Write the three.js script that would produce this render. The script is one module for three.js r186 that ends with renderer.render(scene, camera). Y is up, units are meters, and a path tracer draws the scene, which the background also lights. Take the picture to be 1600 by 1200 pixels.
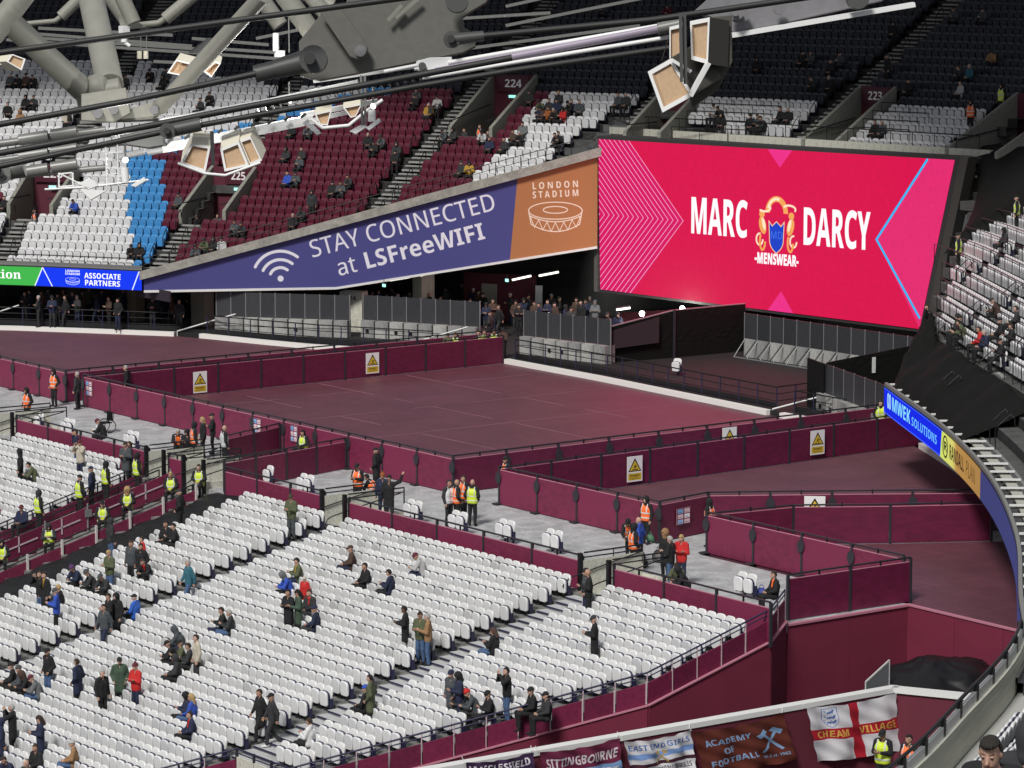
import * as THREE from 'three';
import { mergeGeometries } from 'three/addons/utils/BufferGeometryUtils.js';
import { RectAreaLightUniformsLib } from 'three/addons/lights/RectAreaLightUniformsLib.js';
import { RoundedBoxGeometry } from 'three/addons/geometries/RoundedBoxGeometry.js';
import { ImprovedNoise } from 'three/addons/math/ImprovedNoise.js';

// ---------------------------------------------------------------- camera, sky, floodlight, exposure
// x runs along the seat rows of the near block, -z points away from the pitch, y = 0 is the viewing deck behind the rows
const scene = new THREE.Scene();
const V = (x, y, z) => new THREE.Vector3(x, y, z);
const EYE = V(132.27, 23, 69.81), FOCAL = 5200;
const RIGHT = V(0.59332, 0, -0.80497), FWD = V(-0.79734, -0.13734, -0.5877), UPV = V(-0.11055, 0.99052, -0.08149);
const camera = new THREE.PerspectiveCamera(2 * Math.atan(600 / FOCAL) * 180 / Math.PI, 4 / 3, 1, 2000);
camera.position.copy(EYE);
camera.lookAt(EYE.clone().add(FWD));
scene.add(camera);

const skyData = new Float32Array(64 * 32 * 4);
for (let y = 0; y < 32; y++) for (let x = 0; x < 64; x++) {
  const up = Math.max(0, (y - 16) / 16), l = 0.27 - 0.06 * up, i = (y * 64 + x) * 4;   // night sky over a floodlit ground: glow, a little darker overhead
  skyData[i] = l * 0.95; skyData[i + 1] = l; skyData[i + 2] = l * 1.1; skyData[i + 3] = 1;
}
const sky = new THREE.DataTexture(skyData, 64, 32, THREE.RGBAFormat, THREE.FloatType);
sky.mapping = THREE.EquirectangularReflectionMapping; sky.magFilter = THREE.LinearFilter; sky.needsUpdate = true;
scene.background = sky; scene.environment = sky; scene.environmentIntensity = 1;

const sun = new THREE.DirectionalLight(new THREE.Color(1, 0.975, 0.93), 2.35);        // the floodlight bank over the pitch
sun.target.position.set(25, 0, -10);
sun.position.copy(sun.target.position).add(V(0.4, 0.85, 0.7).multiplyScalar(150));
sun.castShadow = true; sun.shadow.radius = 24;
Object.assign(sun.shadow.camera, { left: -110, right: 110, top: 110, bottom: -110, near: 1, far: 400 });
sun.shadow.mapSize.set(4096, 4096);
scene.add(sun, sun.target);
RectAreaLightUniformsLib.init();

const renderer = new THREE.WebGLRenderer({ antialias: true });
renderer.setSize(1024, 768);
renderer.toneMapping = THREE.LinearToneMapping;
renderer.toneMappingExposure = 1.34;
renderer.shadowMap.enabled = true;

// ---------------------------------------------------------------- helpers
let seed = 7;
const rnd = () => { seed = (seed + 0x6d2b79f5) | 0; let t = Math.imul(seed ^ (seed >>> 15), 1 | seed); t = (t + Math.imul(t ^ (t >>> 7), 61 | t)) ^ t; return ((t ^ (t >>> 14)) >>> 0) / 4294967296; };
const rr = (a, b) => a + (b - a) * rnd();
const noise = new ImprovedNoise();
const dirOf = (px, py) => FWD.clone().multiplyScalar(FOCAL).addScaledVector(RIGHT, px - 800).addScaledVector(UPV, 600 - py).divideScalar(FOCAL);
const at = (px, py, depth) => EYE.clone().addScaledVector(dirOf(px, py), depth);             // a point seen at a given distance
const onPlane = (px, py, p, n) => { const d = dirOf(px, py); return EYE.clone().addScaledVector(d, p.clone().sub(EYE).dot(n) / d.dot(n)); };
const onY = (px, py, h) => onPlane(px, py, V(0, h, 0), V(0, 1, 0));                          // a point seen on a level floor
const P = (u, v, h = 0) => V(u, h, -v);                                                      // plan (along, outwards, height)
const pixel = (p) => { const w = p.clone().sub(EYE), z = w.dot(FWD); return [800 + FOCAL * w.dot(RIGHT) / z, 600 - FOCAL * w.dot(UPV) / z, z]; };

const mats = {};
function mat(r, g, b, o = {}) {
  const key = [r, g, b, JSON.stringify(o, (k, v) => (v && v.isTexture ? v.uuid : v))].join();
  if (mats[key]) return mats[key];
  const { phys, ...rest } = o;
  const m = phys ? new THREE.MeshPhysicalMaterial({ roughness: 0.7, ...rest }) : new THREE.MeshStandardMaterial({ roughness: 0.7, ...rest });
  m.color.setRGB(r, g, b);
  return (mats[key] = m);
}
const used = {};
const numbered = (n) => { const k = (used[n] = (used[n] ?? -1) + 1); return k ? `${n}_${String(k).padStart(3, '0')}` : n; };
function tag(o, label, category, group) { o.userData.label = label; o.userData.category = category; if (group) o.userData.group = group; return o; }
function thing(name, label, category, p, group) { const o = new THREE.Group(); o.name = numbered(name); if (p) o.position.copy(p); scene.add(o); return tag(o, label, category, group); }
const shade = (o) => { o.castShadow = o.receiveShadow = true; return o; };
function part(name, geo, m, parent) {
  const o = shade(new THREE.Mesh(Array.isArray(geo) ? join(geo) : geo, m)); o.name = name;
  if (parent) { parent.add(o); if (parent.isGroup) o.position.copy(parent.position).negate(); }   // parts are written in world places
  return o;
}
function lpart(name, geo, m, parent) { const o = part(name, geo, m); parent.add(o); return o; }   // parts already written about their thing's base
function solo(name, geo, m, label, category, group) { const o = part(name, geo, m); o.name = numbered(name); scene.add(o); return tag(o, label, category, group); }
function struct(name, geo, m) { const o = part(name, geo, m); o.name = numbered(name); o.userData.kind = 'structure'; scene.add(o); return o; }
function stuff(o, label) { o.userData.kind = 'stuff'; if (label) o.userData.label = label; return o; }
function join(list) {
  const l = list.flat(9).map((g) => { const k = g.index ? g.toNonIndexed() : g.clone(); for (const a of Object.keys(k.attributes)) if (!['position', 'normal', 'uv'].includes(a)) k.deleteAttribute(a); if (!k.attributes.uv) k.setAttribute('uv', new THREE.BufferAttribute(new Float32Array(k.attributes.position.count * 2), 2)); return k; });
  return mergeGeometries(l);
}
const UP = V(0, 1, 0);
const box = (w, h, d, x = 0, y = 0, z = 0, ry = 0) => { const g = new THREE.BoxGeometry(w, h, d); if (ry) g.rotateY(ry); return g.translate(x, y, z); };
function bar(p, q, r, n = 6, r2 = r) {                                                       // round bar between two points
  const d = q.clone().sub(p), L = d.length(), g = new THREE.CylinderGeometry(r2, r, L, n, 1);
  return g.applyQuaternion(new THREE.Quaternion().setFromUnitVectors(UP, d.divideScalar(L))).translate((p.x + q.x) / 2, (p.y + q.y) / 2, (p.z + q.z) / 2);
}
function beam(p, q, w, h, up = UP) {                                                         // rectangular bar between two points
  const z = q.clone().sub(p), L = z.length(); z.divideScalar(L);
  const x = up.clone().cross(z).normalize(), y = z.clone().cross(x), g = new THREE.BoxGeometry(w, h, L);
  return g.applyMatrix4(new THREE.Matrix4().makeBasis(x, y, z).setPosition((p.x + q.x) / 2, (p.y + q.y) / 2, (p.z + q.z) / 2));
}
function tube(pts, r, n = 6, seg = pts.length * 5) { return new THREE.TubeGeometry(new THREE.CatmullRomCurve3(pts), seg, r, n, false); }
// a six-sided slab standing over the line p-q: heights b0..t0 at p, b1..t1 at q; uv in metres
function hexa(p, q, b0, t0, b1, t1, th = 0.06, off = 0) {
  const d = V(q.x - p.x, 0, q.z - p.z), L = d.length(); d.divideScalar(L); const n = V(-d.z, 0, d.x);
  const c = (w, y, o) => V(w.x, y, w.z).addScaledVector(n, o + off), a = th / 2;
  const A = [c(p, b0, a), c(q, b1, a), c(q, t1, a), c(p, t0, a)], B = [c(p, b0, -a), c(q, b1, -a), c(q, t1, -a), c(p, t0, -a)];
  const pos = [], uv = [], quad = (k, us) => { for (const i of [0, 1, 2, 0, 2, 3]) { pos.push(k[i].x, k[i].y, k[i].z); uv.push(...us[i]); } };
  const f = [[0, b0], [L, b1], [L, t1], [0, t0]], e = [[0, 0], [th, 0], [th, 1], [0, 1]], s = [[0, 0], [L, 0], [L, th], [0, th]];
  quad(A, f); quad([B[1], B[0], B[3], B[2]], [f[1], f[0], f[3], f[2]]);
  quad([A[3], A[2], B[2], B[3]], s); quad([B[0], B[1], A[1], A[0]], s); quad([B[0], A[0], A[3], B[3]], e); quad([A[1], B[1], B[2], A[2]], e);
  const g = new THREE.BufferGeometry(); g.setAttribute('position', new THREE.Float32BufferAttribute(pos, 3)); g.setAttribute('uv', new THREE.Float32BufferAttribute(uv, 2)); g.computeVertexNormals(); return g;
}
// a level sheet over a plan outline [[u, v], ...]; uv in metres
function sheet(pts, h, th = 0.05) {
  const g = new THREE.ExtrudeGeometry(new THREE.Shape(pts.map(([u, v]) => new THREE.Vector2(u, v))), { depth: th, bevelEnabled: false });
  g.rotateX(-Math.PI / 2).translate(0, h - th, 0); return g;
}
function canvasTex(w, h, draw) { const c = document.createElement('canvas'); c.width = w; c.height = h; draw(c.getContext('2d'), w, h); const t = new THREE.CanvasTexture(c); t.colorSpace = THREE.SRGBColorSpace; t.anisotropy = 8; return t; }
function noiseTex(n, f, rep = 1, srgb = false) {
  const d = new Uint8Array(n * n * 4);
  for (let y = 0; y < n; y++) for (let x = 0; x < n; x++) { const c = f(x / n, y / n), i = (y * n + x) * 4; for (let k = 0; k < 3; k++) d[i + k] = Math.max(0, Math.min(255, 255 * (Array.isArray(c) ? c[k] : c))); d[i + 3] = 255; }
  const t = new THREE.DataTexture(d, n, n); t.wrapS = t.wrapT = THREE.RepeatWrapping; t.magFilter = THREE.LinearFilter; t.minFilter = THREE.LinearMipmapLinearFilter; t.generateMipmaps = true; t.repeat.set(rep, rep); if (srgb) t.colorSpace = THREE.SRGBColorSpace; t.needsUpdate = true; return t;
}
// tileable noise on a torus
const tn = (x, y, f, z = 0) => { const a = x * 2 * Math.PI, b = y * 2 * Math.PI; return noise.noise(Math.cos(a) * f + 31, Math.sin(a) * f + z, Math.cos(b) * f + Math.sin(b) * f * 1.7); };

// ---------------------------------------------------------------- materials
const fabricMap = noiseTex(256, (x, y) => { const a = 0.9 + 0.1 * tn(x, y, 1.2) + 0.07 * tn(x, y, 5, 3); return [a, a, a]; }, 1, true);
const fabricSoft = noiseTex(256, (x, y) => { const a = 0.94 + 0.05 * tn(x, y, 0.8, 6) + 0.02 * tn(x, y, 6, 3); return [a, a, a]; }, 1 / 6, true);
const shadowStreakMap = noiseTex(256, (x, y) => { const s = tn(x, 0.3, 4, 9) * 0.5 + tn(x, y * 0.2, 9, 2) * 0.5, lo = Math.max(0, 1 - y * 2.2), a = 0.93 - 0.3 * lo * Math.max(0, s + 0.1) + 0.05 * tn(x, y, 3, 5); return [a, a, a]; }, 1, true);  // streaky shadows towards the panel bottoms painted in, plus random dirt mottling
const carpetMap = noiseTex(512, (x, y) => { const a = 0.9 + 0.06 * tn(x, y, 0.9) + 0.05 * tn(x, y, 3, 4) + 0.04 * tn(x, y, 14, 8) + 0.05 * (rnd() - 0.5); return [a, a * 0.99, a]; }, 1 / 14, true);
const concreteMap = noiseTex(256, (x, y) => { const a = 0.88 + 0.12 * tn(x, y, 1.1) + 0.1 * tn(x, y, 5, 7) + 0.05 * (rnd() - 0.5); return [a, a, a * 0.99]; }, 1 / 5, true);
const wrinkle = noiseTex(256, (x, y) => 0.5 + 0.3 * tn(x, y, 1.5, 2) + 0.2 * Math.abs(tn(x, y, 4, 6)), 1 / 3);
const grain = noiseTex(128, () => rnd(), 4);
const plateMap = noiseTex(256, (x, y) => { const a = 0.9 + 0.1 * tn(x, y, 1.5, 1) + 0.05 * tn(x, y, 8, 4); return [a, a, a * 0.98]; }, 1, true);
const M = {
  panelLit: mat(0.235, 0.024, 0.077, { map: shadowStreakMap, roughness: 0.6 }),  // lighter maroon copy for walls that face the floodlight
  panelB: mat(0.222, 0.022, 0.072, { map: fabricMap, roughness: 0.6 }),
  panelShaded: mat(0.16, 0.011, 0.052, { map: fabricMap, roughness: 0.55 }),  // darker maroon copy, shade put into the colour of walls turned from the light
  fascia: mat(0.2, 0.018, 0.05, { map: fabricSoft, roughness: 0.8 }),
  fasciaPlum: mat(0.15, 0.02, 0.04, { map: fabricSoft, roughness: 0.8 }),
  carpet: mat(0.15, 0.055, 0.074, { map: carpetMap, roughness: 0.75, bumpMap: wrinkle, bumpScale: 0.015 }),
  deck: mat(0.54, 0.54, 0.56, { map: concreteMap, roughness: 0.7 }),
  concrete: mat(0.25, 0.25, 0.245, { map: concreteMap, roughness: 0.85 }),
  darkConcrete: mat(0.05, 0.05, 0.05, { map: concreteMap, roughness: 0.9 }),
  treadGrey: mat(0.58, 0.59, 0.6, { map: concreteMap, roughness: 0.8 }),
  navy: mat(0.02, 0.02, 0.06, { roughness: 0.5 }),
  cream: mat(0.74, 0.73, 0.65, { map: plateMap, roughness: 0.6 }),
  blackMetal: mat(0.012, 0.012, 0.014, { roughness: 0.45, metalness: 0.2 }),
  slate: mat(0.03, 0.03, 0.038, { roughness: 0.5 }),
  whitePaint: mat(0.75, 0.75, 0.73, { roughness: 0.5 }),
  rail: mat(0.05, 0.05, 0.06, { roughness: 0.3, metalness: 0.6 }),
  pinkPost: mat(0.55, 0.42, 0.45, { roughness: 0.5 }),
  pinkEdge: mat(0.5, 0.2, 0.27, { roughness: 0.6 }),
  blackCloth: mat(0.007, 0.007, 0.0065, { phys: true, specularIntensity: 0.35, side: THREE.DoubleSide, roughness: 0.8, bumpMap: wrinkle, bumpScale: 0.05 }),
  tarp: mat(0.009, 0.009, 0.01, { phys: true, specularIntensity: 0.6, side: THREE.DoubleSide, roughness: 0.4, bumpMap: wrinkle, bumpScale: 0.06 }),
  galv: mat(0.3, 0.3, 0.31, { roughness: 0.4, metalness: 0.4 }),
};

// ---------------------------------------------------------------- ground, deck, covered platforms
struct('ground', (() => { const g = new THREE.CircleGeometry(900, 48); g.rotateX(-Math.PI / 2).translate(0, -6, 0); return g; })(), M.darkConcrete);
const WALK = 7.42;                                                                          // the long wall behind the viewing deck
struct('viewing_deck', [sheet([[-22, 0], [11.85, 0], [11.85, 2.6], [13.3, 2.6], [13.3, 0], [14.9, 0], [14.9, 2.6], [16.5, 2.6], [16.5, 0], [25.35, 0], [25.35, 2.6], [26.95, 2.6], [26.95, 0], [41.8, 0], [41.8, 2.6], [43.4, 2.6], [43.4, 0], [50.75, 0], [50.75, 7.1], [39.5, 7.1], [39.5, WALK], [40.1, 11.1], [42.1, 14.2], [44, 17.6], [47, 20], [44, 22], [42.3, 19.4], [38.85, 14.2], [36.3, 10.2], [36.8, WALK],
  [26.65, WALK], [25.4, 31.2], [23, 31.95], [23.45, WALK], [-7.1, WALK], [-7.8, 33], [-9.5, 33.6], [-8.9, WALK], [-22, WALK]], 0, 0.3)], M.deck);
const seamTex = (() => { const t = canvasTex(1024, 1024, (g) => {
  const im = carpetMap.image.data; const d = g.createImageData(1024, 1024);
  for (let y = 0; y < 1024; y++) for (let x = 0; x < 1024; x++) { const i = (((y >> 1) & 511) * 512 + ((x >> 1) & 511)) * 4, o = (y * 1024 + x) * 4; for (let k = 0; k < 3; k++) d.data[o + k] = im[i + k] * 0.74; d.data[o + 3] = 255; }
  g.putImageData(d, 0, 0);
  g.strokeStyle = 'rgba(255,235,240,0.42)'; g.lineWidth = 3;
  for (let k = 0; k < 4; k++) { const a = 128 + k * 256; g.setLineDash(k % 2 ? [70, 30, 160, 25] : [120, 18]); g.beginPath(); g.moveTo(a, 0); g.lineTo(a + 3, 1024); g.moveTo(0, a + 40); g.lineTo(1024, a + 36); g.stroke(); }
}); t.wrapS = t.wrapT = THREE.RepeatWrapping; t.repeat.set(1 / 17, 1 / 17); return t; })();
const carpetSeams = mat(0.295, 0.1, 0.14, { map: seamTex, roughness: 0.5, bumpMap: wrinkle, bumpScale: 0.012 });
struct('covered_platform', sheet([[-7, 7.5], [23.3, 7.5], [22.95, 31.8], [15, 31.95], [0.4, 32.85], [-7.7, 33]], 0.02, 0.2), carpetSeams);
struct('covered_platform', sheet([[-9.1, 7.5], [-9.6, 33.2], [-19, 28], [-22, 27], [-28, 25], [-32, 22], [-36, 19], [-46, 9.5], [-46, 7.5]], 0.02, 0.2), M.carpet);
struct('covered_platform', sheet([[26.75, 7.5], [25.55, 31], [31, 28.1], [40, 22.4], [42.3, 19.5], [38.85, 14.3], [36.2, 10.2], [36.7, 7.5]], 0.02, 0.2), M.carpet);
struct('covered_platform', sheet([[39.7, 7.45], [40.2, 11], [42.2, 14.1], [44.1, 17.5], [46, 19.5], [52, 13], [58.5, 7.1], [50.7, 7.1], [50.7, 7.45]], 0.02, 0.2), carpetSeams);

// raised joints where the cover strips of the big platform meet
{
  const seams = [], cover = scene.children.filter((o) => /^covered_platform/.test(o.name)), lift = 0.024;
  const line = (a, b) => { const L = Math.hypot(b[0] - a[0], b[1] - a[1]), n = Math.ceil(L / 1.7); for (let k = 0; k < n; k++) if (rnd() < 0.7) { const p = (t) => P(a[0] + (b[0] - a[0]) * t + rr(-0.012, 0.012), a[1] + (b[1] - a[1]) * t + rr(-0.012, 0.012), lift); seams.push(beam(p(k / n), p((k + 0.97) / n), rr(0.03, 0.055), 0.012)); } };
  for (let v = 10.2; v < 31; v += 5.3) line([-7, v], [23, v]);
  for (let u = -3.5; u < 22; u += 6.4) line([u, 7.7], [u, 31.5]);
  part('joint', seams, mat(0.29, 0.135, 0.17, { roughness: 0.6 }), cover[0]); cover[0].children.at(-1).userData.kind = 'stuff';
}

// ---------------------------------------------------------------- maroon barriers
const geoCache = {};
const boxOf = (w, h, d) => (geoCache[`${w.toFixed(3)},${h},${d}`] ??= new THREE.BoxGeometry(w, h, d));
function barrier(label, pts, o = {}) {
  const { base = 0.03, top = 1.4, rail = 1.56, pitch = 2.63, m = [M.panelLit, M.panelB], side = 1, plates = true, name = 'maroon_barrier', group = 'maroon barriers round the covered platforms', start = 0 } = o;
  const t = thing(name, label, 'barrier', P(pts[0][0], pts[0][1], 0), group);
  const put = (n, g, mm, x, y, z, ry) => { const k = lpart(n, g, mm, t); k.position.set(x, y, z).sub(t.position); k.rotation.y = ry; return k; };
  let count = 0;
  for (let s = 0; s + 1 < pts.length; s++) {
    const a = P(...pts[s], 0), b = P(...pts[s + 1], 0), L = a.distanceTo(b), n = Math.max(1, Math.round(L / pitch)), w = L / n, d = b.clone().sub(a).divideScalar(L), ry = Math.atan2(-d.z, d.x), nx = -d.z * side, nz = d.x * side;
    for (let k = 0; k < n; k++) {
      const c = a.clone().addScaledVector(d, (k + 0.5) * w);
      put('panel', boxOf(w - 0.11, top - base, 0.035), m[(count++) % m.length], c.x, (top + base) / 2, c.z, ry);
      put('panel_edge', boxOf(w - 0.13, 0.025, 0.045), M.pinkEdge, c.x, top + 0.0135, c.z, ry);
      if (rail) { const st = put('stanchion', boxOf(0.05, 0.18, 0.05), M.blackMetal, c.x, top + 0.115, c.z, ry); }
    }
    for (let k = s ? 1 : start; k <= n; k++) {
      const c = a.clone().addScaledVector(d, k * w);
      put('post', boxOf(0.085, (rail || top) - base + 0.05, 0.09), M.slate, c.x, ((rail || top) + base) / 2 - 0.04, c.z, ry);
      if (plates) {
        const g = (geoCache.plate ??= new THREE.CylinderGeometry(0.25, 0.25, 0.05, 8).rotateX(Math.PI / 2).scale(0.72, 1, 1)), fo = (geoCache.foot ??= new THREE.BoxGeometry(0.34, 0.04, 0.3));
        put('post_plate', g, M.slate, c.x + nx * 0.06, top - 0.32, c.z + nz * 0.06, ry);
        put('post_foot', fo, M.slate, c.x + nx * 0.12, base + 0.021, c.z + nz * 0.12, ry);
      }
    }
    if (rail) part('handrail', bar(a.clone().setY(rail), b.clone().setY(rail), 0.035, 6), M.rail, t);
  }
  return t;
}
barrier('long maroon barrier between the grey deck and the big covered platform', [[-7.12, WALK], [23.46, WALK]], { side: 1 });
barrier('maroon barrier behind two stewards at the far left of the deck', [[-22.2, WALK], [-8.88, WALK]], { side: 1 });
barrier('shaded maroon barrier wall on the left platform side of the left passage', [[-8.88, WALK], [-9.5, 33.7]], { m: [M.panelShaded], side: 1, start: 1 });
barrier('shaded maroon barrier with two danger signs facing the big covered platform', [[-7.12, WALK], [-7.85, 32.9]], { m: [M.panelShaded], side: 1, start: 1, rail: 1.5, plates: false });
barrier('shaded maroon barrier along the right side of the big covered platform', [[23.46, WALK], [22.95, 31.9]], { m: [M.panelShaded], side: 1, start: 1 });
barrier('shaded maroon barrier with two danger signs facing the right covered platform', [[26.65, WALK], [25.42, 31.4]], { m: [M.panelShaded], side: 1, start: 1, rail: 1.5, plates: false });
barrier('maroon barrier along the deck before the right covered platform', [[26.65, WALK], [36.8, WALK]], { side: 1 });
barrier('maroon barrier that bends beside the right hand passage to the curved stand', [[36.8, WALK], [36.3, 10.2], [38.85, 14.2], [42.28, 19.35]], { m: [M.panelShaded], side: 1, start: 1 });
barrier('shaded maroon barrier that bends round the corner platform below the curved stand', [[39.58, WALK], [40.1, 11.15], [42.1, 14.2], [44.0, 17.6]], { m: [M.panelShaded], side: 1, start: 1, rail: 1.5, plates: false });
barrier('maroon barrier before the corner platform at the right end of the deck', [[39.58, WALK], [50.1, WALK]], { side: 1 });
barrier('two panel magenta barrier closing the right end of the deck', [[50.5, 7.35], [50.35, 1.95]], { m: [M.panelShaded], side: -1, plates: false });

barrier('short maroon barrier from the deck front to the long barrier, before the woman in yellow', [[17.6, 0.15], [15.75, 7.3]], { top: 1.16, rail: 1.34, side: 1, plates: false, m: [M.panelShaded, M.panelB], pitch: 1.9 });
barrier('short maroon barrier beside the passage behind the bald man in silver', [[12.2, 3.6], [10.55, 7.3]], { top: 1.16, rail: 1.34, side: 1, plates: false, m: [M.panelShaded], pitch: 1.9 });

// barrier between the top seat row and the deck, with a gap at each stairway
const deckFront = (label, a, b) => barrier(label, [[a, 0], [b, 0]], { base: -0.32, top: 0.88, rail: 1.1, pitch: 2.95, plates: false, side: 1, name: 'seating_barrier', group: 'low maroon barriers along the front edge of the deck' });
deckFront('low maroon barrier at the deck front above the left seat block', 0.06, 11.8);
deckFront('short low maroon barrier at the deck front between stewards and stairs', 17.9, 25.3);
deckFront('long low maroon barrier at the deck front above the middle seat block', 27, 41.72);
deckFront('low maroon barrier at the deck front above the right seat block', 43.5, 51.75);
deckFront('narrow low maroon barrier between the two stairways of the steward lane', 13.45, 14.8);

// cream stairway sides where steps go down from the deck to the seats
function stairway(label, u0, u1, rows = 3) {
  const t = thing('stair_entrance', label, 'stair entrance', P(u0, 0, 0), 'stair entrances in the deck front');
  for (const [u, n] of [[u0, 0], [u1, 1]]) {
    part('side_wall', hexa(P(u, -0.1), P(u, 2.6), -0.9, n ? 0.28 : 0.95, -0.9, n ? 0.28 : 0.95, 0.1), M.cream, t);
    part('newel_post', box(0.14, 1.75, 0.14, u, 0.35, 0.17), M.blackMetal, t);
    part('top_rail', [bar(P(u, 0, 1.22), P(u, 2.6, 1.22), 0.03), bar(P(u, 1.3, 0.95), P(u, 1.3, 1.22), 0.02), bar(P(u, 2.6, 0), P(u, 2.6, 1.22), 0.03), bar(P(u, 0, 1.05), P(u, 2.6, 1.05), 0.025)], M.blackMetal, t);
    part('handrail', tube([P(u + (n ? -0.1 : 0.1), 2.5, 1.0), P(u + (n ? -0.1 : 0.1), 0, 0.55), P(u + (n ? -0.1 : 0.1), -0.9, 0.32), P(u + (n ? -0.1 : 0.1), -1.0, 0.1), P(u + (n ? -0.1 : 0.1), -0.4, 0.0)], 0.025, 5, 20), M.rail, t);
  }
  part('back_wall', hexa(P(u0, 2.62), P(u1, 2.62), -0.9, 0.2, -0.9, 0.2, 0.08), M.cream, t);
  for (let k = 0; k < 4; k++) part('step', box(u1 - u0 - 0.1, 0.1, 0.62, (u0 + u1) / 2, -0.08 - 0.09 * k, -2.25 + 0.62 * k), M.treadGrey, t);
}
stairway('cream stair entrance beside the steward in orange at the left edge', -1.6, -0.05);
stairway('cream stair entrance beside the two men in long coats', 11.85, 13.3);
stairway('cream stair entrance below the steward in the silver vest', 14.9, 16.5);
stairway('cream stair entrance at the head of the middle aisle', 25.35, 26.95);
stairway('cream stair entrance at the head of the right aisle below the stewards in orange', 41.8, 43.42);

// danger signs and posters
const dangerTex = canvasTex(160, 212, (g) => {
  g.fillStyle = '#e9e7e6'; g.fillRect(0, 0, 160, 212); g.fillStyle = '#15110c';
  g.beginPath(); g.moveTo(80, 14); g.lineTo(150, 128); g.lineTo(10, 128); g.fill();
  g.fillStyle = '#d8b83c'; g.beginPath(); g.moveTo(80, 34); g.lineTo(136, 120); g.lineTo(24, 120); g.fill();
  g.strokeStyle = '#15110c'; g.lineWidth = 7; g.beginPath(); g.moveTo(46, 112); g.lineTo(114, 112); g.moveTo(88, 70); g.lineTo(72, 92); g.lineTo(92, 100); g.moveTo(78, 84); g.lineTo(104, 84); g.stroke();
  g.beginPath(); g.arc(92, 64, 7, 0, 7); g.fill();
  g.fillStyle = '#cfae35'; g.fillRect(10, 142, 140, 58); g.fillStyle = '#15110c'; g.textAlign = 'center'; g.font = 'bold 30px sans-serif'; g.fillText('Danger', 80, 170); g.font = '19px sans-serif'; g.fillText('Fragile roof', 80, 192);
});
const dangerMat = mat(1, 1, 1, { map: dangerTex, roughness: 0.4 });
function sign(name, label, cat, group, u, v, h, w, hh, ry, m, th = 0.02) {
  const t = thing(name, label, cat, P(u, v, h), group), b = lpart('backing', box(w, hh, th), M.whitePaint, t), f = lpart('printed_face', new THREE.PlaneGeometry(w - 0.01, hh - 0.01).translate(0, 0, th / 2 + 0.004), m, t);
  t.rotation.y = ry; return t;
}
const DS = 'danger signs on the maroon barriers';
sign('danger_sign', 'yellow triangle danger sign left of the other on the big platform barrier', 'sign', DS, -7.29, 14.0, 0.62, 0.8, 1.06, Math.PI / 2, dangerMat);
sign('danger_sign', 'yellow triangle danger sign nearer the concourse on the big platform barrier', 'sign', DS, -7.55, 24.4, 0.72, 0.8, 1.06, Math.PI / 2, dangerMat);
sign('danger_sign', 'yellow triangle danger sign on the right platform barrier nearer the deck', 'sign', DS, 26.4, 14.5, 0.72, 0.8, 1.06, Math.PI / 2, dangerMat);
sign('danger_sign', 'yellow triangle danger sign on the right platform barrier nearer the curved stand', 'sign', DS, 25.86, 25.0, 0.78, 0.8, 1.06, Math.PI / 2, dangerMat);
sign('danger_sign', 'danger sign half hidden behind the right platform barrier', 'sign', DS, 23.3, 22.2, 0.85, 0.8, 1.06, Math.PI / 2, dangerMat);
sign('danger_sign', 'danger sign half hidden behind the left passage wall', 'sign', DS, -9.25, 18.2, 0.85, 0.8, 1.06, Math.PI / 2, dangerMat);
sign('danger_sign', 'danger sign half hidden behind the corner platform barrier', 'sign', DS, 38.6, 13.55, 0.85, 0.8, 1.06, Math.PI / 2 - 0.72, dangerMat);
const posterTex = canvasTex(96, 96, (g) => { g.fillStyle = '#7a1f3d'; g.fillRect(0, 0, 96, 96); for (let k = 0; k < 3; k++) for (let j = 0; j < 2; j++) { g.fillStyle = (k + j) % 2 ? '#e8c9d2' : ['#7fb2e2', '#f0eef2', '#9dc0ea'][k]; g.fillRect(6 + j * 46, 5 + k * 31, 38, 25); g.fillStyle = '#3b3045'; g.fillRect(10 + j * 46, 20 + k * 31, 26, 3); } });
const posterMat = mat(1, 1, 1, { map: posterTex, roughness: 0.5 });
const PG = 'small seat plan posters on the maroon barriers';
sign('seat_plan_poster', 'small blue and white poster beside the man in black at the left passage', 'poster', PG, -6.5, 7.36, 0.95, 0.62, 0.72, 0, posterMat, 0.006);
sign('seat_plan_poster', 'small blue and white poster behind the bald man in a silver vest', 'poster', PG, 8.6, 7.36, 0.95, 0.62, 0.72, 0, posterMat, 0.006);
sign('seat_plan_poster', 'small blue poster behind the woman in the yellow vest', 'poster', PG, 11.6, 7.36, 1.0, 0.55, 0.72, 0, posterMat, 0.006);
sign('seat_plan_poster', 'small blue and maroon poster on the right hand passage barrier', 'poster', PG, 36.66, 8.7, 0.85, 0.8, 0.62, 1.75, posterMat, 0.006);
sign('seat_plan_poster', 'small blue poster near the far right steward in yellow', 'poster', PG, 23.05, 27.3, 0.9, 0.7, 0.7, Math.PI / 2, posterMat, 0.006);

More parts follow.
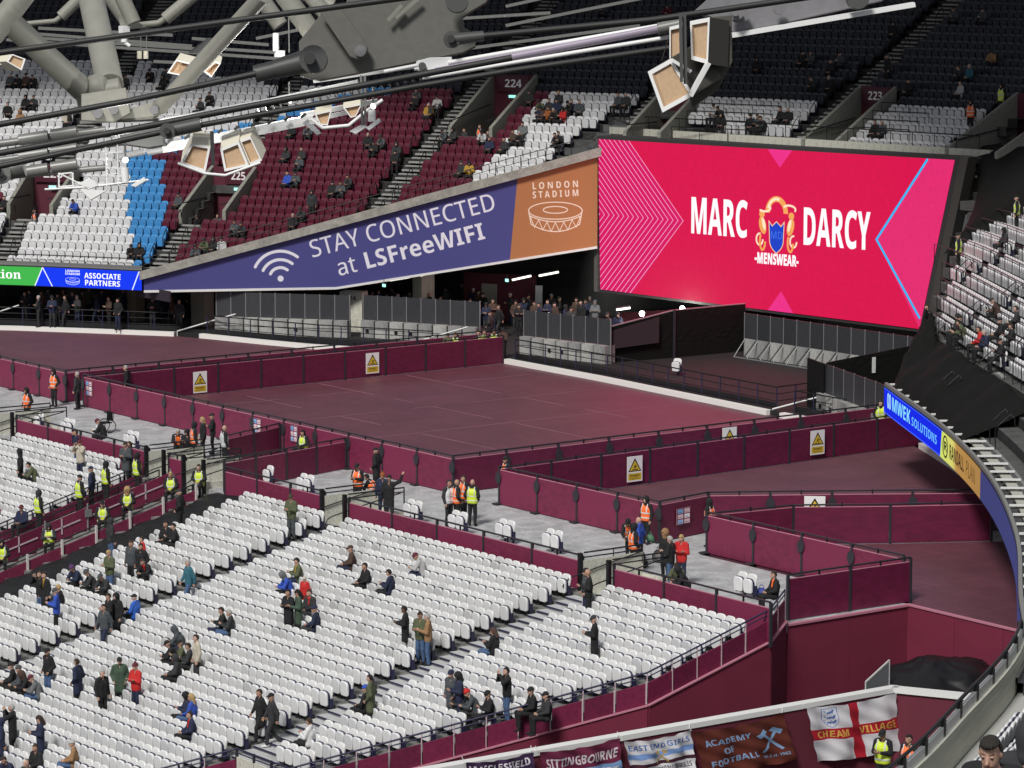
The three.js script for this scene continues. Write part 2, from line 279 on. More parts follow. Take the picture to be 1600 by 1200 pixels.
// ---------------------------------------------------------------- near seating: rake, rows, stairs
const ROW = 0.825, DROP = 0.219, rowV = (r) => -0.55 - ROW * r, rowH = (r) => -0.33 - DROP * r, fl = (v) => -0.33 + (v + 0.55) * DROP / ROW;
const edgeU = (v) => (v > -5 ? 51.5 : v > -15.05 ? 51.5 + (v + 5) * 0.525 : 43.15 + (v + 15.05) * 0.53);
const NROW = 34;
const blockRows = [], stairSteps = [], nosings = [];
const AISLES = [[26.35, 27.75], [42.0, 43.95], [12.75, 15.05], [-1.3, 0.95]];
for (let r = 0; r < NROW; r++) {
  const v0 = rowV(r), v1 = v0 - ROW, h = rowH(r), e0 = edgeU(v0), e1 = edgeU(v1);
  blockRows.push(sheet([[17.1, v0], [e0 - 0.1, v0], [e1 - 0.1, v1], [17.1, v1]], h, 0.5), sheet([[-30, v0], [12.7, v0], [12.7, v1], [-30, v1]], h, 0.5), sheet([[12.7, v0], [17.1, v0], [17.1, v1], [12.7, v1]], h - 0.12, 0.5));
  for (const [a, b] of AISLES) if (b < Math.min(e0, e1)) {
    for (const k of [0, 1]) {
      const d = ROW / 2, zc = -(v0 - d * (k + 0.5)), y = h + DROP * (1 - k) / 2 + 0.012 + (a > 12 && a < 13 ? -0.12 : 0);
      stairSteps.push(box(b - a, 0.1, d - 0.006, (a + b) / 2, y - 0.03, zc));
      nosings.push(box(b - a - 0.04, 0.06, 0.035, (a + b) / 2, y - 0.02, zc + d / 2));
    }
  }
}
struct('seating_terrace', [...blockRows, sheet([[17.1, -0.05], [51.4, -0.05], [51.4, -0.55], [17.1, -0.55]], -0.33 + DROP, 0.5), sheet([[-30, -0.05], [12.7, -0.05], [12.7, -0.55], [-30, -0.55]], -0.33 + DROP, 0.5)], M.concrete);
const stairs = struct('aisle_stairs', stairSteps, M.treadGrey);
part('nosing', nosings, M.navy, stairs);

// a tip-up seat: origin on the step at the foot of the riser, +z towards the pitch
function plate(w, h, rt, rb, depth, bev, taper = 0) {
  const s = new THREE.Shape(), a = w / 2 - bev, b = a - taper, t = h - bev;
  s.moveTo(-b + rb, bev); s.lineTo(b - rb, bev); s.quadraticCurveTo(b, bev, b, bev + rb); s.lineTo(a, t - rt); s.quadraticCurveTo(a, t, a - rt, t); s.lineTo(-a + rt, t); s.quadraticCurveTo(-a, t, -a, t - rt); s.lineTo(-b, bev + rb); s.quadraticCurveTo(-b, bev, -b + rb, bev);
  return new THREE.ExtrudeGeometry(s, { depth, bevelEnabled: true, bevelSize: bev, bevelThickness: bev, bevelSegments: 1, curveSegments: 4 });
}
const seatBack = plate(0.468, 0.46, 0.15, 0.04, 0.045, 0.018, 0.02).rotateX(-0.16).translate(0, 0.41, 0.19);
const seatPan = plate(0.448, 0.5, 0.14, 0.07, 0.05, 0.02, 0.02).rotateX(0.06).translate(0, 0.22, 0.33);
const seatEdge = plate(0.474, 0.5, 0.15, 0.08, 0.03, 0.012, 0.03).rotateX(0.06).translate(0.004, 0.235, 0.275);
const seatFrame = join([seatEdge, box(0.3, 0.3, 0.05, 0, 0.3, 0.19), box(0.05, 0.32, 0.12, -0.225, 0.32, 0.22), box(0.05, 0.32, 0.12, 0.225, 0.32, 0.22), box(0.08, 0.24, 0.06, 0, 0.12, 0.08), box(0.47, 0.05, 0.06, 0, 0.2, 0.14)]);
function tinted(g, r, gg, b) { const k = join([g]), n = k.attributes.position.count, c = new Float32Array(n * 3); for (let i = 0; i < n; i++) c.set([r, gg, b], i * 3); k.setAttribute('color', new THREE.BufferAttribute(c, 3)); return k; }
const seatWhole = mergeGeometries([tinted(seatBack, 1, 1, 1), tinted(seatPan, 0.97, 0.97, 0.98), tinted(seatFrame, 0.03, 0.03, 0.07)]);
const seatPlastic = mat(0.78, 0.78, 0.77, { roughness: 0.42 }), panPlastic = mat(0.75, 0.75, 0.755, { roughness: 0.42 });
const instPlastic = mat(1, 1, 1, { roughness: 0.42, vertexColors: true });

const nearSeats = [];
function seatRun(r, u0, u1, dir = 1) { const n = Math.floor((u1 - u0 + 0.02) / 0.489); for (let k = 0; k < n; k++) nearSeats.push([dir > 0 ? u0 + 0.245 + k * 0.489 : u1 - 0.245 - k * 0.489, r]); }
for (let r = 0; r < NROW; r++) {
  const e = Math.min(edgeU(rowV(r)), edgeU(rowV(r) - ROW)) - 0.12;
  if (e > 44.4) seatRun(r, 43.98, e);
  if (e > 28) seatRun(r, 27.78, Math.min(41.97, e));
  seatRun(r, r < 1 ? 20.35 : 20.4, 26.33, -1);
  seatRun(r, 1.05, r ? 12.3 : 10.6, -1);
  if (r > 1) seatRun(r, -12, -1.35, -1);
}
const seen = nearSeats.map(([u, r]) => { const p = P(u, rowV(r), rowH(r)), q = pixel(p.clone().setY(p.y + 0.5)); return { u, r, p, q, in: q[0] > -20 && q[0] < 1620 && q[1] < 1215 }; }).filter((s) => s.in).sort((a, b) => a.q[2] - b.q[2]);
const seatProto = new THREE.Group(); seatProto.name = 'stadium_seat';
lpart('backrest', seatBack, seatPlastic, seatProto); lpart('seat_pan', seatPan, panPlastic, seatProto); lpart('bracket', seatFrame, M.navy, seatProto);
const dirtyBack = [seatPlastic, mat(0.7, 0.7, 0.69, { roughness: 0.45 }), mat(0.75, 0.74, 0.73, { roughness: 0.4 })], dirtyPan = [panPlastic, mat(0.62, 0.62, 0.64, { roughness: 0.45 }), mat(0.68, 0.68, 0.69, { roughness: 0.4 })];
seen.slice(0, 300).forEach((s, i) => {
  const o = i ? seatProto.clone() : seatProto, k = rnd() < 0.75 ? 0 : rnd() < 0.5 ? 1 : 2; o.name = numbered('stadium_seat'); o.position.copy(s.p); o.rotation.y = rr(-0.02, 0.02);
  o.children[0].material = dirtyBack[k]; o.children[1].material = dirtyPan[k];
  tag(o, 'white tip-up stadium seat in the rows nearest the slanted maroon fascia', 'stadium seat', 'white seats nearest the slanted fascia'); scene.add(o);
});
function seatMass(name, label, list) {                                                       // list of [position, turn, r, g, b]
  const im = new THREE.InstancedMesh(seatWhole, instPlastic, list.length), m = new THREE.Matrix4(), c = new THREE.Color();
  list.forEach(([p, a, r, g, b], i) => { im.setMatrixAt(i, m.makeRotationY(a).setPosition(p)); im.setColorAt(i, c.setRGB(r, g, b)); });
  im.name = name; shade(im); stuff(im, label); scene.add(im); return im;
}
seatMass('stadium_seats', 'rows of white seats in the near stand behind the nearest ones', seen.slice(300).map((s) => {
  const k = 0.77 - (rnd() < 0.25 ? rr(0.02, 0.2) : rr(0, 0.04)), mar = s.u > 5.5 && s.u < 11 && ((s.r === 7 && s.u > 9.3 && s.u < 10.9) || (s.r === 8 && s.u > 8 && s.u < 9.5));
  return [s.p, rr(-0.035, 0.035), ...(mar ? [0.14, 0.02, 0.04] : [k, k, k * 0.99])];
}));

// ---------------------------------------------------------------- fascia round the near block
const EDGE = [[50.72, 1.5, 0.25], [51.58, 0.1, -0.1], [51.58, -5, null], [46.3, -15.05, null]];
const EDGE2 = [[43.15, -15.05, null], [36.6, -27.4, null]];
function fascia(label, pts, bay) {
  const t = thing('stand_fascia', label, 'fascia wall', P(pts[0][0], pts[0][1], 0), 'maroon fascia walls at the stand edge');
  const hh = (p) => p[2] ?? fl(p[1]);
  for (let s = 0; s + 1 < pts.length; s++) {
    const a = P(...pts[s].slice(0, 2)), b = P(...pts[s + 1].slice(0, 2)), ha = hh(pts[s]), hb = hh(pts[s + 1]), L = a.distanceTo(b), n = Math.max(1, Math.round(L / bay));
    part('cladding', hexa(a, b, -6, ha - 0.16, -6, hb - 0.16, 0.14), M.fascia, t);
    part('ledge', hexa(a, b, ha - 0.155, ha - 0.11, hb - 0.155, hb - 0.11, 0.24), M.pinkEdge, t);
    for (let k = 0; k < n; k++) {
      const p = a.clone().lerp(b, (k + 0.035) / n), q = a.clone().lerp(b, (k + 0.965) / n), h0 = ha + (hb - ha) * (k + 0.035) / n, h1 = ha + (hb - ha) * (k + 0.965) / n;
      part('panel', hexa(p, q, h0 - 0.1, h0 + 0.58, h1 - 0.1, h1 + 0.58, 0.05), k % 2 ? M.panelShaded : mat(0.21, 0.016, 0.066, { map: fabricMap, roughness: 0.55 }), t);
      const c = a.clone().lerp(b, k / n), hc = ha + (hb - ha) * k / n;
      part('post', [hexa(c.clone().lerp(b, 0.001), c.clone().lerp(b, 0.06 / L), hc - 0.1, hc + 0.6, hc - 0.1, hc + 0.6, 0.09), bar(c.clone().setY(hc + 0.58), c.clone().setY(hc + 0.9), 0.025)], M.pinkPost, t);
    }
    for (const dy of [0.92, 0.77]) part('handrail', bar(a.clone().setY(ha + dy), b.clone().setY(hb + dy), dy > 0.8 ? 0.032 : 0.022), M.navy, t);
  }
  return t;
}
fascia('maroon fascia wall with railing stepping down beside the right seat block', EDGE, 1.0);
fascia('maroon fascia wall with railing below the bottom of the middle seat block', EDGE2, 1.05);
{
  const t = thing('cream_parapet', 'cream panel parapet closing the foot of the right aisle', 'parapet', P(43.15, -15.07, -3), null), h = fl(-15.05);
  for (let k = 0; k < 3; k++) part('panel', hexa(P(43.2 + k * 1.03, -15.1), P(44.2 + k * 1.03, -15.1), h - 0.25, h + 0.66, h - 0.25, h + 0.66, 0.08), M.cream, t);
  part('base_wall', hexa(P(43.15, -15.12), P(46.3, -15.12), -6, h - 0.26, -6, h - 0.26, 0.12), M.fascia, t);
  for (let k = 0; k < 4; k++) part('post', box(0.07, 1.0, 0.07, 43.15 + k * 1.04, h + 0.45, 15.1), M.slate, t);
  part('handrail', [bar(P(43.15, -15.1, h + 0.92), P(46.3, -15.1, h + 0.92), 0.03), bar(P(43.15, -15.1, h + 0.78), P(46.3, -15.1, h + 0.78), 0.022)], M.navy, t);
}
// tall maroon walls under the right end of the deck and the corner platform
{
  const t = thing('cloth_wall', 'tall maroon cloth wall under the right end of the deck and the corner platform', 'wall', P(50.7, 1.5, -6), null);
  part('cladding', hexa(P(50.72, 1.6), P(50.72, 4.35), -6, -0.06, -6, -0.06, 0.1), M.fascia, t); part('cladding', hexa(P(50.72, 4.37), P(50.72, 7.05), -6, -0.06, -6, -0.06, 0.1), M.fascia, t);
  for (let k = 0; k < 4; k++) part('cladding', hexa(P(50.75 + k * 2.3, 7.05), P(53.03 + k * 2.3, 7.05), -6, -0.03, -6, -0.03, 0.1), M.fascia, t);
  part('edge_strip', [hexa(P(50.74, 1.6), P(50.74, 7.05), -0.055, 0.015, -0.055, 0.015, 0.16), hexa(P(50.7, 7.03), P(60, 7.03), -0.03, 0.03, -0.03, 0.03, 0.14)], M.pinkEdge, t);
}
// low plum wall with a white coping, and the cloths on it
const WU = 55.45;
{
  const t = thing('coping_wall', 'plum wall with white coping that the supporters flags hang on', 'wall', P(WU, 0, -6), null);
  for (let k = 0; k < 10; k++) part('cladding', hexa(P(55.2 + k * 0.05, -24 + k * 2.58), P(55.2 + (k + 0.99) * 0.05, -24 + (k + 0.99) * 2.58), -6, -1.37, -6, -1.37, 0.3), M.fasciaPlum, t);
  part('cladding', hexa(P(55.72, 1.8), P(62, 5.3), -6, -1.37, -6, -1.37, 0.3), M.fasciaPlum, t);
  part('coping', [hexa(P(55.2, -24), P(55.7, 1.9), -1.36, -1.2, -1.36, -1.2, 0.38), hexa(P(55.72, 1.75), P(62, 5.25), -1.36, -1.2, -1.36, -1.2, 0.38)], M.whitePaint, t);
}

// ---------------------------------------------------------------- flags on the coping wall
function cloth(name, label, corners, tex, nx = 28, ny = 18) {                                // corners: left top, right top, right bottom, left bottom (world)
  const [a, b, c, d] = corners, pos = [], uv = [], idx = [], seedz = rr(0, 9);
  for (let j = 0; j <= ny; j++) for (let i = 0; i <= nx; i++) {
    const s = i / nx, t = j / ny, p = a.clone().lerp(b, s).lerp(d.clone().lerp(c, s), t);
    p.y -= 0.1 * 4 * s * (1 - s) * (1 - t); p.y += 0.03 * Math.sin(s * 9 + seedz) * t;
    const w = 0.05 * Math.sin(s * 15 + t * 3.2 + seedz) * (0.35 + t) + 0.035 * Math.sin(s * 31 - t * 5 + seedz * 2) + 0.03 * Math.sin((s - t) * 20);
    p.x += 0.19 + w; pos.push(p.x, p.y, p.z); uv.push(s, 1 - t);
    if (i < nx && j < ny) { const k = j * (nx + 1) + i; idx.push(k, k + nx + 1, k + 1, k + 1, k + nx + 1, k + nx + 2); }
  }
  const g = new THREE.BufferGeometry(); g.setAttribute('position', new THREE.Float32BufferAttribute(pos, 3)); g.setAttribute('uv', new THREE.Float32BufferAttribute(uv, 2)); g.setIndex(idx); g.computeVertexNormals();
  const t = thing(name, label, 'flag', a, 'supporters flags on the plum wall');
  part('cloth', g, mat(1, 1, 1, { map: tex, roughness: 0.85, side: THREE.DoubleSide }), t);
  part('tie', [bar(a.clone().add(V(0.1, 0, 0)), a.clone().add(V(0.05, 0.16, 0.05)), 0.012, 4), bar(b.clone().add(V(0.1, 0, 0)), b.clone().add(V(0.05, 0.16, -0.05)), 0.012, 4)], M.whitePaint, t);
  return t;
}
const onWall = (px, py) => onPlane(px, py, V(WU + 0.35, 0, 0), V(1, 0, 0.02));
const hammers = (g, x, y, s, col) => { g.save(); g.translate(x, y); g.fillStyle = col; for (const k of [-1, 1]) { g.save(); g.scale(k, 1); g.rotate(0.62); g.fillRect(-s * 0.06, -s * 0.55, s * 0.12, s * 1.3); g.fillRect(-s * 0.24, -s * 0.68, s * 0.48, s * 0.24); g.restore(); } g.restore(); };
const text = (g, s, x, y, font, col, w, al = 'center') => { g.font = font; g.fillStyle = col; g.textAlign = al; w ? g.fillText(s, x, y, w) : g.fillText(s, x, y); };
cloth('supporters_flag', 'white flag with a red cross reading CHEAM VILLAGE', [onWall(1253, 1104), onWall(1393, 1081), onWall(1404, 1172), onWall(1273, 1190)], canvasTex(768, 480, (g, w, h) => {
  g.fillStyle = '#dcdade'; g.fillRect(0, 0, w, h); g.fillStyle = '#b3132b'; g.fillRect(350, 0, 86, h); g.fillRect(0, 200, w, 92);
  text(g, 'CHEAM', 185, 276, 'bold 82px sans-serif', '#e0b352', 290); text(g, 'VILLAGE', 585, 276, 'bold 82px sans-serif', '#e0b352', 330);
  g.strokeStyle = '#5876b8'; g.fillStyle = '#e7e8f0'; g.lineWidth = 5; g.beginPath(); g.moveTo(120, 22); g.lineTo(258, 22); g.lineTo(258, 110); g.quadraticCurveTo(250, 165, 190, 190); g.quadraticCurveTo(130, 165, 120, 110); g.closePath(); g.fill(); g.stroke();
  g.fillStyle = '#5876b8'; for (let k = 0; k < 3; k++) { g.save(); g.translate(188, 55 + k * 45); g.beginPath(); g.ellipse(0, 0, 34, 8, -0.1, 0, 7); g.ellipse(34, -10, 11, 11, 0, 0, 7); g.fill(); g.fillRect(-30, 0, 7, 17); g.fillRect(-12, 2, 7, 15); g.fillRect(14, 0, 7, 17); g.fillRect(26, -2, 7, 15); g.fillRect(-46, -16, 6, 18); g.restore(); }
  for (let k = 0; k < 9; k++) { g.beginPath(); g.arc(138 + (k % 3) * 50, 38 + Math.floor(k / 3) * 44, 4, 0, 7); g.fill(); }
}));
cloth('supporters_flag', 'brown flag with light blue crossed hammers reading ACADEMY OF FOOTBALL', [onWall(1077, 1141), onWall(1219, 1113), onWall(1236, 1184), onWall(1100, 1218)], canvasTex(768, 512, (g, w, h) => {
  g.fillStyle = '#5e2418'; g.fillRect(0, 0, w, h);
  text(g, 'ACADEMY', 260, 170, 'bold 84px sans-serif', '#84a8cf', 430); text(g, 'OF', 250, 275, 'bold 84px sans-serif', '#84a8cf'); text(g, 'FOOTBALL', 270, 385, 'bold 84px sans-serif', '#84a8cf', 470);
  hammers(g, 610, 240, 200, '#84a8cf'); text(g, '★', 600, 108, 'bold 70px sans-serif', '#84a8cf'); text(g, 'W.C.H. 1962', 630, 430, 'bold 42px sans-serif', '#84a8cf', 210);
}));
cloth('supporters_flag', 'white and blue striped flag reading EAST END GIRLS', [onWall(970, 1157), onWall(1074, 1138), onWall(1081, 1206), onWall(984, 1226)], canvasTex(640, 480, (g, w, h) => {
  g.fillStyle = '#d9d7da'; g.fillRect(0, 0, w, h); g.fillStyle = '#7f9fd6'; g.fillRect(0, 150, w, 62); g.fillStyle = '#42162a'; g.fillRect(0, 262, w, 40); g.fillRect(0, 420, w, 60);
  text(g, 'EAST END GIRLS', 320, 112, 'bold 86px sans-serif', '#4d6fb0', 590); hammers(g, 330, 215, 110, '#b99a5a'); text(g, 'FOREVER BLOWING BUBBLES', 320, 382, 'bold 74px sans-serif', '#241a26', 600);
}));
cloth('supporters_flag', 'maroon and sky blue flag reading SITTINGBOURNE', [onWall(837, 1173), onWall(961, 1151), onWall(968, 1222), onWall(850, 1240)], canvasTex(640, 420, (g, w, h) => {
  g.fillStyle = '#6d1f40'; g.fillRect(0, 0, w, h); g.fillStyle = '#7fa3cf'; g.fillRect(0, 205, w, 215); text(g, 'SITTINGBOURNE', 320, 165, 'italic bold 120px sans-serif', '#d8d2d6', 590);
  g.fillStyle = '#7b2446'; g.fillRect(260, 215, 120, 120); g.strokeStyle = '#d8d2d6'; g.lineWidth = 6; g.strokeRect(260, 215, 120, 120); text(g, 'EST', 540, 300, 'bold 80px sans-serif', '#d8d2d6');
}));
cloth('supporters_flag', 'purple and pale blue flag reading MACCLESFIELD', [onWall(722, 1189), onWall(826, 1173), onWall(832, 1240), onWall(732, 1256)], canvasTex(640, 420, (g, w, h) => {
  g.fillStyle = '#3a2247'; g.fillRect(0, 0, w, h); g.fillStyle = '#8fb0da'; g.fillRect(20, 150, w - 40, 250); text(g, 'MACCLESFIELD', 320, 112, 'bold 100px sans-serif', '#e6e2e8', 590); g.fillStyle = '#2a2033'; g.beginPath(); g.arc(520, 260, 90, 0, 7); g.fill();
}));

// ---------------------------------------------------------------- upper tier: its front edge in plan, and rows stepped up behind it
const frontPts = [[-62, -8], [-53, 2.5], [-44.8, 11], [-36.6, 18.6], [-29, 23.6], [-21.2, 28.4], [-13.9, 31.7], [-6, 34.5], [1.9, 36.2], [8.4, 36.8], [13.5, 35.4], [20.4, 31.3], [30.1, 25], [40.7, 18.3], [49.6, 11.9], [58, 4.8], [65, -2], [71.6, -8.5], [76.6, -15.5], [80, -20.7], [84, -28], [88, -36], [93, -46]];
const frontCurve = new THREE.CatmullRomCurve3(frontPts.map(([u, v]) => P(u, v)), false, 'catmullrom', 0.5);
frontCurve.arcLengthDivisions = 800;
const TL = frontCurve.getLength(), DS_ = 0.5, NS = Math.floor(TL / DS_);
const base = [], outw = [];
for (let i = 0; i <= NS; i++) { const k = (i * DS_) / TL; base.push(frontCurve.getPointAt(k)); const d = frontCurve.getTangentAt(k); outw.push(V(d.z, 0, -d.x).normalize()); }
for (let n = 0; n < 6; n++) { const o = outw.map((w) => w.clone()); for (let i = 2; i < NS - 1; i++) outw[i].set(0, 0, 0).add(o[i - 2]).add(o[i - 1]).add(o[i]).add(o[i + 1]).add(o[i + 2]).normalize(); }
const RUN = 0.8, RISE = 0.41, H0 = 3.35;
function onTier(s, off, h) { const f = Math.max(0, Math.min(NS - 0.001, s / DS_)), i = Math.floor(f), t = f - i; return base[i].clone().lerp(base[i + 1], t).addScaledVector(outw[i].clone().lerp(outw[i + 1], t).normalize(), off).setY(h); }
const outAt = (s) => { const f = Math.max(0, Math.min(NS - 1, s / DS_)), i = Math.floor(f); return outw[i].clone().lerp(outw[i + 1], f - i).normalize(); };
function nearestS(u, v) { let b = 0, bd = 1e9; for (let i = 0; i <= NS; i++) { const d = Math.hypot(base[i].x - u, -base[i].z - v); if (d < bd) { bd = d; b = i; } } return b * DS_; }
const S_AD = nearestS(-29, 23.6), AD0 = [-28.43, 23.16], AD1 = [-13.47, 43.44], SC0 = [-17.87, 47.91], SC1 = [8.55, 51.27];
const sideOf = (p, a, b) => { const du = b[0] - a[0], dv = b[1] - a[1], L = Math.hypot(du, dv); return (-(p.x - a[0]) * dv + (-p.z - a[1]) * du) / L; };   // metres outwards of the line a-b
const SCD = [(SC1[0] - SC0[0]), (SC1[1] - SC0[1])];
function tierOpen(p, s) {                                                                    // is there seating here, or is the tier cut away for the boards and the screen?
  if (s < S_AD + 0.3) return true;
  const along = ((p.x - SC0[0]) * SCD[0] + (-p.z - SC0[1]) * SCD[1]) / Math.hypot(...SCD);
  if (along < -0.3) return sideOf(p, AD0, AD1) > 0.45;
  if (s < 84 && along < 27.2) return sideOf(p, SC0, SC1) > 0.35;
  return s > 140 || sideOf(p, [9.3, 50.6], [30.4, 25.0]) > 0.2;
}
// vomitories: [s from, s to, first row, last row, number, label]
const VOMS = [[35.3, 37.7, 6.5, 11, '226', 'cream sided upper tier stair opening with a steward in orange at far left'], [45.6, 48.4, 6.5, 11.4, '225', 'cream sided stair opening 225 just right of the light blue seats'],
  [57.3, 59.5, 17.6, 24, '224', 'cream sided stair opening 224 between maroon and white upper seats'], [67.3, 69.2, 17.8, 22.5, '', 'upper tier stair opening behind the left end of the big screen'], [77.1, 79, 17.8, 24, '223', 'cream sided stair opening 223 above the right half of the screen'], [84.6, 86.6, 17.8, 24, '', 'cream sided upper tier stair opening beyond the right end of the screen']];
const inVom = (s, off) => VOMS.some(([a, b, k0, k1]) => s > a && s < b && off > k0 * RUN && off < k1 * RUN);
const NK = 40;
{
  const flat = [], pos = [], uv = [];
  const quad = (a, b, c, d) => { for (const [p, q] of [[a, 0], [b, 1], [c, 2], [a, 0], [c, 2], [d, 3]]) { pos.push(p.x, p.y, p.z); uv.push(p.x + p.z, p.y + p.x); } };
  for (let k = 0; k < NK; k++) for (let i = 0; i + 2 <= NS; i += 2) {
    const s0 = i * DS_, s1 = s0 + 2 * DS_, h = H0 + RISE * k, o0 = k ? RUN * k : 0.22, o1 = RUN * (k + 1), mid = onTier(s0 + DS_, o0 + 0.4, h);
    if (!tierOpen(mid, s0 + DS_) || inVom(s0 + DS_, o0 + 0.4)) continue;
    const a = onTier(s0, o0, h), b = onTier(s1, o0, h), c = onTier(s1, o1, h), d = onTier(s0, o1, h);
    quad(a, b, c, d); quad(d, c, c.clone().setY(h + RISE), d.clone().setY(h + RISE));
    const y = -0.45; quad(b.clone().setY(h + y), a.clone().setY(h + y), d.clone().setY(h + y), c.clone().setY(h + y)); quad(a.clone().setY(h + y), b.clone().setY(h + y), b, a);
  }
  const g = new THREE.BufferGeometry(); g.setAttribute('position', new THREE.Float32BufferAttribute(pos, 3)); g.setAttribute('uv', new THREE.Float32BufferAttribute(uv, 2)); g.computeVertexNormals();
  struct('upper_terrace', g, mat(0.1, 0.1, 0.1, { map: concreteMap, roughness: 0.9, side: THREE.DoubleSide }));
}
// aisles run straight up the rake: [s on the front edge]
const tierSeats = [];
const AISLE_S = [16.3, 26.3, 36.3, 46.3, 56.5, 66.6, 76.2, 86.5, 97, 107, 117.5, 128, 139, 150, 161, 172];
const aisleAt = (s) => AISLE_S.some((a) => Math.abs(s - a) < 0.75);
for (let k = 0; k < NK - 1; k++) {
  let s = 0.3;
  while (s < TL - 1) {
    const off = RUN * k + 0.5, p = onTier(s, RUN * (k + 1) - 0.02, H0 + RISE * k), front = onTier(s, off - 0.35, 0);
    const q = onTier(s + 0.25, off, 0), w = onTier(s, off, 0).distanceTo(q) / 0.25; 
    if (!aisleAt(s) && tierOpen(front, s) && !inVom(s - 0.25, off) && !inVom(s + 0.25, off) && !(s > 85 && ((k < 20 && k > 13) || (k <= 13 && s < 90.6 + Math.max(0, 8 - k) * 3.2))) && !(s > 98 && s < 126 && k < 3.5) && !(s > 126 && s < 150) && !(s > 150 && k < 1)) { const px = pixel(p.clone().setY(p.y + 0.5)); if (px[2] > 0 && px[0] > -25 && px[0] < 1625 && px[1] > -25 && px[1] < 1230) tierSeats.push({ s, k, p, px, out: outAt(s) }); }
    s += 0.5 / w;
  }
}
function nearestSeat(px, py) { let b = null, bd = 1e9; for (const t of tierSeats) { const d = Math.hypot(t.px[0] - px, t.px[1] - py); if (d < bd) { bd = d; b = t; } } return b; }

const seatTone = (s, k) => {
  if (k >= 23 && s > 44 || (s <= 44 && k > 25.5 - Math.max(0, s - 36) * 0.3)) return 'black';
  const bl = k < 13 ? 44.9 - k * 0.45 + (k > 8 ? (k - 8) * 0.05 : 0) : 39.4 + (k - 13) * 1.3, br = bl + (k < 13 ? 2.2 : 1.5);
  if (s > bl && s < br) return 'blue';
  if (s >= br && s < 60.6) return 'maroon';
  return 'white';
};
const TONES = { white: [0.74, 0.74, 0.74], maroon: [0.11, 0.012, 0.03], black: [0.02, 0.022, 0.034], blue: [0.06, 0.28, 0.62] };
const TNAMES = { white: 'white seats of the upper tier', maroon: 'maroon seats of the upper tier above the purple board', black: 'black seats at the top of the upper tier', blue: 'light blue seats in a band across the upper tier' };
for (const t of Object.keys(TONES)) {
  const list = tierSeats.filter((q) => seatTone(q.s, q.k) === t);
  seatMass('stadium_seats', TNAMES[t], list.map((q) => { const k = rr(0.93, 1.03); return [q.p, Math.atan2(-q.out.x, -q.out.z), TONES[t][0] * k, TONES[t][1] * k, TONES[t][2] * k]; }));
}
// stairs on each upper aisle and black hoop handrails
const treads = [];
for (const a of AISLE_S) for (let k = 0; k < NK - 1; k++) for (const j of [0, 1]) {
  const off = RUN * (k + 0.25 + 0.5 * j), p = onTier(a, off, H0 + RISE * (k + 0.5 * j)), px = pixel(p);
  if (px[0] < -20 || px[0] > 1620 || px[1] < -20 || px[1] > 1220 || px[2] < 20 || !tierOpen(p, a) || inVom(a, off) || a > 126) continue;
  const o = outAt(a); treads.push(box(1.2, 0.1, 0.2, 0, 0.0, 0).rotateY(Math.atan2(-o.x, -o.z)).translate(p.x, p.y + 0.02, p.z));
}
struct('upper_stairs', treads, mat(0.4, 0.4, 0.39, { map: concreteMap, roughness: 0.8 }));
AISLE_S.slice(2, 12).forEach((a, n) => {
  const hoops = [];
  for (let k = 1; k < 34; k += 2) for (const d of [-0.62, 0.62]) {
    const s = a + d, off = RUN * (k + 0.3), p = onTier(s, off, H0 + RISE * k), px = pixel(p);
    if (px[0] < -20 || px[0] > 1620 || px[1] < -20 || px[1] > 900 || !tierOpen(p, s) || inVom(s, off) || (s > 85 && k < 20 && k > 13)) continue;
    const q = onTier(s, off + 0.7, H0 + RISE * (k + 1)); hoops.push([p, q]);
  }
  if (!hoops.length) return;
  const t = thing('aisle_handrail', ['black hoop handrails up the aisle at the far left', 'black hoop handrails up the aisle right of the light blue seats', 'black hoop handrails up the aisle between maroon and white seats', 'black hoop handrails up the aisle behind the hanging speaker box', 'black hoop handrails up the aisle below opening 223', 'black hoop handrails up the aisle right of the screen', 'black hoop handrails up the nearer right hand aisle', 'black hoop handrails beside the black covers', 'black hoop handrails at the right edge', 'black hoop handrails further round the right stand'][n], 'handrail', hoops[0][0], 'aisle handrails in the upper tier');
  for (const [p, q] of hoops) part('hoop', tube([p, p.clone().setY(p.y + 0.85), p.clone().lerp(q, 0.2).setY(p.y + 0.97), q.clone().lerp(p, 0.1).setY(q.y + 0.95), q.clone().setY(q.y + 0.5)], 0.03, 4, 8), M.blackMetal, t);
});
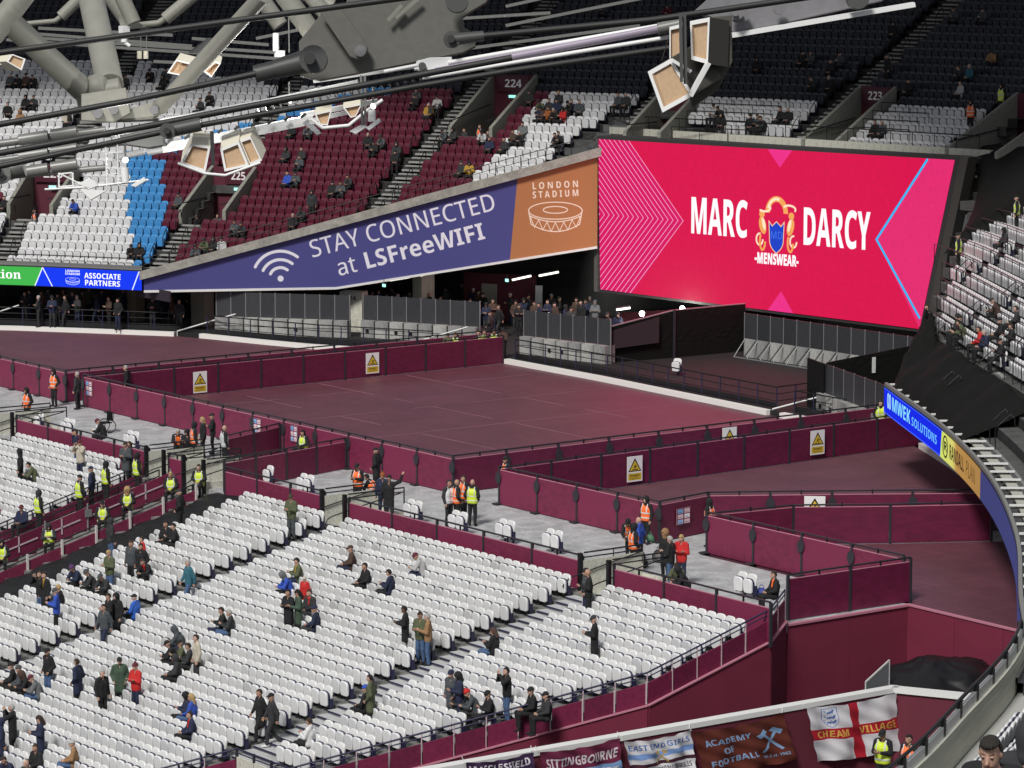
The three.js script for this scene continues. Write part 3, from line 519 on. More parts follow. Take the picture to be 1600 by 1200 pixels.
// vomitory walls
const numTex = (s) => canvasTex(160, 80, (g) => { g.fillStyle = '#4a1426'; g.fillRect(0, 0, 160, 80); text(g, s, 80, 58, 'bold 54px sans-serif', '#f0ecec'); });
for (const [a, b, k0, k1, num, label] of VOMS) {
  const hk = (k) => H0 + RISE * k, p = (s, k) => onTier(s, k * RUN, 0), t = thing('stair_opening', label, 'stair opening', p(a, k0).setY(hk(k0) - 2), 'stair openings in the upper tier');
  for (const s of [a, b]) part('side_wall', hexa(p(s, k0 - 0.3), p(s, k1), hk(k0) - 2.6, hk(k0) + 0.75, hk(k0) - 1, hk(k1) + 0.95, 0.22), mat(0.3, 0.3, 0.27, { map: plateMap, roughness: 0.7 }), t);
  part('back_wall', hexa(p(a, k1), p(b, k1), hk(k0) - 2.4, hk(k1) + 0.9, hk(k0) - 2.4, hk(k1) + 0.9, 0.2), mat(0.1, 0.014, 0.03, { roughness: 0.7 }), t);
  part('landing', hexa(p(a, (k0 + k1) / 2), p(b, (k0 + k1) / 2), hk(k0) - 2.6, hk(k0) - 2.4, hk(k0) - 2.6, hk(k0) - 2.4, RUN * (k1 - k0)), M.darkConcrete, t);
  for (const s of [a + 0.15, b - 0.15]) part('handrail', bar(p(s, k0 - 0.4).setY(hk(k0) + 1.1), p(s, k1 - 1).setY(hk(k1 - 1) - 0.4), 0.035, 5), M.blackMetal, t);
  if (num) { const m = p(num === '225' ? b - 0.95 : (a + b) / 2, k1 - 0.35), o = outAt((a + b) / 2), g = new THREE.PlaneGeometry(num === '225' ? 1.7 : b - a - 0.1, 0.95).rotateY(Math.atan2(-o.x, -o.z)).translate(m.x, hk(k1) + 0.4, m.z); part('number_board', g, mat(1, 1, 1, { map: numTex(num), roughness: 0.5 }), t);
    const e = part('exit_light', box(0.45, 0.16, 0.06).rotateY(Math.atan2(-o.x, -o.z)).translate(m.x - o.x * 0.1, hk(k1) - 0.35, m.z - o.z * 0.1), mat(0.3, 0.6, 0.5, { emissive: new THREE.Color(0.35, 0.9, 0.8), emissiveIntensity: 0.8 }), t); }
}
// crowd rails along the rows right of the screen
for (const [n, s0, s1, ka, kb, label] of [[0, 79.2, 84, 19, 23, 'black row rails before the white seats above the right of the screen'], [1, 91, 126, 4, 13, 'black row rails before the white seats of the right hand stand'], [2, 69.6, 75.4, 18, 23, 'black row rails before the white seats above the middle of the screen']]) {
  const t = thing('row_rails', label, 'row rails', onTier(s0, 0, 0), 'rails along the upper seat rows');
  for (let k = ka; k < kb; k++) {
    const ss = n === 1 ? 90.8 + Math.max(0, 8 - k) * 3.2 : s0, L = []; for (let s = ss; s <= s1 - 0.5; s += 1.5) L.push(onTier(s, RUN * k + 0.12, H0 + RISE * k));
    const pts = L.filter((p) => pixel(p)[0] < 1640 && tierOpen(p, 0)); if (pts.length < 2) continue;
    const rails = []; for (let i = 0; i + 1 < pts.length; i++) rails.push(bar(pts[i].clone().setY(pts[i].y + 0.98), pts[i + 1].clone().setY(pts[i + 1].y + 0.98), 0.028, 4)); 
    for (let i = 0; i < pts.length; i++) rails.push(bar(pts[i], pts[i].clone().setY(pts[i].y + 0.98), 0.025, 4));
    part('rail', rails, M.blackMetal, t);
  }
}
// black cover over the rows left of the right hand stand, and the tarpaulins on its lower rows
function drape(name, label, s0, s1, kf, lift, m = M.blackCloth) {                            // kf(s) -> [k0, k1]
  const nx = 40, ny = 16, pos = [], idx = [], uv = [];
  for (let j = 0; j <= ny; j++) for (let i = 0; i <= nx; i++) {
    const s = s0 + (s1 - s0) * i / nx, [k0, k1] = kf(s), k = k0 + (k1 - k0) * j / ny, e = Math.min(1, 6 * Math.min(j / ny, 1 - j / ny, i / nx, 1 - i / nx));
    const p = onTier(s, RUN * k, H0 + RISE * k + lift(i / nx, j / ny) * (0.25 + 0.75 * Math.sqrt(Math.max(0, e))) + 0.07 * Math.sin(s * 2.3 + k) + 0.05 * Math.sin(s * 5 - k * 2));
    pos.push(p.x, p.y, p.z); uv.push(s, k); if (i < nx && j < ny) { const q = j * (nx + 1) + i; idx.push(q, q + 1, q + nx + 1, q + 1, q + nx + 2, q + nx + 1); }
  }
  const g = new THREE.BufferGeometry(); g.setAttribute('position', new THREE.Float32BufferAttribute(pos, 3)); g.setAttribute('uv', new THREE.Float32BufferAttribute(uv, 2)); g.setIndex(idx); g.computeVertexNormals();
  return solo(name, g, m, label, 'tarpaulin', 'black covers over seats');
}
drape('seat_cover', 'black cover over the rows between the screen and the right hand stand', 85.2, 110, (s) => [s < 91.2 ? 8 + (91.2 - s) * 1.75 : 13.6, 19.4], () => 0.75);
const cutK = (s) => Math.max(0.25, (112 - s) * 0.42);
drape('seat_cover', 'black tarpaulin spread over the lower rows above the blue advertising board', 107.5, 126, (s) => [cutK(s), 3.6], (x, y) => 0.65 + 0.12 * Math.sin(x * 5) + 0.1 * Math.sin(x * 13 + y * 5));
drape('seat_cover', 'tall mound of black tarpaulin beside the lower right corner of the screen', 101.5, 110, (s) => [cutK(s), Math.max(cutK(s) + 0.4, 3.9 - Math.max(0, s - 106) * 0.2)], (x, y) => 0.62 + 0.3 * Math.sin(x * Math.PI) + 0.16 * Math.sin(x * 9 + y * 4) + 0.1 * Math.sin(x * 23 - y * 9));

// ---------------------------------------------------------------- front parapet, LED ribbons, boards and the big screen
function strip(s0, s1, off, h0, h1, th, step = 1) {                                          // a curved wall along the tier front: uv 0..1 along and up on its pitch face
  const pos = [], uv = [], n = Math.max(1, Math.round((s1 - s0) / step)), quad = (a, b, c, d, u) => { [a, b, c, a, c, d].forEach((p, i) => { pos.push(p.x, p.y, p.z); uv.push(...u[[0, 1, 2, 0, 2, 3][i]]); }); };
  for (let i = 0; i < n; i++) {
    const a = s0 + (s1 - s0) * i / n, b = s0 + (s1 - s0) * (i + 1) / n, f = (s, o, h) => onTier(s, o, h), u0 = i / n, u1 = (i + 1) / n, z = [[0.001, 0.001], [0.001, 0.001], [0.001, 0.001], [0.001, 0.001]];
    quad(f(a, off, h0), f(b, off, h0), f(b, off, h1), f(a, off, h1), [[u0, 0], [u1, 0], [u1, 1], [u0, 1]]);
    if (th) { quad(f(b, off + th, h0), f(a, off + th, h0), f(a, off + th, h1), f(b, off + th, h1), [[u1, 0], [u0, 0], [u0, 1], [u1, 1]]); quad(f(a, off, h1), f(b, off, h1), f(b, off + th, h1), f(a, off + th, h1), z); quad(f(a, off + th, h0), f(b, off + th, h0), f(b, off, h0), f(a, off, h0), z); }
  }
  const g = new THREE.BufferGeometry(); g.setAttribute('position', new THREE.Float32BufferAttribute(pos, 3)); g.setAttribute('uv', new THREE.Float32BufferAttribute(uv, 2)); g.computeVertexNormals(); return g;
}
const glow = (tex, k, base = 0.006) => mat(base, base, base, { phys: true, specularIntensity: 0.15, emissive: new THREE.Color(1, 1, 1), emissiveMap: tex, emissiveIntensity: k, roughness: 0.9 });
function areaLight(color, k, w, h, p, look) { const l = new THREE.RectAreaLight(color, k, w, h); l.position.copy(p); l.lookAt(look); scene.add(l); return l; }
const S_L0 = nearestS(-44.8, 11), S_L1 = S_AD - 0.3, S_R0 = nearestS(30.3, 25.2), S_R1 = nearestS(73, -10);
{
  const t = thing('parapet', 'concrete parapet with rail at the front of the left upper tier', 'parapet', onTier(S_L0, 0, 3.7));
  part('wall', strip(S_L0, S_L1, 0.0, 3.73, 3.95, 0.2), M.concrete, t);
  const r = []; for (let s = S_L0; s < S_L1 - 1; s += 1.5) { r.push(bar(onTier(s, 0.1, 4.35), onTier(s + 1.5, 0.1, 4.35), 0.03, 4), bar(onTier(s, 0.1, 3.9), onTier(s, 0.1, 4.35), 0.025, 4)); } part('handrail', r, M.blackMetal, t);
}
const logo = (g, x, y, s, c) => { g.strokeStyle = c; g.lineWidth = s * 0.024; for (const [ry, rx, dy] of [[0.2, 0.62, 0], [0.08, 0.28, -0.02]]) { g.beginPath(); g.ellipse(x, y + dy * s, rx * s, ry * s, 0, 0, 7); g.stroke(); } g.beginPath(); g.moveTo(x - 0.62 * s, y); g.lineTo(x - 0.56 * s, y + 0.32 * s); g.quadraticCurveTo(x, y + 0.66 * s, x + 0.56 * s, y + 0.32 * s); g.lineTo(x + 0.62 * s, y); g.stroke(); g.beginPath(); g.moveTo(x - 0.6 * s, y + 0.12 * s); g.quadraticCurveTo(x, y + 0.4 * s, x + 0.6 * s, y + 0.12 * s); g.stroke();
  g.lineWidth = s * 0.018; g.beginPath(); for (let k = 0; k <= 12; k++) { const a = -0.58 + 1.16 * k / 12, top = 0.13 + 0.15 * (1 - (a / 0.6) ** 2), bot = 0.33 + 0.16 * (1 - (a / 0.6) ** 2); g[k ? 'lineTo' : 'moveTo'](x + a * s, y + (k % 2 ? bot : top) * s); } g.stroke(); };
const RL = S_L1 - S_L0;
const ribbonTex = canvasTex(2048, 128, (g, w, h) => {
  const X = (s) => (s - S_L0) / RL * w;                                                       // metres along to canvas
  g.fillStyle = '#0a35e8'; g.fillRect(0, 0, w, h);
  const e = X(S_AD - 9.0), f = X(S_AD - 0.6);
  g.fillStyle = '#3fae49'; g.beginPath(); g.moveTo(0, 0); g.lineTo(X(S_AD - 6.6), 0); g.lineTo(X(S_AD - 7.1), h); g.lineTo(0, h); g.fill();
  text(g, 'foundation', X(S_AD - 7.95), 84, 'bold 78px serif', '#ffffff', null, 'right');
  g.strokeStyle = '#e8eefc'; g.lineWidth = 7; for (const [a, b] of [[6.6, 7.1], [6.6, 6.0], [0.45, 0.9]]) { g.beginPath(); g.moveTo(X(S_AD - a), 0); g.lineTo(X(S_AD - b), h); g.stroke(); }
  text(g, 'ASSOCIATE', X(S_AD - 3.95), 62, 'bold 52px sans-serif', '#ffffff', X(2.35) - X(0), 'left'); text(g, 'PARTNERS', X(S_AD - 3.95), 110, 'bold 52px sans-serif', '#ffffff', X(2.3) - X(0), 'left');
  text(g, 'LONDON', X(S_AD - 4.7), 24, 'bold 22px sans-serif', '#ffffff'); text(g, 'STADIUM', X(S_AD - 4.7), 44, 'bold 22px sans-serif', '#ffffff'); logo(g, X(S_AD - 4.7), 76, 74, '#ffffff');
});
{
  const t = thing('ribbon_screen', 'blue and green LED ribbon reading ASSOCIATE PARTNERS under the white seats', 'LED ribbon', onTier(S_L0, 0, 3));
  part('housing', strip(S_L0, S_L1, 0.02, 2.55, 3.72, 0.2), M.slate, t);
  part('screen_face', strip(S_L0, S_L1, -0.05, 2.6, 3.66, 0), glow(ribbonTex, 0.85), t);
  const m = (S_L0 + S_L1) / 2 + 4, o = outAt(m), c = onTier(m, -0.25, 3.1); areaLight(new THREE.Color(0.15, 0.3, 1), 0.7, 9, 1, c, c.clone().addScaledVector(o, -5));
}
const RR = S_R1 - S_R0;
const ribbonTex2 = canvasTex(2048, 96, (g, w, h) => {
  const X = (m) => m / RR * w;
  g.fillStyle = '#0b25e6'; g.fillRect(0, 0, w, h); g.fillStyle = '#3f63ff'; g.fillRect(0, 0, X(13), 4); g.fillRect(0, h - 5, X(13), 5);
  g.strokeStyle = '#b9f0ff'; g.lineWidth = 5; for (const k of [0, 1]) { g.beginPath(); g.ellipse(X(0.95 + k * 0.4), 40, X(0.16), 27, 0, 0, 7); g.stroke(); }
  text(g, 'MWEK', X(1.75), 66, 'bold 72px sans-serif', '#8fe6ff', X(3.9), 'left'); text(g, 'SOLUTIONS', X(5.9), 66, 'bold 46px sans-serif', '#6fc4ff', X(5.2), 'left');
  const a = X(11.9), gr = g.createLinearGradient(a, 0, a + X(9), 0); gr.addColorStop(0, '#cfe06a'); gr.addColorStop(0.3, '#d8d070'); gr.addColorStop(0.4, '#b78a4a'); gr.addColorStop(1, '#a87f48'); g.fillStyle = gr; g.beginPath(); g.moveTo(a + X(0.2), 0); g.lineTo(a + X(9.5), 0); g.lineTo(a + X(9.5), h); g.lineTo(a - X(0.1), h); g.fill();
  g.strokeStyle = '#161a08'; g.lineWidth = 6; g.beginPath(); g.ellipse(a + X(1.0), 46, X(0.5), 36, 0, 0, 7); g.stroke(); text(g, 'R', a + X(1), 60, 'bold 44px sans-serif', '#161a08');
  text(g, 'RANDALL', a + X(1.9), 72, 'bold 70px sans-serif', '#161208', X(3.4), 'left'); text(g, 'PLAN', a + X(5.7), 72, '70px sans-serif', '#5a3c18', X(2.4), 'left');
  g.fillStyle = '#3b3f73'; g.fillRect(a + X(9.5), 0, w, h);
});
{
  const t = thing('ribbon_screen', 'curved LED ribbon reading MWEK SOLUTIONS and RANDALL on the right hand stand', 'LED ribbon', onTier(S_R0, 0, 3));
  part('housing', strip(S_R0, S_R1, 0.02, 2.55, 3.72, 0.2), M.slate, t);
  part('screen_face', strip(S_R0, S_R1, -0.05, 2.6, 3.66, 0), glow(ribbonTex2, 0.75), t);
  const c = onTier(S_R0 + 6, -0.3, 3.1), o = outAt(S_R0 + 6); areaLight(new THREE.Color(0.12, 0.25, 1), 0.7, 11, 1, c, c.clone().addScaledVector(o, -5));
  // the ledge on top of the board with its rungs
  const rung = [], plates = [];
  for (let s = S_R0 + 0.4; s < S_R1 - 1; s += 1.72) { rung.push(beam(onTier(s, 0.1, 3.83), onTier(s, 0.98, 3.83), 0.075, 0.07)); plates.push(strip(s + 0.25, s + 1.5, 0.42, 3.7, 3.755, 0.4, 0.6)); }
  const k = thing('ledge', 'pale ledge with white rungs on top of the curved LED ribbon', 'ledge', onTier(S_R0, 0, 3.8));
  for (const g of rung) part('rung', g, M.whitePaint, k); for (const g of plates) part('plate', g, mat(0.5, 0.5, 0.45, { map: plateMap }), k); part('edge_beam', [strip(S_R0, S_R1, -0.04, 3.72, 3.86, 0.12), strip(S_R0, S_R1, 0.95, 3.5, 3.8, 0.12)], mat(0.2, 0.2, 0.19), k);
  part('back_kerb', strip(S_R0, S_R1, 1.15, 3.3, 3.75, 0.3), M.blackMetal, k);
}
// purple and orange board on the cut edge of the tier
const pAD = (m, h) => P(AD0[0] + m * 0.5935, AD0[1] + m * 0.8048, h);                        // metres along the board
const AW = 25.25, adOut = [[0, 2.64], [10.7, 2.82], [AW, 5.11], [AW, 10.38], [0, 3.46]];
const adTex = canvasTex(2048, 672, (g, w, h) => {
  const X = (m) => m / AW * w, Y = (y) => (10.5 - y) / 8.2 * h, S = w / AW, sl = Math.atan2(2.72, 10.3);
  g.fillStyle = '#474784'; g.fillRect(0, 0, w, h);
  g.fillStyle = '#b0744a'; g.beginPath(); g.moveTo(X(20.95), 0); g.lineTo(w, 0); g.lineTo(w, h); g.lineTo(X(20.2), h); g.fill();
  g.strokeStyle = g.fillStyle = '#e4e3ec'; g.lineCap = 'round'; g.lineWidth = 0.17 * S;
  g.beginPath(); g.arc(X(7.62), Y(3.36), 0.17 * S, 0, 7); g.fill();
  for (const r of [0.62, 1.07, 1.55]) { g.beginPath(); g.arc(X(7.62), Y(3.36), r * S, -Math.PI * 0.86, -Math.PI * 0.29); g.stroke(); }
  g.save(); g.translate(X(9.36), Y(4.52)); g.rotate(-sl); text(g, 'STAY CONNECTED', 0, 0, `${1.36 * S}px sans-serif`, '#e4e3ec', 10.7 * S, 'left'); g.restore();
  g.save(); g.translate(X(10.85), Y(3.5)); g.rotate(-Math.atan2(2.12, 8.2)); text(g, 'at', 0, 0, `${1.3 * S}px sans-serif`, '#e4e3ec', 1.3 * S, 'left'); text(g, 'LSFreeWIFI', 1.55 * S, 0, `bold ${1.3 * S}px sans-serif`, '#e4e3ec', 6.95 * S, 'left'); g.restore();
  g.save(); g.translate(X(22.92), Y(8.4)); g.rotate(-0.05); text(g, 'L O N D O N', 0, 0, `bold ${0.52 * S}px sans-serif`, '#f0dccb', 2.6 * S); text(g, 'S T A D I U M', 0, 0.5 * S, `bold ${0.52 * S}px sans-serif`, '#f0dccb', 2.6 * S); g.restore();
  logo(g, X(22.92), Y(7.15), 2.4 * S, '#f0dccb');
});
function boardGeo(outline, f, th, uvOf) {                                                     // an upright board with an outline in its own metres
  const g = new THREE.ExtrudeGeometry(new THREE.Shape(outline.map(([x, y]) => new THREE.Vector2(x, y))), { depth: th, bevelEnabled: false }), p = g.attributes.position, uv = g.attributes.uv;
  for (let i = 0; i < p.count; i++) { const x = p.getX(i), y = p.getY(i), z = p.getZ(i), q = f(x, y, z); if (uvOf) uv.setXY(i, ...uvOf(x, y)); p.setXYZ(i, q.x, q.y, q.z); }
  g.computeVertexNormals(); return g;
}
{
  const n = V(0.8048, 0, 0.5935), f = (x, y, z) => pAD(x, y).addScaledVector(n, z);
  const t = thing('advertising_board', 'long purple and orange wedge shaped board reading STAY CONNECTED at LSFreeWIFI', 'advertising board', pAD(0, 3));
  part('printed_face', boardGeo(adOut, (x, y, z) => f(x, y, z), 0.12, (x, y) => [x / AW, (y - 2.3) / 8.2]), mat(1, 1, 1, { map: adTex, roughness: 0.5 }), t);
  const fr = []; for (let i = 0; i < 5; i++) { const a = adOut[i], b = adOut[(i + 1) % 5]; fr.push(beam(f(...a, 0.1), f(...b, 0.1), 0.14, 0.13)); } part('frame', fr, M.whitePaint, t);
  const pp = thing('parapet', 'sloping concrete parapet with rail along the top of the purple board', 'parapet', pAD(0, 3.5));
  part('wall', hexa(pAD(-0.2, 0), pAD(AW + 0.2, 0), 3.3, 3.76, 10.2, 10.68, 0.3, 0.25), mat(0.42, 0.41, 0.37, { map: concreteMap, roughness: 0.8 }), pp);
  const r = []; for (let k = 0; k < 18; k++) { const m = k * 1.4, h = 3.72 + 6.9 * m / AW; r.push(bar(pAD(m, h), pAD(m, h + 0.75), 0.028, 4), bar(pAD(m, h + 0.75), pAD(m + 1.4, h + 0.75 + 7 * 1.4 / AW), 0.03, 4), bar(pAD(m, h + 0.4), pAD(m + 1.4, h + 0.4 + 7 * 1.4 / AW), 0.02, 4)); } part('handrail', r, M.blackMetal, pp);
}
// the big screen
const SCN = V(0.17287, 0, 0.98494), pSC = (m, h, o = 0) => P(-13.57 + m * 0.98494, 43.64 + m * 0.17287, h).addScaledVector(SCN, o), SW = 24.35;
const scOut = [[0.2, 2.74], [22.26, 2.37], [24.28, 11.13], [0, 11.11]];
const scTex = canvasTex(2048, 800, (g, w, h) => {
  const S = w / SW, X = (m) => m * S, Y = (y) => (11.2 - y) * S, poly = (l, c) => { g.fillStyle = c; g.beginPath(); l.forEach(([x, y], i) => g[i ? 'lineTo' : 'moveTo'](X(x), Y(y))); g.fill(); };
  g.fillStyle = '#d60f4a'; g.fillRect(0, 0, w, h);
  poly([[2.18, 11.2], [6.26, 6.94], [2.43, 2.5], [0, 2.5], [0, 11.2]], '#d4135f');
  g.save(); g.beginPath(); [[2.3, 11.2], [6.36, 6.94], [2.53, 2.5], [0, 2.5], [0, 11.2]].forEach(([x, y], i) => g[i ? 'lineTo' : 'moveTo'](X(x), Y(y))); g.clip();
  g.strokeStyle = '#f5a9cf'; g.lineWidth = 3.4; for (let k = 0; k < 26; k++) { const d = k * 0.36; g.beginPath(); g.moveTo(X(2.18 - d), Y(11.2)); g.lineTo(X(6.26 - d), Y(6.94)); g.lineTo(X(2.43 - d - 0.2), Y(2.5)); g.stroke(); } g.restore();
  poly([[22.6, 11.2], [19.42, 6.79], [22.4, 2.2], [24.4, 2.2], [24.4, 11.2]], '#e02a6e');
  g.strokeStyle = '#2fb4f4'; g.lineWidth = 11; g.beginPath(); g.moveTo(X(22.6), Y(11.1)); g.lineTo(X(19.42), Y(6.79)); g.lineTo(X(22.28), Y(2.9)); g.stroke();
  poly([[12.05, 11.2], [13.85, 11.2], [12.96, 10.17]], '#ea2f86'); poly([[12.2, 2.5], [14.0, 2.5], [13.14, 3.62]], '#ea2f86');
  const tall = (s, x, y, ww, hh) => { g.save(); g.translate(X(x), Y(y)); g.scale(1, 1); g.font = `bold ${hh * S / 0.72}px sans-serif`; const m = g.measureText(s).width; g.scale(ww * S / m, 1); g.lineWidth = 3; g.strokeStyle = g.fillStyle = '#ffffff'; g.textAlign = 'left'; g.fillText(s, 0, 0); g.strokeText(s, 0, 0); g.restore(); };
  tall('MARC', 6.72, 6.33, 4.1, 1.95); tall('DARCY', 14.5, 6.22, 4.5, 1.95); tall('-MENSWEAR-', 11.3, 5.02, 3.0, 0.56);
  const cx = 12.78, o = '#f0a558', cr = '#fbe3c2';
  const arc = (x, y, rx, ry, a, b, lw, c) => { g.strokeStyle = c; g.lineWidth = lw; g.beginPath(); g.ellipse(X(x), Y(y), rx * S, ry * S, 0, a, b); g.stroke(); };
  arc(cx, 7.75, 0.62, 0.75, Math.PI, 2 * Math.PI, 26, o); arc(cx, 7.75, 0.62, 0.75, Math.PI * 1.1, Math.PI * 1.6, 12, cr);
  for (const k of [-1, 1]) { g.fillStyle = o; g.beginPath(); g.ellipse(X(cx + k * 0.95), Y(7.05), 20, 40, k * 0.25, 0, 7); g.fill(); g.fillStyle = cr; g.beginPath(); g.ellipse(X(cx + k * 0.88), Y(7.15), 9, 30, k * 0.25, 0, 7); g.fill(); g.fillStyle = o; g.beginPath(); g.ellipse(X(cx + k * 1.0), Y(7.65), 16, 16, 0, 0, 7); g.fill(); arc(cx + k * 1.15, 6.3, 0.22, 0.3, 0, 5, 9, cr); arc(cx + k * 0.95, 6.2, 0.18, 0.45, 0, 4, 11, o); arc(cx + k * 0.85, 8.0, 0.42, 0.2, k > 0 ? 3.6 : 5.5, k > 0 ? 6.8 : 8.7, 10, cr); }
  g.fillStyle = '#1a3fc4'; g.strokeStyle = '#ffd9a8'; g.lineWidth = 4; g.beginPath(); g.moveTo(X(cx - 0.52), Y(7.3)); g.lineTo(X(cx - 0.3), Y(7.05)); g.lineTo(X(cx), Y(7.3)); g.lineTo(X(cx + 0.3), Y(7.05)); g.lineTo(X(cx + 0.52), Y(7.3)); g.lineTo(X(cx + 0.46), Y(6.2)); g.quadraticCurveTo(X(cx + 0.4), Y(5.85), X(cx), Y(5.62)); g.quadraticCurveTo(X(cx - 0.4), Y(5.85), X(cx - 0.46), Y(6.2)); g.closePath(); g.fill(); g.stroke(); text(g, 'MD', X(cx), Y(6.38), `${0.55 * S}px sans-serif`, '#3f74e8');
  const d = g.getImageData(0, 0, w, h); for (let y = 0; y < h; y++) for (let x = 0; x < w; x++) { const k = 1 - 0.035 * (noise.noise(x / 34, y / 4, 3) + noise.noise(x / 5, y / 60, 8)) - (x % 64 < 2 || y % 64 < 2 ? 0.03 : 0), i = (y * w + x) * 4; for (let c = 0; c < 3; c++) d.data[i + c] = Math.min(255, d.data[i + c] * k); } g.putImageData(d, 0, 0);
});
{
  const t = thing('video_screen', 'giant red and pink screen reading MARC DARCY MENSWEAR', 'video screen', pSC(0, 3));
  part('screen_face', boardGeo(scOut, (x, y, z) => pSC(x, y, 0.02 + z), 0.01, (x, y) => [x / SW, (y - 11.2) / (SW * 800 / 2048) + 1]), glow(scTex, 0.78), t);
  part('cabinet', boardGeo([[-0.1, 2.6], [22.5, 2.2], [24.6, 11.3], [-0.1, 11.28]], (x, y, z) => pSC(x, y, -1.1 + z), 1.08), mat(0.03, 0.03, 0.03, { roughness: 0.8 }), t);
  part('roof', sheet([[-13.6, 43.7], [10.55, 47.95], [9.2, 51.0], [-17.6, 47.7]], 11.05, 0.25), mat(0.05, 0.045, 0.04, { roughness: 0.8 }), t);
  part('side_edge', boardGeo([[22.5, 2.2], [23.0, 2.2], [25.1, 11.3], [24.6, 11.3]], (x, y, z) => pSC(x, y, -0.8 + z), 0.8), mat(0.05, 0.045, 0.04), t);
  part('bezel', [beam(pSC(-0.08, 2.6, 0.0), pSC(-0.08, 11.25, 0.0), 0.25, 0.2, SCN)], mat(0.09, 0.09, 0.085), t);
  const c = pSC(11.5, 6.8, 0.4); areaLight(new THREE.Color(1, 0.09, 0.22), 0.8, 22, 8.4, c, c.clone().addScaledVector(SCN, 5));
  const pp = thing('parapet', 'pale concrete parapet behind the roof of the giant screen', 'parapet', P(...SC0, 11));
  part('wall', hexa(P(...SC0), P(SC1[0] + 0.8, SC1[1] + 0.1), 10.6, 11.42, 10.6, 11.42, 0.3), M.cream, pp);
  const r = []; for (let k = 0; k <= 18; k++) { const a = P(SC0[0] + SCD[0] * k / 18, SC0[1] + SCD[1] * k / 18, 11.4); r.push(bar(a, a.clone().setY(12.15), 0.028, 4)); if (k < 18) { const b = P(SC0[0] + SCD[0] * (k + 1) / 18, SC0[1] + SCD[1] * (k + 1) / 18, 12.12); r.push(bar(a.clone().setY(12.12), b, 0.03, 4)); } } part('handrail', r, M.blackMetal, pp);
}
// near end of the right hand stand: its parapet seen from inside
{
  const s0 = nearestS(73, -10), s1 = nearestS(89, -38), t = thing('parapet', 'long cream parapet with black rail of the near stand at lower right', 'parapet', onTier(s0, 0, 3));
  part('wall', strip(s0 - 3, s1, -0.2, 2.4, 4.3, 0.22), M.cream, t); part('upstand', strip(s0 - 3, s1, -0.16, 4.3, 4.55, 0.1), M.whitePaint, t);
  const rl = [], br = []; for (let s = s0 - 3; s < s1; s += 1) { rl.push(bar(onTier(s, -0.12, 4.72), onTier(s + 1, -0.12, 4.72), 0.05, 5)); } for (let s = s0 - 3; s < s1; s += 1.9) br.push(hexa(onTier(s, -0.13, 0), onTier(s + 0.22, -0.13, 0), 4.3, 4.7, 4.3, 4.7, 0.16)); part('handrail', rl, M.blackMetal, t); for (const g of br) part('bracket', g, M.blackMetal, t);
  part('walkway', strip(s0 - 3, s1, 0.05, 3.28, 3.38, 1.5), mat(0.6, 0.6, 0.57, { map: concreteMap }), t);
}

// ---------------------------------------------------------------- concourse under the upper tier
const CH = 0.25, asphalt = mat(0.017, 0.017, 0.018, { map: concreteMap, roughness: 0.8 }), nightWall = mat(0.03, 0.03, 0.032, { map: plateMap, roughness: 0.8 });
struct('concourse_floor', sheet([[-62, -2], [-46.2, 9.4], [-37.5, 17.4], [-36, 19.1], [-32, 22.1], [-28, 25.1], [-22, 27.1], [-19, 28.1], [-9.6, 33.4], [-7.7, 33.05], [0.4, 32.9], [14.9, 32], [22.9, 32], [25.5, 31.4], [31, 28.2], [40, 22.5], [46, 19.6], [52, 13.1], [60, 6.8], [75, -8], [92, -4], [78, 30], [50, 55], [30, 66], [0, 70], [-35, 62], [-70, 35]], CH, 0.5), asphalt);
const kerbs = [[[-46, 9.6], [-37.6, 17.5]], [[-37.2, 17.7], [-35.9, 19.0], [-32, 22.0], [-28.1, 24.9]], [[-26.6, 25.7], [-22, 27.0], [-19, 28.0], [-12, 31.8]], [[-7.7, 33.0], [0.4, 32.85], [14.6, 31.95]], [[15.6, 31.9], [19.0, 31.9]], [[26.2, 30.85], [31.1, 28.1], [34.6, 25.95], [40, 22.45], [46, 19.5]]];
struct('white_kerb', kerbs.map((l) => l.slice(1).map((b, i) => hexa(P(...l[i]), P(...b), 0, CH + 0.012, 0, CH + 0.012, 0.32))), mat(0.82, 0.8, 0.76, { roughness: 0.6 }));
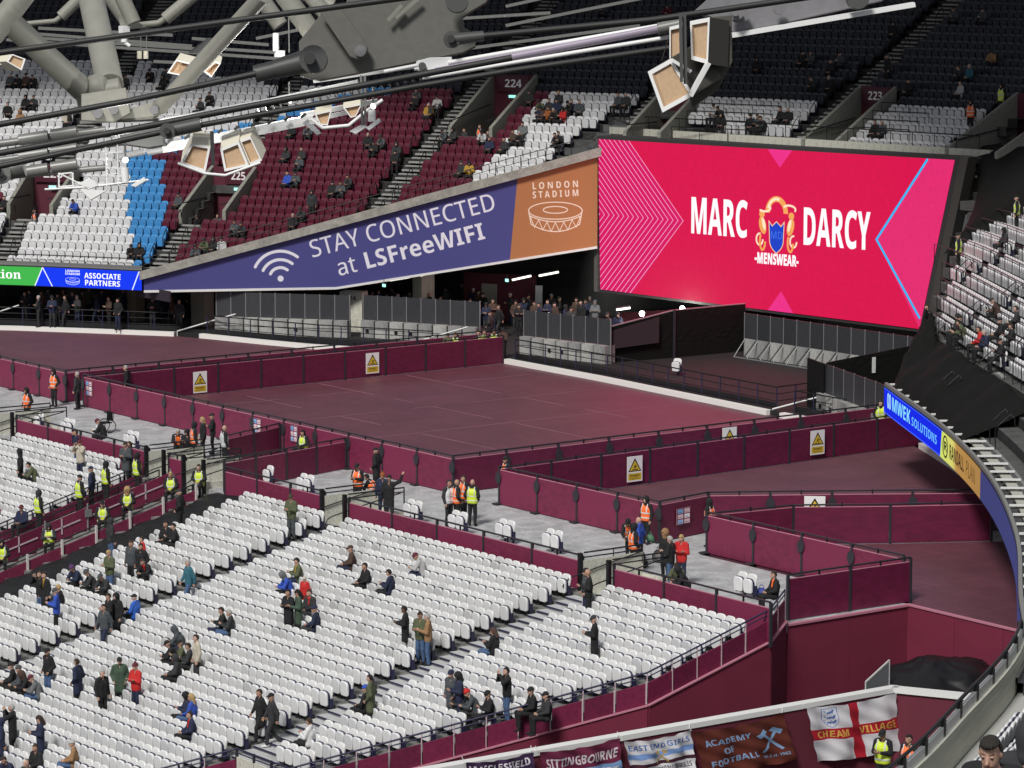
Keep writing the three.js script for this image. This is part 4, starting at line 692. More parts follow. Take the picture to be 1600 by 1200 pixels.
// hoarding fences: grey panels standing on pale ballast blocks
const blockMat = [mat(0.42, 0.42, 0.41, { map: concreteMap }), mat(0.34, 0.34, 0.34, { map: concreteMap }), mat(0.5, 0.5, 0.48, { map: concreteMap })], greyPanel = [mat(0.05, 0.052, 0.06, { map: plateMap, roughness: 0.5 }), mat(0.04, 0.042, 0.05, { map: plateMap, roughness: 0.5 })];
function fence(label, a, b, n, o = {}) {
  const { bh = 0.98, ph = 1.34, blocks = true, truss = false } = o, t = thing('hoarding_fence', label, 'fence', a, 'grey hoarding fences on pale ballast blocks');
  const d = b.clone().sub(a).setY(0), L = d.length() / n; d.normalize(); const nrm = V(-d.z, 0, d.x); if (nrm.dot(EYE.clone().sub(a)) < 0) nrm.negate();
  for (let k = 0; k < n; k++) {
    const p = a.clone().addScaledVector(d, L * (k + 0.03)), q = a.clone().addScaledVector(d, L * (k + 0.97)), y = CH + bh;
    part('panel', hexa(p, q, y, y + ph, y, y + ph, 0.05), greyPanel[k % 2], t);
    if (truss) { part('sheeting', hexa(p, q, CH, y, CH, y, 0.06), blockMat[k % 3], t); const f = p.clone().addScaledVector(nrm, 0.75); part('brace', [bar(f.setY(CH + 0.05), p.clone().setY(y - 0.05), 0.03, 4), bar(p.clone().addScaledVector(nrm, 0.06).setY(CH), q.clone().addScaledVector(nrm, 0.06).setY(y), 0.025, 4), beam(p.clone().addScaledVector(nrm, 0.75).setY(CH + 0.05), q.clone().addScaledVector(nrm, 0.75).setY(CH + 0.05), 0.06, 0.06)], M.galv, t); }
    else { for (const j of [0, 1]) part('ballast_block', hexa(p.clone().lerp(q, 0.02), q.clone().lerp(p, 0.03), CH + j * bh / 2 + 0.01, CH + (j + 1) * bh / 2 - 0.03, CH + j * bh / 2 + 0.01, CH + (j + 1) * bh / 2 - 0.03, 0.7 + 0.1 * rnd()), blockMat[Math.floor(rnd() * 3)], t);
      if (rnd() < 0.4) part('vent', hexa(p.clone().lerp(q, 0.4).addScaledVector(nrm, 0.42), p.clone().lerp(q, 0.62).addScaledVector(nrm, 0.42), CH + 0.3, CH + 0.5, CH + 0.3, CH + 0.5, 0.02), M.blackMetal, t); }
    part('post', bar(a.clone().addScaledVector(d, L * k).setY(CH), a.clone().addScaledVector(d, L * k).setY(y + ph + 0.03), 0.035, 5), M.galv, t);
  }
  const e = a.clone().addScaledVector(d, L * n); part('post', bar(e.clone().setY(CH), e.clone().setY(CH + bh + ph + 0.05), 0.04, 5), M.galv, t);
  return t;
}
fence('grey hoarding fence below the left end of the purple board', P(-26.4, 26.6), P(-20.3, 31.5), 9);
fence('grey hoarding fence below the middle of the purple board beside pillar 124', onY(568, 526, CH), onY(750, 538, CH), 8);
fence('grey hoarding fence with people behind it left of the black enclosure', P(-9.0, 35.1), P(-2.9, 36.2), 7);
fence('long grey hoarding fence on white sheeting under the giant screen', onY(1163, 557, CH), onY(1440, 601, CH), 13, { truss: true });
fence('grey hoarding fence left of the blue LED board at right', onY(1286, 644, CH), onY(1402, 690, CH), 7);
function railing(label, pts, h = 1.02, kick = true) {
  const t = thing('railing', label, 'railing', pts[0], 'black railings along the concourse edge');
  for (let i = 0; i + 1 < pts.length; i++) {
    const a = pts[i], b = pts[i + 1], L = a.distanceTo(b), n = Math.max(1, Math.round(L / 1.35));
    part('rail', [0.35, 0.68, 1].map((k) => bar(a.clone().setY(a.y + h * k), b.clone().setY(b.y + h * k), k === 1 ? 0.035 : 0.022, 5)), M.blackMetal, t);
    if (kick) part('kickboard', hexa(a, b, a.y + 0.02, a.y + 0.3, b.y + 0.02, b.y + 0.3, 0.03), M.blackMetal, t);
    for (let k = 0; k < n; k++) { const p = a.clone().lerp(b, k / n); part('post', bar(p, p.clone().setY(p.y + h), 0.035, 5), M.navy, t); }
  }
  return t;
}
const E = (l) => l.map(([u, v]) => P(u, v, CH));
railing('black railing before the crowd under the blue LED ribbon', E([[-37.4, 18.2], [-35.9, 19.5], [-32, 22.5], [-28.2, 25.3]]));
railing('black railing before the ballast blocks below the purple board', E([[-26.4, 26.0], [-22, 27.5], [-19, 28.6], [-13, 31.9]]));
railing('long black railing along the far edge of the big covered platform', E([[-7.6, 33.5], [0.4, 33.4], [7, 33.0], [14.4, 32.6]]));
railing('short black railing by the steps right of the big covered platform', E([[15.8, 32.5], [22.6, 32.4]]));
railing('black railing running back from the platform corner', E([[14.4, 32.6], [14.0, 36.5]]), 1.02, false);
railing('dark railing under the curved LED ribbon', E([[26.4, 31.4], [31.2, 28.6], [34.8, 26.5], [40, 23]]), 1.0);
for (const [a, b, l] of [[[-28.0, 25.0], [-26.4, 26.1], 'pale sloping stair rails between crowd and fence'], [[-15.2, 31.6], [-13.8, 33], 'pale sloping stair rails below pillar 124'], [[14.7, 32.1], [16.4, 33.4], 'pale sloping stair rails at the platform corner'], [[-38.6, 17.2], [-37.4, 18.4], 'pale sloping stair rail at the far left']]) {
  const t = thing('stair_rail', l, 'stair rail', P(...a, 0), 'pale stair rails on the concourse steps');
  const p = P(...a, 0), q = P(...b, 0); part('handrail', [bar(p.clone().setY(0.3), q.clone().add(V(0.9, 1.35, -1.2)), 0.045, 5)], M.whitePaint, t); part('post', bar(p, p.clone().setY(0.32), 0.03, 5), M.whitePaint, t);
}
// black screened enclosure under the big screen
{
  const t = thing('black_enclosure', 'black walled enclosure under the left part of the giant screen', 'enclosure', P(-3, 36, CH)), a = P(-3.3, 36.3), b = P(-2.9, 40.4), c = P(-2.75, 45.2);
  part('wall', hexa(a, b, CH, 2.1, CH, 2.75, 0.08), M.blackCloth, t); part('wall', hexa(b, c, CH, 2.75, CH, 2.8, 0.08), M.blackCloth, t); part('post', box(0.12, 2.6, 0.12, b.x + 0.05, CH + 1.25, b.z), M.slate, t);
  part('top_rail', [beam(a.clone().setY(2.12), b.clone().setY(2.77), 0.12, 0.05), beam(b.clone().setY(2.77), c.clone().setY(2.82), 0.12, 0.05)], M.galv, t);
  part('cloth_panel', hexa(P(-3.05, 36.4), P(-2.75, 39.3), 1.0, 1.95, 1.15, 2.5, 0.03), mat(0.035, 0.02, 0.028, { roughness: 0.9 }), t);
  { const p = at(968, 489, 187), q = at(1150, 477, 183.5); part('back_wall', hexa(p, q, CH, p.y, CH, q.y, 0.1), mat(0.09, 0.012, 0.02, { roughness: 0.6 }), t); }
  const s = thing('black_screen_wall', 'black angled screen wall beside the hoarding left of the LED board', 'screen wall', onY(1266, 640, CH)), p = onY(1262, 636, CH), q = onY(1286, 646, CH);
  part('wall', hexa(p, q, CH, 2.6, CH, 2.6, 0.1), M.blackCloth, s); part('wall', hexa(q.clone().add(V(0.1, 0, -0.1)), q.clone().add(V(1.2, 0, -9.5)), CH, 2.65, CH, 3.6, 0.1), M.blackCloth, s); part('tape', hexa(q.clone().add(V(0.56, 0, -2.6)), q.clone().add(V(0.58, 0, -2.8)), 2.0, 2.75, 2.0, 2.75, 0.02, -0.07), M.whitePaint, s);
}
// concourse back walls, pillars, doors, strip lights
{
  const w = [[-70, 14], [-50, 26], [-40, 35], [-31, 42.5], [-20, 49.5], [-6, 54], [8, 54.5], [20, 50], [32, 41], [48, 30], [60, 18], [75, 4]];
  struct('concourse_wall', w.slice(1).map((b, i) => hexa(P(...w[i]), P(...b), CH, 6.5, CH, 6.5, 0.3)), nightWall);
  const t = thing('pillar', 'cream concrete pillar marked 124 between two hoarding fences', 'pillar', onY(553, 517, CH), 'pale pillars on the concourse'), p = onY(553, 517, CH), q = onY(662, 505, CH);
  part('shaft', box(1.35, 2.25, 0.9, 0, 1.12, 0).rotateY(0.6).translate(p.x, CH, p.z), M.cream, t);
  part('number', new THREE.PlaneGeometry(0.8, 0.42).translate(0, 1.9, 0.46).rotateY(0.6).translate(p.x, CH, p.z), mat(1, 1, 1, { map: canvasTex(128, 80, (g) => { g.fillStyle = '#c9c7bb'; g.fillRect(0, 0, 128, 80); text(g, '124', 64, 62, 'bold 64px sans-serif', '#15130f'); }) }), t);
  const t2 = thing('pillar', 'pale pillar behind the crowd under the middle of the purple board', 'pillar', q, 'pale pillars on the concourse'); part('shaft', box(0.9, 3.1, 0.9, 0, 1.55, 0).translate(q.x, CH, q.z), M.cream, t2);
  const r = onY(842, 506, CH), t3 = thing('door', 'tall white lit door panel behind the crowd left of the screen', 'door', r); part('leaf', box(0.42, 2.2, 0.08, 0, 1.1, 0).rotateY(0.6).translate(r.x, CH, r.z), mat(0.6, 0.62, 0.65), t3);
  const x = onY(715, 506, CH), t4 = thing('kiosk', 'maroon kiosk wall behind the crowd under the purple board', 'kiosk', x); part('wall', box(4.6, 2.7, 0.3, 0, 1.35, 0).rotateY(0.45).translate(x.x, CH, x.z - 3), mat(0.1, 0.015, 0.03), t4); part('door', box(1.0, 2.1, 0.32, -0.6, 1.05, 0.02).rotateY(0.45).translate(x.x, CH, x.z - 3), mat(0.35, 0.34, 0.3), t4);
  const y = onY(165, 505, CH), t5 = thing('pillar', 'pale pillar behind the crowd under the LED ribbon', 'pillar', y, 'pale pillars on the concourse'); part('shaft', box(1.0, 3, 0.6, 0, 1.5, 0).translate(y.x, CH, y.z - 2), mat(0.25, 0.2, 0.15), t5);
  const y2 = onY(293, 510, CH), t6 = thing('pillar', 'pale pillar between the crowd and the first hoarding fence', 'pillar', y2, 'pale pillars on the concourse'); part('shaft', box(1.5, 3, 0.6, 0, 1.5, 0).translate(y2.x, CH, y2.z - 1), mat(0.35, 0.33, 0.27), t6);
  const z = at(240, 459, 186), t7 = thing('name_board', 'dark sign board with pale lettering under the end of the LED ribbon', 'sign', z); part('board', box(3.6, 0.6, 0.1, 0, 0, 0).translate(z.x, z.y, z.z), mat(0.03, 0.02, 0.03), t7);
}
const tubes = [[609, 438, 640, 433], [657, 430.5, 686, 424], [703, 422.5, 733, 417], [800, 437.5, 830, 431], [842, 431, 873, 425], [757, 413, 775, 409.5], [963, 484, 985, 481]];
tubes.forEach(([x0, y0, x1, y1], i) => {
  const a = at(x0, y0, i < 6 ? 187.6 : 183), b = at(x1, y1, i < 6 ? 187.6 : 183), t = thing('strip_light', ['leftmost white strip light under the purple board', 'second white strip light under the purple board', 'third white strip light under the purple board', 'white strip light below the orange part of the board', 'white strip light nearest the left edge of the screen', 'short dim strip light close under the purple board', 'warm strip light on the maroon wall by the black enclosure'][i], 'strip light', a, 'strip lights on the concourse ceiling');
  part('lamp_tube', beam(a, b, 0.12, 0.1), mat(0.8, 0.8, 0.75, { emissive: new THREE.Color(1, 0.95, 0.82), emissiveIntensity: i === 5 ? 0.8 : 1.6 }), t);
  part('fitting', beam(a.clone().add(V(0, 0.1, 0)), b.clone().add(V(0, 0.1, 0)), 0.16, 0.06), M.blackMetal, t);
  const c = a.clone().lerp(b, 0.5); c.y -= 0.09; areaLight(new THREE.Color(1, 0.94, 0.8), 4, a.distanceTo(b), 0.12, c, c.clone().add(V(0, -3, 0.01)));
});
[[1003, 490, 'white floodlight on the wall above the black enclosure at left'], [1066, 482, 'white floodlight on the wall above the black enclosure at right']].forEach(([x, y, l]) => {
  const p = at(x, y, 180.6), t = thing('wall_lamp', l, 'wall lamp', p, 'bright lamps above the black enclosure');
  part('lamp_globe', new THREE.SphereGeometry(0.15, 12, 8).translate(p.x, p.y, p.z), mat(1, 1, 1, { emissive: new THREE.Color(1, 0.97, 0.9), emissiveIntensity: 8 }), t); part('bracket', bar(p.clone().add(V(0, -0.05, -0.15)), p.clone().add(V(-0.5, -0.4, -0.5)), 0.04), M.galv, t);
  const k = new THREE.PointLight(new THREE.Color(1, 0.96, 0.88), 14, 0, 2); k.position.copy(p); k.castShadow = true; scene.add(k);
});
for (const [x, y, l] of [[600, 446, 'small green exit sign left of the strip lights'], [792, 438, 'small green exit sign under the orange board']]) { const p = at(x, y, 184); const t = thing('exit_sign', l, 'exit sign', p, 'exit signs on the concourse'); part('sign_face', box(0.24, 0.16, 0.06).translate(p.x, p.y, p.z), mat(0.3, 0.6, 0.5, { emissive: new THREE.Color(0.35, 0.9, 0.8), emissiveIntensity: 0.9 }), t); part('bracket', bar(p, p.clone().add(V(0, 0.4, 0)), 0.02, 4), M.blackMetal, t); }

// ---------------------------------------------------------------- the stewards' lane between the two seat blocks
function raked(p, name, m, u, v0, v1, b, t, th = 0.06) { return part(name, hexa(P(u, v0), P(u, v1), fl(v0) + b, fl(v0) + t, fl(v1) + b, fl(v1) + t, th), m, p); }
const rakeBar = (u, v0, v1, h, r) => bar(P(u, v0, fl(v0) + h), P(u, v1, fl(v1) + h), r, 5);
const VL0 = -0.9, VL1 = -24;
{
  const t = thing('lane_parapet', 'cream and maroon parapet with double rail beside the left seat block', 'parapet', P(12.66, VL0, 0));
  const n = 11, w = (VL1 - VL0) / n;
  for (let k = 0; k < n; k++) { raked(t, 'cream_panel', M.cream, 12.7, VL0 + k * w, VL0 + (k + 0.99) * w, -0.6, 0.25); raked(t, 'maroon_panel', M.panelShaded, 12.7, VL0 + k * w, VL0 + (k + 0.99) * w, 0.26, 0.62); part('post', bar(P(12.7, VL0 + k * w, fl(VL0 + k * w) - 0.2), P(12.7, VL0 + k * w, fl(VL0 + k * w) + 0.98), 0.035, 5), M.slate, t); }
  part('handrail', [rakeBar(12.7, VL0, VL1, 0.98, 0.03), rakeBar(12.7, VL0, VL1, 0.82, 0.022)], M.rail, t);
  const t2 = thing('lane_railing', 'black double railing behind the standing stewards', 'railing', P(14.15, VL0, 0));
  part('handrail', [rakeBar(14.15, VL0, VL1, 0.98, 0.032), rakeBar(14.15, VL0, VL1, 0.72, 0.025), rakeBar(14.15, VL0, VL1, 0.4, 0.02)], M.blackMetal, t2);
  for (let k = 0; k < 12; k++) { const v = VL0 - k * 1.95; part('post', bar(P(14.15, v, fl(v)), P(14.15, v, fl(v) + 1), 0.03, 5), M.blackMetal, t2); }
  const t3 = thing('lane_barrier', 'maroon barrier with pale crosses between the rows of stewards', 'barrier', P(15.05, VL0, 0));
  for (let k = 0; k < 12; k++) {
    const v = VL0 - k * 1.95, e = v - 1.88, c = v - 1.2, y = fl(c) + 0.62;
    raked(t3, 'panel', k % 2 ? M.panelShaded : M.panelB, 15.05, v, e, 0.02, 0.98);
    part('cross', [beam(P(15.1, v - 0.35, fl(v - 0.35) + 0.6), P(15.1, e + 0.1, fl(e + 0.1) + 0.6), 0.03, 0.05), beam(P(15.1, c, y - 0.3), P(15.1, c, y + 0.34), 0.05, 0.03, V(1, 0, 0))], mat(0.5, 0.4, 0.45), t3);
    part('post', bar(P(15.08, v, fl(v) - 0.1), P(15.08, v, fl(v) + 1.15), 0.04, 6), M.galv, t3); part('post_plate', box(0.05, 0.3, 0.3, 15.14, fl(v) + 0.75, -v), M.galv, t3);
  }
  const t4 = thing('lane_barrier', 'low maroon barrier with white posts between the seated stewards and the black cover', 'barrier', P(17.05, VL0, 0));
  for (let k = 0; k < 15; k++) { const v = VL0 - k * 1.55, e = v - 1.5; raked(t4, 'panel', M.panelB, 17.05, v, e, 0.0, 0.52); part('post', hexa(P(17.1, v + 0.04), P(17.1, v - 0.04), fl(v) - 0.05, fl(v) + 0.82, fl(v) - 0.05, fl(v) + 0.82, 0.09), mat(0.62, 0.58, 0.56), t4); }
  part('handrail', [rakeBar(17.05, VL0, VL1, 0.8, 0.03), rakeBar(17.05, VL0, VL1, 0.64, 0.022)], M.blackMetal, t4);
  const steps = []; for (let r = 0; r < 26; r++) steps.push(box(1.75, 0.12, ROW - 0.05, 16.05, rowH(r) - 0.08, -(rowV(r) - ROW / 2)));
  struct('lane_steps', steps, M.concrete);
  // black cover over the first seats of the middle block
  const pos = [], idx = [], uv = [], nx = 14, ny = 90;
  for (let j = 0; j <= ny; j++) for (let i = 0; i <= nx; i++) { const u = 17.2 + 3.15 * i / nx, v = -0.35 - 24 * j / ny, e = Math.min(1, 4 * Math.min(i / nx, 1 - i / nx)); pos.push(u, fl(v) + 0.12 + e * 0.3 + 0.05 * Math.sin(v * 4.2 + u) + 0.035 * Math.sin(v * 9 - u * 3) + 0.03 * noise.noise(u * 3, v * 3, 0), -v); uv.push(u, v); if (i < nx && j < ny) { const q = j * (nx + 1) + i; idx.push(q, q + nx + 1, q + 1, q + 1, q + nx + 1, q + nx + 2); } }
  const g = new THREE.BufferGeometry(); g.setAttribute('position', new THREE.Float32BufferAttribute(pos, 3)); g.setAttribute('uv', new THREE.Float32BufferAttribute(uv, 2)); g.setIndex(idx); g.computeVertexNormals();
  solo('seat_cover', g, M.tarp, 'long black sheet over the seats beside the stewards lane', 'tarpaulin', null);
}
// pairs of companion seats on the deck
[[62, 664, 1, 'lone white seat on the deck by the left stair entrance'], [107, 674, 2, 'left of the person in a maroon hat'], [152, 684, 1, 'white seat on the deck beside the seated person in a maroon hat'], [206, 694, 2, 'on the deck above the two men in long coats'], [420, 750, 1, 'single white seat on the deck above the short barrier'], [478, 764, 2, 'on the deck left of the middle stair entrance'], [646, 806, 2, 'on the deck left of the group of stewards'], [716, 824, 2, 'on the deck right before the group of stewards'], [790, 838, 2, 'on the deck right of the group of stewards'], [864, 854, 2, 'on the deck left of the right stair entrance'], [1165, 924, 2, 'near the right end of the deck']].forEach(([x, y, n, l]) => {
  const p = onY(x, y + 10, 0);
  for (let k = 0; k < n; k++) { const o = seatProto.clone(); o.name = numbered('deck_seat'); o.children[0].material = seatPlastic; o.children[1].material = panPlastic; o.position.set(p.x + k * 0.5 - (n - 1) * 0.25, 0, p.z - 0.25); tag(o, n > 1 ? `${k ? 'right' : 'left'} white seat of the pair ${l}` : l, 'seat', 'white companion seats on the deck'); scene.add(o); }
});
{ const p = at(1061, 592, 169), t = seatProto.clone(); t.name = numbered('deck_seat'); p.y = CH; t.position.copy(p); t.rotation.y = 0.4; t.children[0].material = seatPlastic; t.children[1].material = panPlastic; scene.add(t); tag(t, 'lone white seat behind the long black railing under the screen', 'seat'); }
// odds and ends below: glass screen and tarpaulin heaps on the service floor
{
  struct('service_floor', sheet([[52.8, 3.0], [56.9, 3.0], [61.6, 5.6], [61.6, 6.9], [52.0, 6.9]], -2.25, 0.2), M.darkConcrete);
  const t = thing('glass_screen', 'grey framed glass screen panel standing behind the coping wall', 'screen panel', P(54.4, 1.8, -2.25));
  part('pane', hexa(P(54.4, 1.8), P(54.4, 2.78), -2.2, -1.3, -2.2, -0.73, 0.03), mat(0.2, 0.21, 0.22, { roughness: 0.2, metalness: 0.3 }), t);
  part('frame', [beam(P(54.4, 1.78, -1.3), P(54.4, 2.8, -0.72), 0.05, 0.05), bar(P(54.4, 2.8, -2.25), P(54.4, 2.8, -0.7), 0.03), bar(P(54.4, 1.78, -2.25), P(54.4, 1.78, -1.3), 0.03)], mat(0.5, 0.5, 0.5), t);
  const h = new THREE.SphereGeometry(1, 60, 30), q = h.attributes.position;
  for (let i = 0; i < q.count; i++) { const x = q.getX(i), y = q.getY(i), z = q.getZ(i), k = 1 + 0.2 * noise.noise(x * 1.7, y * 2, z * 1.7) + 0.1 * Math.abs(noise.noise(x * 5, y * 4, z * 5)) + 0.04 * noise.noise(x * 13, y * 9, z * 13); q.setXYZ(i, x * k, Math.max(-0.2, y * k), z * k); }
  h.computeVertexNormals();
  solo('tarpaulin_heap', h.scale(2.0, 1.0, 2.3).translate(54.2, -2.05, -5.3), M.tarp, 'grey black tarpaulin heap in the corner below the corner platform', 'tarpaulin');
  const e = thing('equipment_case', 'pale equipment case and black bundle beside the tarpaulin heap', 'equipment', P(54.5, 3.3, -2.25)); part('case', new RoundedBoxGeometry(0.5, 0.3, 0.6, 2, 0.05).translate(54.4, -1.75, -3.05), M.whitePaint, e); part('leg', box(0.4, 0.35, 0.1, 54.4, -2.07, -3.05), M.slate, e); part('bundle', new THREE.SphereGeometry(0.3, 14, 10).scale(1, 0.7, 1).translate(54.0, -1.98, -3.6), M.blackCloth, e);
}

{
  const q = onY(166, 676, 0), t = thing('wheelchair', 'black wheelchair under the person in a maroon beanie on the deck', 'wheelchair', q), w = (x, g) => g.translate(q.x + x, 0, q.z);
  for (const s of [-0.28, 0.28]) { part('wheel', w(s, new THREE.TorusGeometry(0.29, 0.022, 6, 20).rotateY(Math.PI / 2).translate(0, 0.31, -0.05)), M.blackMetal, t); part('caster', w(s, new THREE.TorusGeometry(0.08, 0.02, 5, 12).rotateY(Math.PI / 2).translate(0, 0.1, 0.42)), M.blackMetal, t); part('push_handle', w(s, bar(V(0, 0.5, -0.2), V(0, 0.98, -0.24), 0.016, 6)), M.blackMetal, t); }
  part('seat', w(0, box(0.48, 0.05, 0.45, 0, 0.47, 0.05)), M.blackCloth, t); part('backrest', w(0, box(0.46, 0.4, 0.04, 0, 0.74, -0.2)), M.blackCloth, t);
}
const bagShape = () => { const g = new THREE.SphereGeometry(0.5, 16, 12), p = g.attributes.position; for (let i = 0; i < p.count; i++) { const y = p.getY(i), k = 1 + 0.12 * Math.sin(p.getX(i) * 9 + y * 7); p.setXYZ(i, p.getX(i) * k, Math.max(-0.38, y * (y > 0 ? 0.85 : 1)), p.getZ(i) * k); } g.computeVertexNormals(); return g; };
[[996, 878, 0.8, 'black', 'large black bag beside the steward rail at the right stair entrance'], [1005, 886, 0.5, 'black', 'small black bag in front of the large black bag'], [1030, 878, 0.7, 'grey', 'grey and black rucksack by the man in pale jeans'], [1190, 934, 0.55, 'blue', 'blue bag beside the man sitting at the right end of the deck'], [1016, 846, 0.42, 'green', 'patterned green bag carried by the bald man in blue'], [602, 790, 0.4, 'white', 'white carrier bag by the person in a rust bobble hat']].forEach(([x, y, sz, c, l]) => {
  const p = onY(x, y, c === 'green' ? 0.85 : 0.02), t = thing('bag', l, 'bag', p, 'bags on the deck'), m = { black: mat(0.014, 0.014, 0.016), grey: mat(0.12, 0.12, 0.125), blue: mat(0.03, 0.05, 0.25), green: mat(0.06, 0.16, 0.09), white: mat(0.65, 0.65, 0.66) }[c];
  part('bag_body', bagShape().scale(sz * 0.9, sz * 0.8, sz * 0.6).translate(p.x, p.y + sz * 0.3, p.z), m, t); part('bag_handle', new THREE.TorusGeometry(sz * 0.2, 0.014, 5, 14, Math.PI).translate(p.x, p.y + sz * 0.62, p.z), m, t);
});

// ---------------------------------------------------------------- people
function surfaceNet(f, lo, hi, c) {                                                          // a smooth surface where f = 0 (inside negative)
  const nx = Math.ceil((hi[0] - lo[0]) / c) + 1, ny = Math.ceil((hi[1] - lo[1]) / c) + 1, nz = Math.ceil((hi[2] - lo[2]) / c) + 1, F = new Float32Array(nx * ny * nz), id = (i, j, k) => (k * ny + j) * nx + i;
  for (let k = 0; k < nz; k++) for (let j = 0; j < ny; j++) for (let i = 0; i < nx; i++) F[id(i, j, k)] = f(lo[0] + i * c, lo[1] + j * c, lo[2] + k * c);
  const vid = new Int32Array(nx * ny * nz).fill(-1), pos = [], idx = [];
  for (let k = 0; k < nz - 1; k++) for (let j = 0; j < ny - 1; j++) for (let i = 0; i < nx - 1; i++) {
    let n = 0, x = 0, y = 0, z = 0, m = 0;
    for (let q = 0; q < 8; q++) if (F[id(i + (q & 1), j + ((q >> 1) & 1), k + (q >> 2))] < 0) m |= 1 << q;
    if (m === 0 || m === 255) continue;
    for (const [a, b] of NET_EDGES) if (((m >> a) & 1) !== ((m >> b) & 1)) {
      const ax = i + (a & 1), ay = j + ((a >> 1) & 1), az = k + (a >> 2), bx = i + (b & 1), by = j + ((b >> 1) & 1), bz = k + (b >> 2), fa = F[id(ax, ay, az)], fb = F[id(bx, by, bz)], t = fa / (fa - fb);
      x += ax + (bx - ax) * t; y += ay + (by - ay) * t; z += az + (bz - az) * t; n++;
    }
    vid[id(i, j, k)] = pos.length / 3; pos.push(lo[0] + x / n * c, lo[1] + y / n * c, lo[2] + z / n * c);
  }
  const quad = (a, b, d, e, flip) => { if (a < 0 || b < 0 || d < 0 || e < 0) return; flip ? idx.push(a, d, b, a, e, d) : idx.push(a, b, d, a, d, e); };
  for (let k = 1; k < nz - 1; k++) for (let j = 1; j < ny - 1; j++) for (let i = 1; i < nx - 1; i++) {
    const s = F[id(i, j, k)] < 0;
    if (s !== F[id(i + 1, j, k)] < 0) quad(vid[id(i, j - 1, k - 1)], vid[id(i, j, k - 1)], vid[id(i, j, k)], vid[id(i, j - 1, k)], !s);
    if (s !== F[id(i, j + 1, k)] < 0) quad(vid[id(i - 1, j, k - 1)], vid[id(i - 1, j, k)], vid[id(i, j, k)], vid[id(i, j, k - 1)], !s);
    if (s !== F[id(i, j, k + 1)] < 0) quad(vid[id(i - 1, j - 1, k)], vid[id(i, j - 1, k)], vid[id(i, j, k)], vid[id(i - 1, j, k)], !s);
  }
  const g = new THREE.BufferGeometry(); g.setAttribute('position', new THREE.Float32BufferAttribute(pos, 3)); g.setIndex(idx); g.computeVertexNormals(); return g;
}
const NET_EDGES = [[0, 1], [2, 3], [4, 5], [6, 7], [0, 2], [1, 3], [4, 6], [5, 7], [0, 4], [1, 5], [2, 6], [3, 7]];
const cap = (p, a, b, ra, rb) => { const dx = b[0] - a[0], dy = b[1] - a[1], dz = b[2] - a[2], x = p[0] - a[0], y = p[1] - a[1], z = p[2] - a[2], t = Math.max(0, Math.min(1, (x * dx + y * dy + z * dz) / (dx * dx + dy * dy + dz * dz || 1))); return Math.hypot(x - dx * t, y - dy * t, z - dz * t) - (ra + (rb - ra) * t); };
const smin = (a, b, k) => { const h = Math.max(k - Math.abs(a - b), 0) / k; return Math.min(a, b) - h * h * k / 4; };
const bones = (list, k = 0.05, add = 0) => { const q = [0, 0, 0]; return (x, y, z) => { q[0] = x; q[1] = y; q[2] = z; let d = 9; for (const b of list) d = smin(d, cap(q, ...b), k); return d - add; }; };
const netOf = (list, cell, k = 0.05, cut) => { const lo = [9, 9, 9], hi = [-9, -9, -9]; for (const [a, b, ra, rb] of list) for (const [p, r] of [[a, ra], [b, rb]]) for (let i = 0; i < 3; i++) { lo[i] = Math.min(lo[i], p[i] - r - 2 * cell - 0.03); hi[i] = Math.max(hi[i], p[i] + r + 2 * cell + 0.03); } const f = bones(list, k); return surfaceNet(cut ? (x, y, z) => Math.max(f(x, y, z), cut(x, y, z)) : f, lo, hi, cell); };
// joints: pelvis, chest, neck, head; per side (left +x): shoulder, elbow, wrist, hip, knee, ankle, toe
const STAND = { pel: [0, 0.95, 0], che: [0, 1.26, 0], nec: [0, 1.48, -0.01], hea: [0, 1.63, 0.03], sh: [0.185, 1.42, 0], el: [0.25, 1.14, -0.03], wr: [0.255, 0.89, 0.06], hip: [0.09, 0.93, 0], kn: [0.1, 0.51, 0.03], an: [0.11, 0.09, -0.02], to: [0.13, 0.04, 0.13], nod: 0.1 };
const SIT = { pel: [0, 0.54, 0.02], che: [0, 0.86, -0.02], nec: [0, 1.07, 0], hea: [0, 1.22, 0.05], sh: [0.185, 1.01, 0], el: [0.26, 0.76, 0.06], wr: [0.1, 0.67, 0.3], hip: [0.09, 0.53, 0.03], kn: [0.13, 0.55, 0.46], an: [0.13, 0.1, 0.45], to: [0.14, 0.04, 0.6], nod: 0.1, sit: true };
